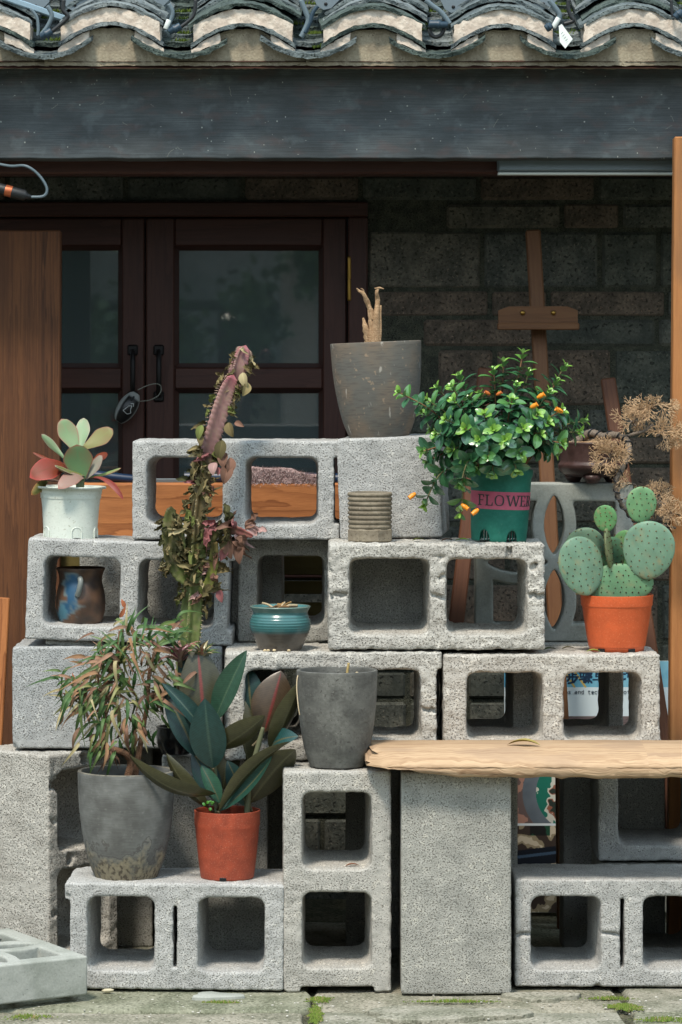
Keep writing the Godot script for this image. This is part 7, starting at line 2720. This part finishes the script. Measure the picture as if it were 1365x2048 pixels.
func build_small_things() -> void:
	var z := -0.43
	# flood light brackets on the tiles: plates with bolts
	var k := 0
	for q in [[70, 4, "leftmost"], [148, 2, "second from the left"], [310, 0, "third from the left"], [650, 0, "fourth from the left"], [905, 6, "with a printed label"], [1085, 0, "rightmost"]]:
		var b := thing("lamp_bracket", "grey metal lamp bracket on the roof tiles, %s" % q[2], "bracket", P(q[0], q[1], z - 0.06), "lamp brackets on the roof")
		var pl := MB.new()
		var out := [Vector2(-0.035, 0.03), Vector2(0.03, 0.034), Vector2(0.028, 0.0), Vector2(0.012, -0.016), Vector2(-0.002, -0.019), Vector2(-0.014, -0.012)]
		var f := []
		var g := []
		for p in out:
			f.append(Vector3(p.x, p.y, 0.003))
			g.append(Vector3(p.x, p.y, -0.003))
		pl.face(f, Vector3(0, 0, 1))
		pl.face(g, Vector3(0, 0, -1))
		for i in out.size():
			var i2 := (i + 1) % out.size()
			pl.face([f[i], f[i2], g[i2], g[i]], Vector3(out[i].x + out[i2].x, out[i].y + out[i2].y - 0.01, 0))
		var plate := put("plate", pl, mats.steel, b)
		var bo := put("bolt", lathe([Vector2(0, 0), Vector2(0.0035, 0), Vector2(0.0033, 0.0015), Vector2(0.0018, 0.0022), Vector2(0, 0.0022)], 10), mats.dark_iron, plate)
		bo.position = Vector3(0.002, -0.008, 0.003)
		bo.rotation.x = PI / 2
		# lamp housing behind the plate, resting on the tiles
		var hs := put("housing", box(Vector3(0.085, 0.03, 0.05), 0.004), mats.steel, b)
		hs.position = Vector3(0, 0.036, -0.03)
		k += 1
	# a long aluminium rail lying across the first trough
	var rail := put("metal_rail", box(Vector3(0.13, 0.012, 0.014), 0.002), plain(Color(0.6, 0.68, 0.72), 0.4, 0.6))
	rail.position = P(70, 17, z - 0.03)
	rail.rotation_degrees = Vector3(0, 20, -17)
	tag(rail, "pale blue-grey metal rail lying across the leftmost roof trough", "rail")
	# cables in the troughs with dark plugs
	var za := z + 0.025
	var n := 0
	for q in [
		[[[95, 12], [104, 30], [96, 52], [82, 70]], 0.0042, "grey", "curved grey cable in the trough left of the first ridge"],
		[[[62, 18], [74, 34], [77, 55], [76, 72]], 0.003, "grey", "thin grey cable in the first trough beside the metal rail"],
		[[[128, 0], [127, 20], [136, 34], [118, 52], [104, 63]], 0.0042, "black", "black cable bending into the leftmost plug"],
		[[[338, 8], [346, 26], [339, 48], [333, 64]], 0.004, "grey", "grey cable with white sleeve in the second trough"],
		[[[392, 0], [390, 22], [384, 36], [362, 54], [345, 63]], 0.0036, "black", "black cable running to the plug in the second trough"],
		[[[602, 0], [612, 24], [617, 42], [606, 68], [602, 74]], 0.005, "grey", "thick grey cable hanging in the third trough"],
		[[[636, 12], [626, 26], [620, 46], [610, 66]], 0.004, "plug", "blue-black cable beside the thick grey one"],
		[[[852, 0], [866, 12], [880, 22], [892, 36], [900, 48]], 0.005, "grey", "grey cable crossing the fourth trough"],
		[[[860, 58], [862, 68], [872, 74], [884, 68], [890, 50], [888, 30]], 0.004, "black", "black cable loop under the fourth trough's plug"],
		[[[1098, 0], [1110, 14], [1120, 30], [1116, 44]], 0.005, "grey", "grey cable with white sleeve in the fifth trough"],
		[[[1138, 0], [1137, 16], [1142, 32], [1147, 42], [1128, 48]], 0.004, "black", "black cable beside the white paper tag"],
		[[[1343, 0], [1344, 18], [1346, 34]], 0.003, "black", "thin black cable at the right end of the roof"],
	]:
		var pts := []
		for p in q[0]:
			pts.append(P(p[0], p[1], za + 0.002 * n))
		cable("cable", q[3], pts, q[1], mats.cable_grey if q[2] == "grey" else (mats.connector if q[2] == "plug" else mats.cable_black))
		n = (n + 1) % 4
	for q in [[104, 62, 82, 74, "first"], [362, 52, 338, 64, "second"], [858, 48, 896, 50, "fourth"], [1092, 58, 1104, 50, "fifth"], [1350, 36, 1365, 22, "last"]]:
		var a := P(q[0], q[1], za + 0.008)
		var b := P(q[2], q[3], za + 0.008)
		var pl := thing("cable_plug", "dark blue waterproof cable plug lying in the %s roof trough" % q[4], "plug", a, "waterproof plugs in the roof troughs")
		var len := (b - a).length()
		var pm := put("sleeve", lathe([Vector2(0, 0), Vector2(0.0065, 0), Vector2(0.0075, 0.002), Vector2(0.0075, len * 0.45), Vector2(0.0085, len * 0.47), Vector2(0.0085, len * 0.6), Vector2(0.0068, len * 0.62), Vector2(0.006, len), Vector2(0, len)], 14), mats.connector, pl)
		pm.transform = lay(Vector3.ZERO, b - a, Vector3(0, 0, 1), 1.0)
	for q in [[339, 40, 332, 58], [1118, 36, 1107, 55]]:
		var a := P(q[0], q[1], za + 0.007)
		var b := P(q[2], q[3], za + 0.007)
		var sl := put("cable_sleeve", tube([a, (a + b) * 0.5, b], 0.0052, 9), mats.white_plastic)
		tag(sl, "white sleeve on the grey cable in the %s trough" % ("second" if q[0] < 500 else "fifth"), "sleeve")
	# white paper tag
	var tg := thing("paper_tag", "white printed paper tag hanging on a cable over the eave", "tag", P(1128, 74, za + 0.016))
	var tm := MB.new()
	tm.face([P(1118, 52, za + 0.012) - tg.position, P(1124, 48, za + 0.012) - tg.position, P(1146, 78, za + 0.02) - tg.position, P(1131, 97, za + 0.02) - tg.position, P(1120, 84, za + 0.018) - tg.position], Vector3(0, 0, 1))
	put("paper", tm, mats.white_plastic, tg)
	var ln := MB.new()
	for i in 4:
		var a := P(1122 + i * 3.2, 68 + i * 4.4, za + 0.0195 + i * 0.0006) - tg.position
		var b := P(1126 + i * 3.2, 64 + i * 4.4, za + 0.0195 + i * 0.0006) - tg.position
		var d := (P(1124, 69, za) - P(1122, 66, za)) * 0.3
		ln.face([a, b, b + d, a + d], Vector3(0, 0, 1))
	put("print", ln, mats.cable_grey, tg)
	# cable with a plug under the beam at the left
	var cz := -0.48
	cable("cable", "thin grey cable looping out below the beam at the left", [P(-30, 322, -0.52), P(20, 332, -0.5), P(52, 332, cz), P(78, 350, cz), P(94, 376, cz), P(88, 392, cz), P(62, 394, cz)], 0.0028, mats.cable_grey)
	var pp := thing("cable_plug", "black jack plug with copper ring under the beam at left", "plug", P(62, 394, cz))
	var pb := put("sleeve", lathe([Vector2(0, 0), Vector2(0.0045, 0), Vector2(0.006, 0.008), Vector2(0.0105, 0.012), Vector2(0.0105, 0.036), Vector2(0.0105, 0.05), Vector2(0.0105, 0.085), Vector2(0, 0.085)], 16), mats.cable_black, pp)
	pb.transform = lay(Vector3.ZERO, P(-20, 372, cz) - P(62, 394, cz), Vector3(0, 0, 1), 1.0)
	var ring := put("copper_ring", lathe([Vector2(0.0108, 0.037), Vector2(0.0111, 0.0375), Vector2(0.0111, 0.0495), Vector2(0.0108, 0.05)], 16), plain(Color(0.75, 0.42, 0.28), 0.35, 0.7), pp)
	ring.transform = pb.transform
	# computer mouse hanging on the window pull
	var mz := WALL_Z + 0.045
	var ms := thing("computer_mouse", "black and silver computer mouse dangling by its cord from the window handle", "mouse", P(255, 815, mz))
	var body := MB.new()
	for i in 15:
		var t := float(i) / 14
		for j in 24:
			var a := TAU * j / 24
			var wd := 0.0205 * pow(sin(PI * (0.04 + 0.92 * t)), 0.45)
			var hgt := (0.0125 + 0.004 * sin(PI * t)) * pow(sin(PI * (0.04 + 0.92 * t)), 0.5)
			var col := Color(0.012, 0.013, 0.014) if sin(a) > 0.35 else Color(0.3, 0.31, 0.3)
			if t > 0.85 or (sin(a) > 0.35 and absf(cos(a)) > 0.75):
				col = Color(0.3, 0.31, 0.3)
			body.add(Vector3(cos(a) * wd, (t - 0.5) * 0.07, sin(a) * hgt), col)
	for i in 14:
		for j in 24:
			var a := i * 24 + j
			var b := i * 24 + (j + 1) % 24
			body.quad(a, b, b + 24, a + 24)
	var bo2 := put("body", body, mats.vc_gloss, ms)
	bo2.rotation_degrees = Vector3(0, 20, -34)
	# the pale line figure printed on its back
	var fig := MB.new()
	for q in [[-8, -12, -3, 2], [-3, 2, 2, 6], [2, 6, 4, -2], [4, -2, 9, -8], [9, -8, 3, -14], [3, -14, -8, -12], [-2, 8, 3, 12], [3, 12, 6, 6]]:
		var a := Vector3(q[0], q[1], 0) * 0.001
		var b := Vector3(q[2], q[3], 0) * 0.001
		a.z = 0.0164 - 14.0 * a.x * a.x - 2.2 * a.y * a.y
		b.z = 0.0164 - 14.0 * b.x * b.x - 2.2 * b.y * b.y
		fig.join(tube([a, b], 0.0009, 5, Color(0.45, 0.46, 0.45)))
	put("printed_figure", fig, mats.vc, ms).rotation_degrees = bo2.rotation_degrees
	put("wheel", box(Vector3(0.004, 0.012, 0.004), 0.0015), mats.cable_black, ms).transform = Transform3D(Basis.from_euler(Vector3(0, deg_to_rad(20), deg_to_rad(-34))), P(266, 797, mz + 0.012) - ms.position)
	var cd := []
	for q in [[275, 803, mz], [300, 800, mz + 0.01], [318, 790, mz + 0.01], [323, 776, mz], [316, 768, mz - 0.008], [298, 770, mz], [276, 780, mz + 0.01]]:
		cd.append(P(q[0], q[1], q[2]) - ms.position)
	put("cord", tube(smooth_path(cd, 6), 0.0011, 6), plain(Color(0.5, 0.5, 0.46), 0.5), ms)
	# blue pipe and pinkish fleece on the board
	var pz := -0.64
	var pipe := lathe([Vector2(0.0115, 0.0), Vector2(0.0115, 0.31), Vector2(0.0105, 0.312), Vector2(0.0085, 0.31), Vector2(0.0085, 0.2)], 20)
	var po := put("blue_pipe", pipe, mats.blue_pipe)
	po.transform = lay(P(370, 954, -0.655), P(640, 958, pz) - P(370, 954, -0.655), Vector3(0, 0, 1), 1.0)
	tag(po, "dark blue plastic pipe lying on the board behind the topmost block", "pipe")
	var p2 := put("blue_pipe", lathe([Vector2(0.0, 0.0), Vector2(0.009, 0.0), Vector2(0.009, 0.1), Vector2(0.0, 0.1)], 16), mats.blue_pipe)
	p2.transform = lay(P(172, 948, -0.645), P(260, 958, -0.645) - P(172, 948, -0.645), Vector3(0, 0, 1), 1.0)
	tag(p2, "short dark blue tool handle on the board behind the paddle plant", "handle")
	build_fleece(-0.645)
	# strip of metal along the window sill, behind the left hole of the topmost block
	var sm := box_at("metal_strip", mats.steel, null, XX(296, -0.66), XX(470, -0.66), YY(965, -0.66), YY(957, -0.66), -0.668, -0.65, 0.001)
	tag(sm, "grey metal strip lying on the board in the topmost block's left hole", "strip")
	build_litter()

func build_fleece(z: float) -> void:
	var m := MB.new()
	var r := RandomNumberGenerator.new()
	r.seed = 15
	var t := thing("fleece_cloth", "pale pink fluffy cloth lying on the board behind the topmost block", "cloth", P(560, 966, z))
	var body := slab(-0.09, 0.075, 30, func(x): return 0.029 - 0.012 * smoothstep(-0.01, 0.075, x) + 0.002 * sin(x * 90.0), func(x): return -0.004 + 0.004 * sin(x * 60.0), 0.022, -0.02, 6, 0.004, 12)
	var cloth := StandardMaterial3D.new()
	cloth.albedo_color = Color(0.66, 0.56, 0.55)
	cloth.roughness = 1.0
	put("backing", body, cloth, t)
	for k in 2600:
		var x := r.randf_range(-0.09, 0.075)
		var top := 0.029 - 0.012 * smoothstep(-0.01, 0.075, x)
		var y := r.randf_range(-0.004, top)
		var front := 0.022
		var p := Vector3(x, y, front) if r.randf() < 0.6 else Vector3(x, top, r.randf_range(-0.02, 0.022))
		var d := Vector3(r.randf_range(-0.7, 0.7), r.randf_range(-0.7, 0.5), r.randf_range(0.1, 1.0)).normalized() * r.randf_range(0.004, 0.009)
		var c := Color(0.42, 0.3, 0.29).lerp(Color(0.62, 0.5, 0.48), r.randf())
		var s := d.cross(Vector3(0.3, 1, 0.2)).normalized() * 0.0007
		var a := m.add(p - s, c)
		var b := m.add(p + d, c)
		var e := m.add(p + s, c)
		m.tri(a, b, e)
	var pile := put("pile", m, mats.vc_dry, t)
	stuff(pile)

func chip_shape(seed_: int, col: Color, flat := 0.5) -> MB:
	var m := MB.new()
	var n := FastNoiseLite.new()
	n.seed = seed_
	n.frequency = 1.6
	for i in 7:
		var a := PI * i / 6.0
		for j in 9:
			var b := TAU * j / 9
			var d := Vector3(sin(a) * cos(b), cos(a), sin(a) * sin(b))
			var q := 1.0 + 0.45 * n.get_noise_3dv(d)
			m.add(Vector3(d.x * q, (d.y * q) * flat, d.z * q * 0.8), col)
	for i in 6:
		for j in 9:
			var a := i * 9 + j
			var b := i * 9 + (j + 1) % 9
			m.quad(a, a + 9, b + 9, b)
	return m

func build_litter() -> void:
	var r := RandomNumberGenerator.new()
	r.seed = 23
	var ground_z := func(py: float) -> float: return 6.0 - FOCAL * EYE_H / (py - AY)
	# the larger cream chip before the lying block
	var z: float = ground_z.call(1988)
	var a := put("cream_chip", chip_shape(1, Color(0.55, 0.5, 0.36), 0.45), mats.vc_dry)
	a.position = Vector3(XX(216, z), 0.006, z)
	a.scale = Vector3(0.011, 0.008, 0.007)
	tag(a, "cream coloured plaster chip on the paving before the lying block", "chip")
	# tiny crumbs over the ground and the block tops
	var m := MB.new()
	for k in 150:
		var zz := r.randf_range(0.02, 0.28)
		var c := chip_shape(r.randi() % 40, Color(0.4, 0.38, 0.33).lerp(Color(0.62, 0.6, 0.55), r.randf()))
		var s := r.randf_range(0.0009, 0.003)
		m.join(c, Transform3D(Basis(Vector3.UP, r.randf() * TAU).scaled(Vector3(s, s * 0.7, s)), Vector3(r.randf_range(-0.62, 0.62), 0.0005, zz)))
	for q in [[0.5835, -0.15, -0.3, 0.2, 0.56, 12], [0.7815, -0.16, -0.3, 0.02, 0.34, 16], [0.191, -0.02, -0.17, -0.47, -0.12, 18], [0.5885, -0.15, -0.2, -0.2, 0.0, 14], [0.6165, -0.16, -0.3, 0.05, 0.14, 14], [0.427, -0.16, -0.3, 0.03, 0.14, 16]]:
		for k in q[5]:
			var c := chip_shape(r.randi() % 40, Color(0.4, 0.38, 0.33).lerp(Color(0.62, 0.6, 0.55), r.randf()))
			var s := r.randf_range(0.0009, 0.0024)
			m.join(c, Transform3D(Basis(Vector3.UP, r.randf() * TAU).scaled(Vector3(s, s * 0.7, s)), Vector3(r.randf_range(q[3], q[4]), q[0] + 0.0005, r.randf_range(q[2], q[1]))))
	var o := put("crumbs", m, mats.vc_dry)
	stuff(o)
	tag(o, "small crumbs of stone and mortar on paving and block tops", "crumbs")
	# pale seeds beside the teal pot
	for q in [[530, 1301], [537, 1300], [549, 1302], [578, 1302]]:
		var p := P(q[0], q[1], -0.138)
		var sd := put("seed", chip_shape(int(q[0]), Color(0.6, 0.48, 0.3), 0.7), mats.vc_dry)
		sd.position = Vector3(p.x, 0.5895, -0.138)
		sd.scale = Vector3(0.0034, 0.003, 0.0026)
		tag(sd, "pale seed lying on the block before the small teal pot", "seed", "pale seeds before the teal pot")
	# fallen leaves
	var fallen := [[655, 1294, -0.2, 0.5838, Color(0.2, 0.17, 0.08), "x"], [838, 1085, -0.2, 0.7822, Color(0.1, 0.12, 0.04), "small dull leaf on the cracked block left of the green pot"], [895, 1085, -0.19, 0.7822, Color(0.06, 0.035, 0.02), "dark withered leaf on the cracked block beside the green pot"], [925, 1083, -0.2, 0.7822, Color(0.16, 0.3, 0.04), "bright green fallen leaf at the foot of the green pot"], [1100, 1298, -0.2, 0.5838, Color(0.07, 0.1, 0.04), "dark green fallen leaf on the block left of the orange pot"], [1137, 1296, -0.22, 0.5838, Color(0.1, 0.09, 0.05), "brown fallen leaf on the block near the orange pot"], [1187, 1302, -0.16, 0.5838, Color(0.3, 0.36, 0.08), "yellow-green fallen leaf against the foot of the orange pot"], [1048, 1492, -0.04, 0.429, Color(0.3, 0.24, 0.08), "yellowish dry leaf lying on the wooden plank"], [705, 1737, -0.03, 0.2165, Color(0.22, 0.1, 0.06), "brown leaf scrap in the upper hole of the upright block"]]
	for q in fallen:
		if q[5] == "x":
			continue
		var c: Color = q[4]
		var w := 0.013 if q[0] != 1048 else 0.03
		var p := Vector3(XX(q[0], q[2]), q[3] + 0.001, q[2])
		var lf := put("fallen_leaf", leaf(Vector3(-w, 0, 0.002), Vector3(w, 0.001, -0.002), Vector3.UP, w * 0.8, "elliptic", 0.12, 0.3, c, c * 0.8, c * 1.2, 0.0004, 8), mats.vc_dry)
		lf.position = p
		lf.rotation.y = r.randf_range(-0.5, 0.5)
		tag(lf, q[5], "leaf")
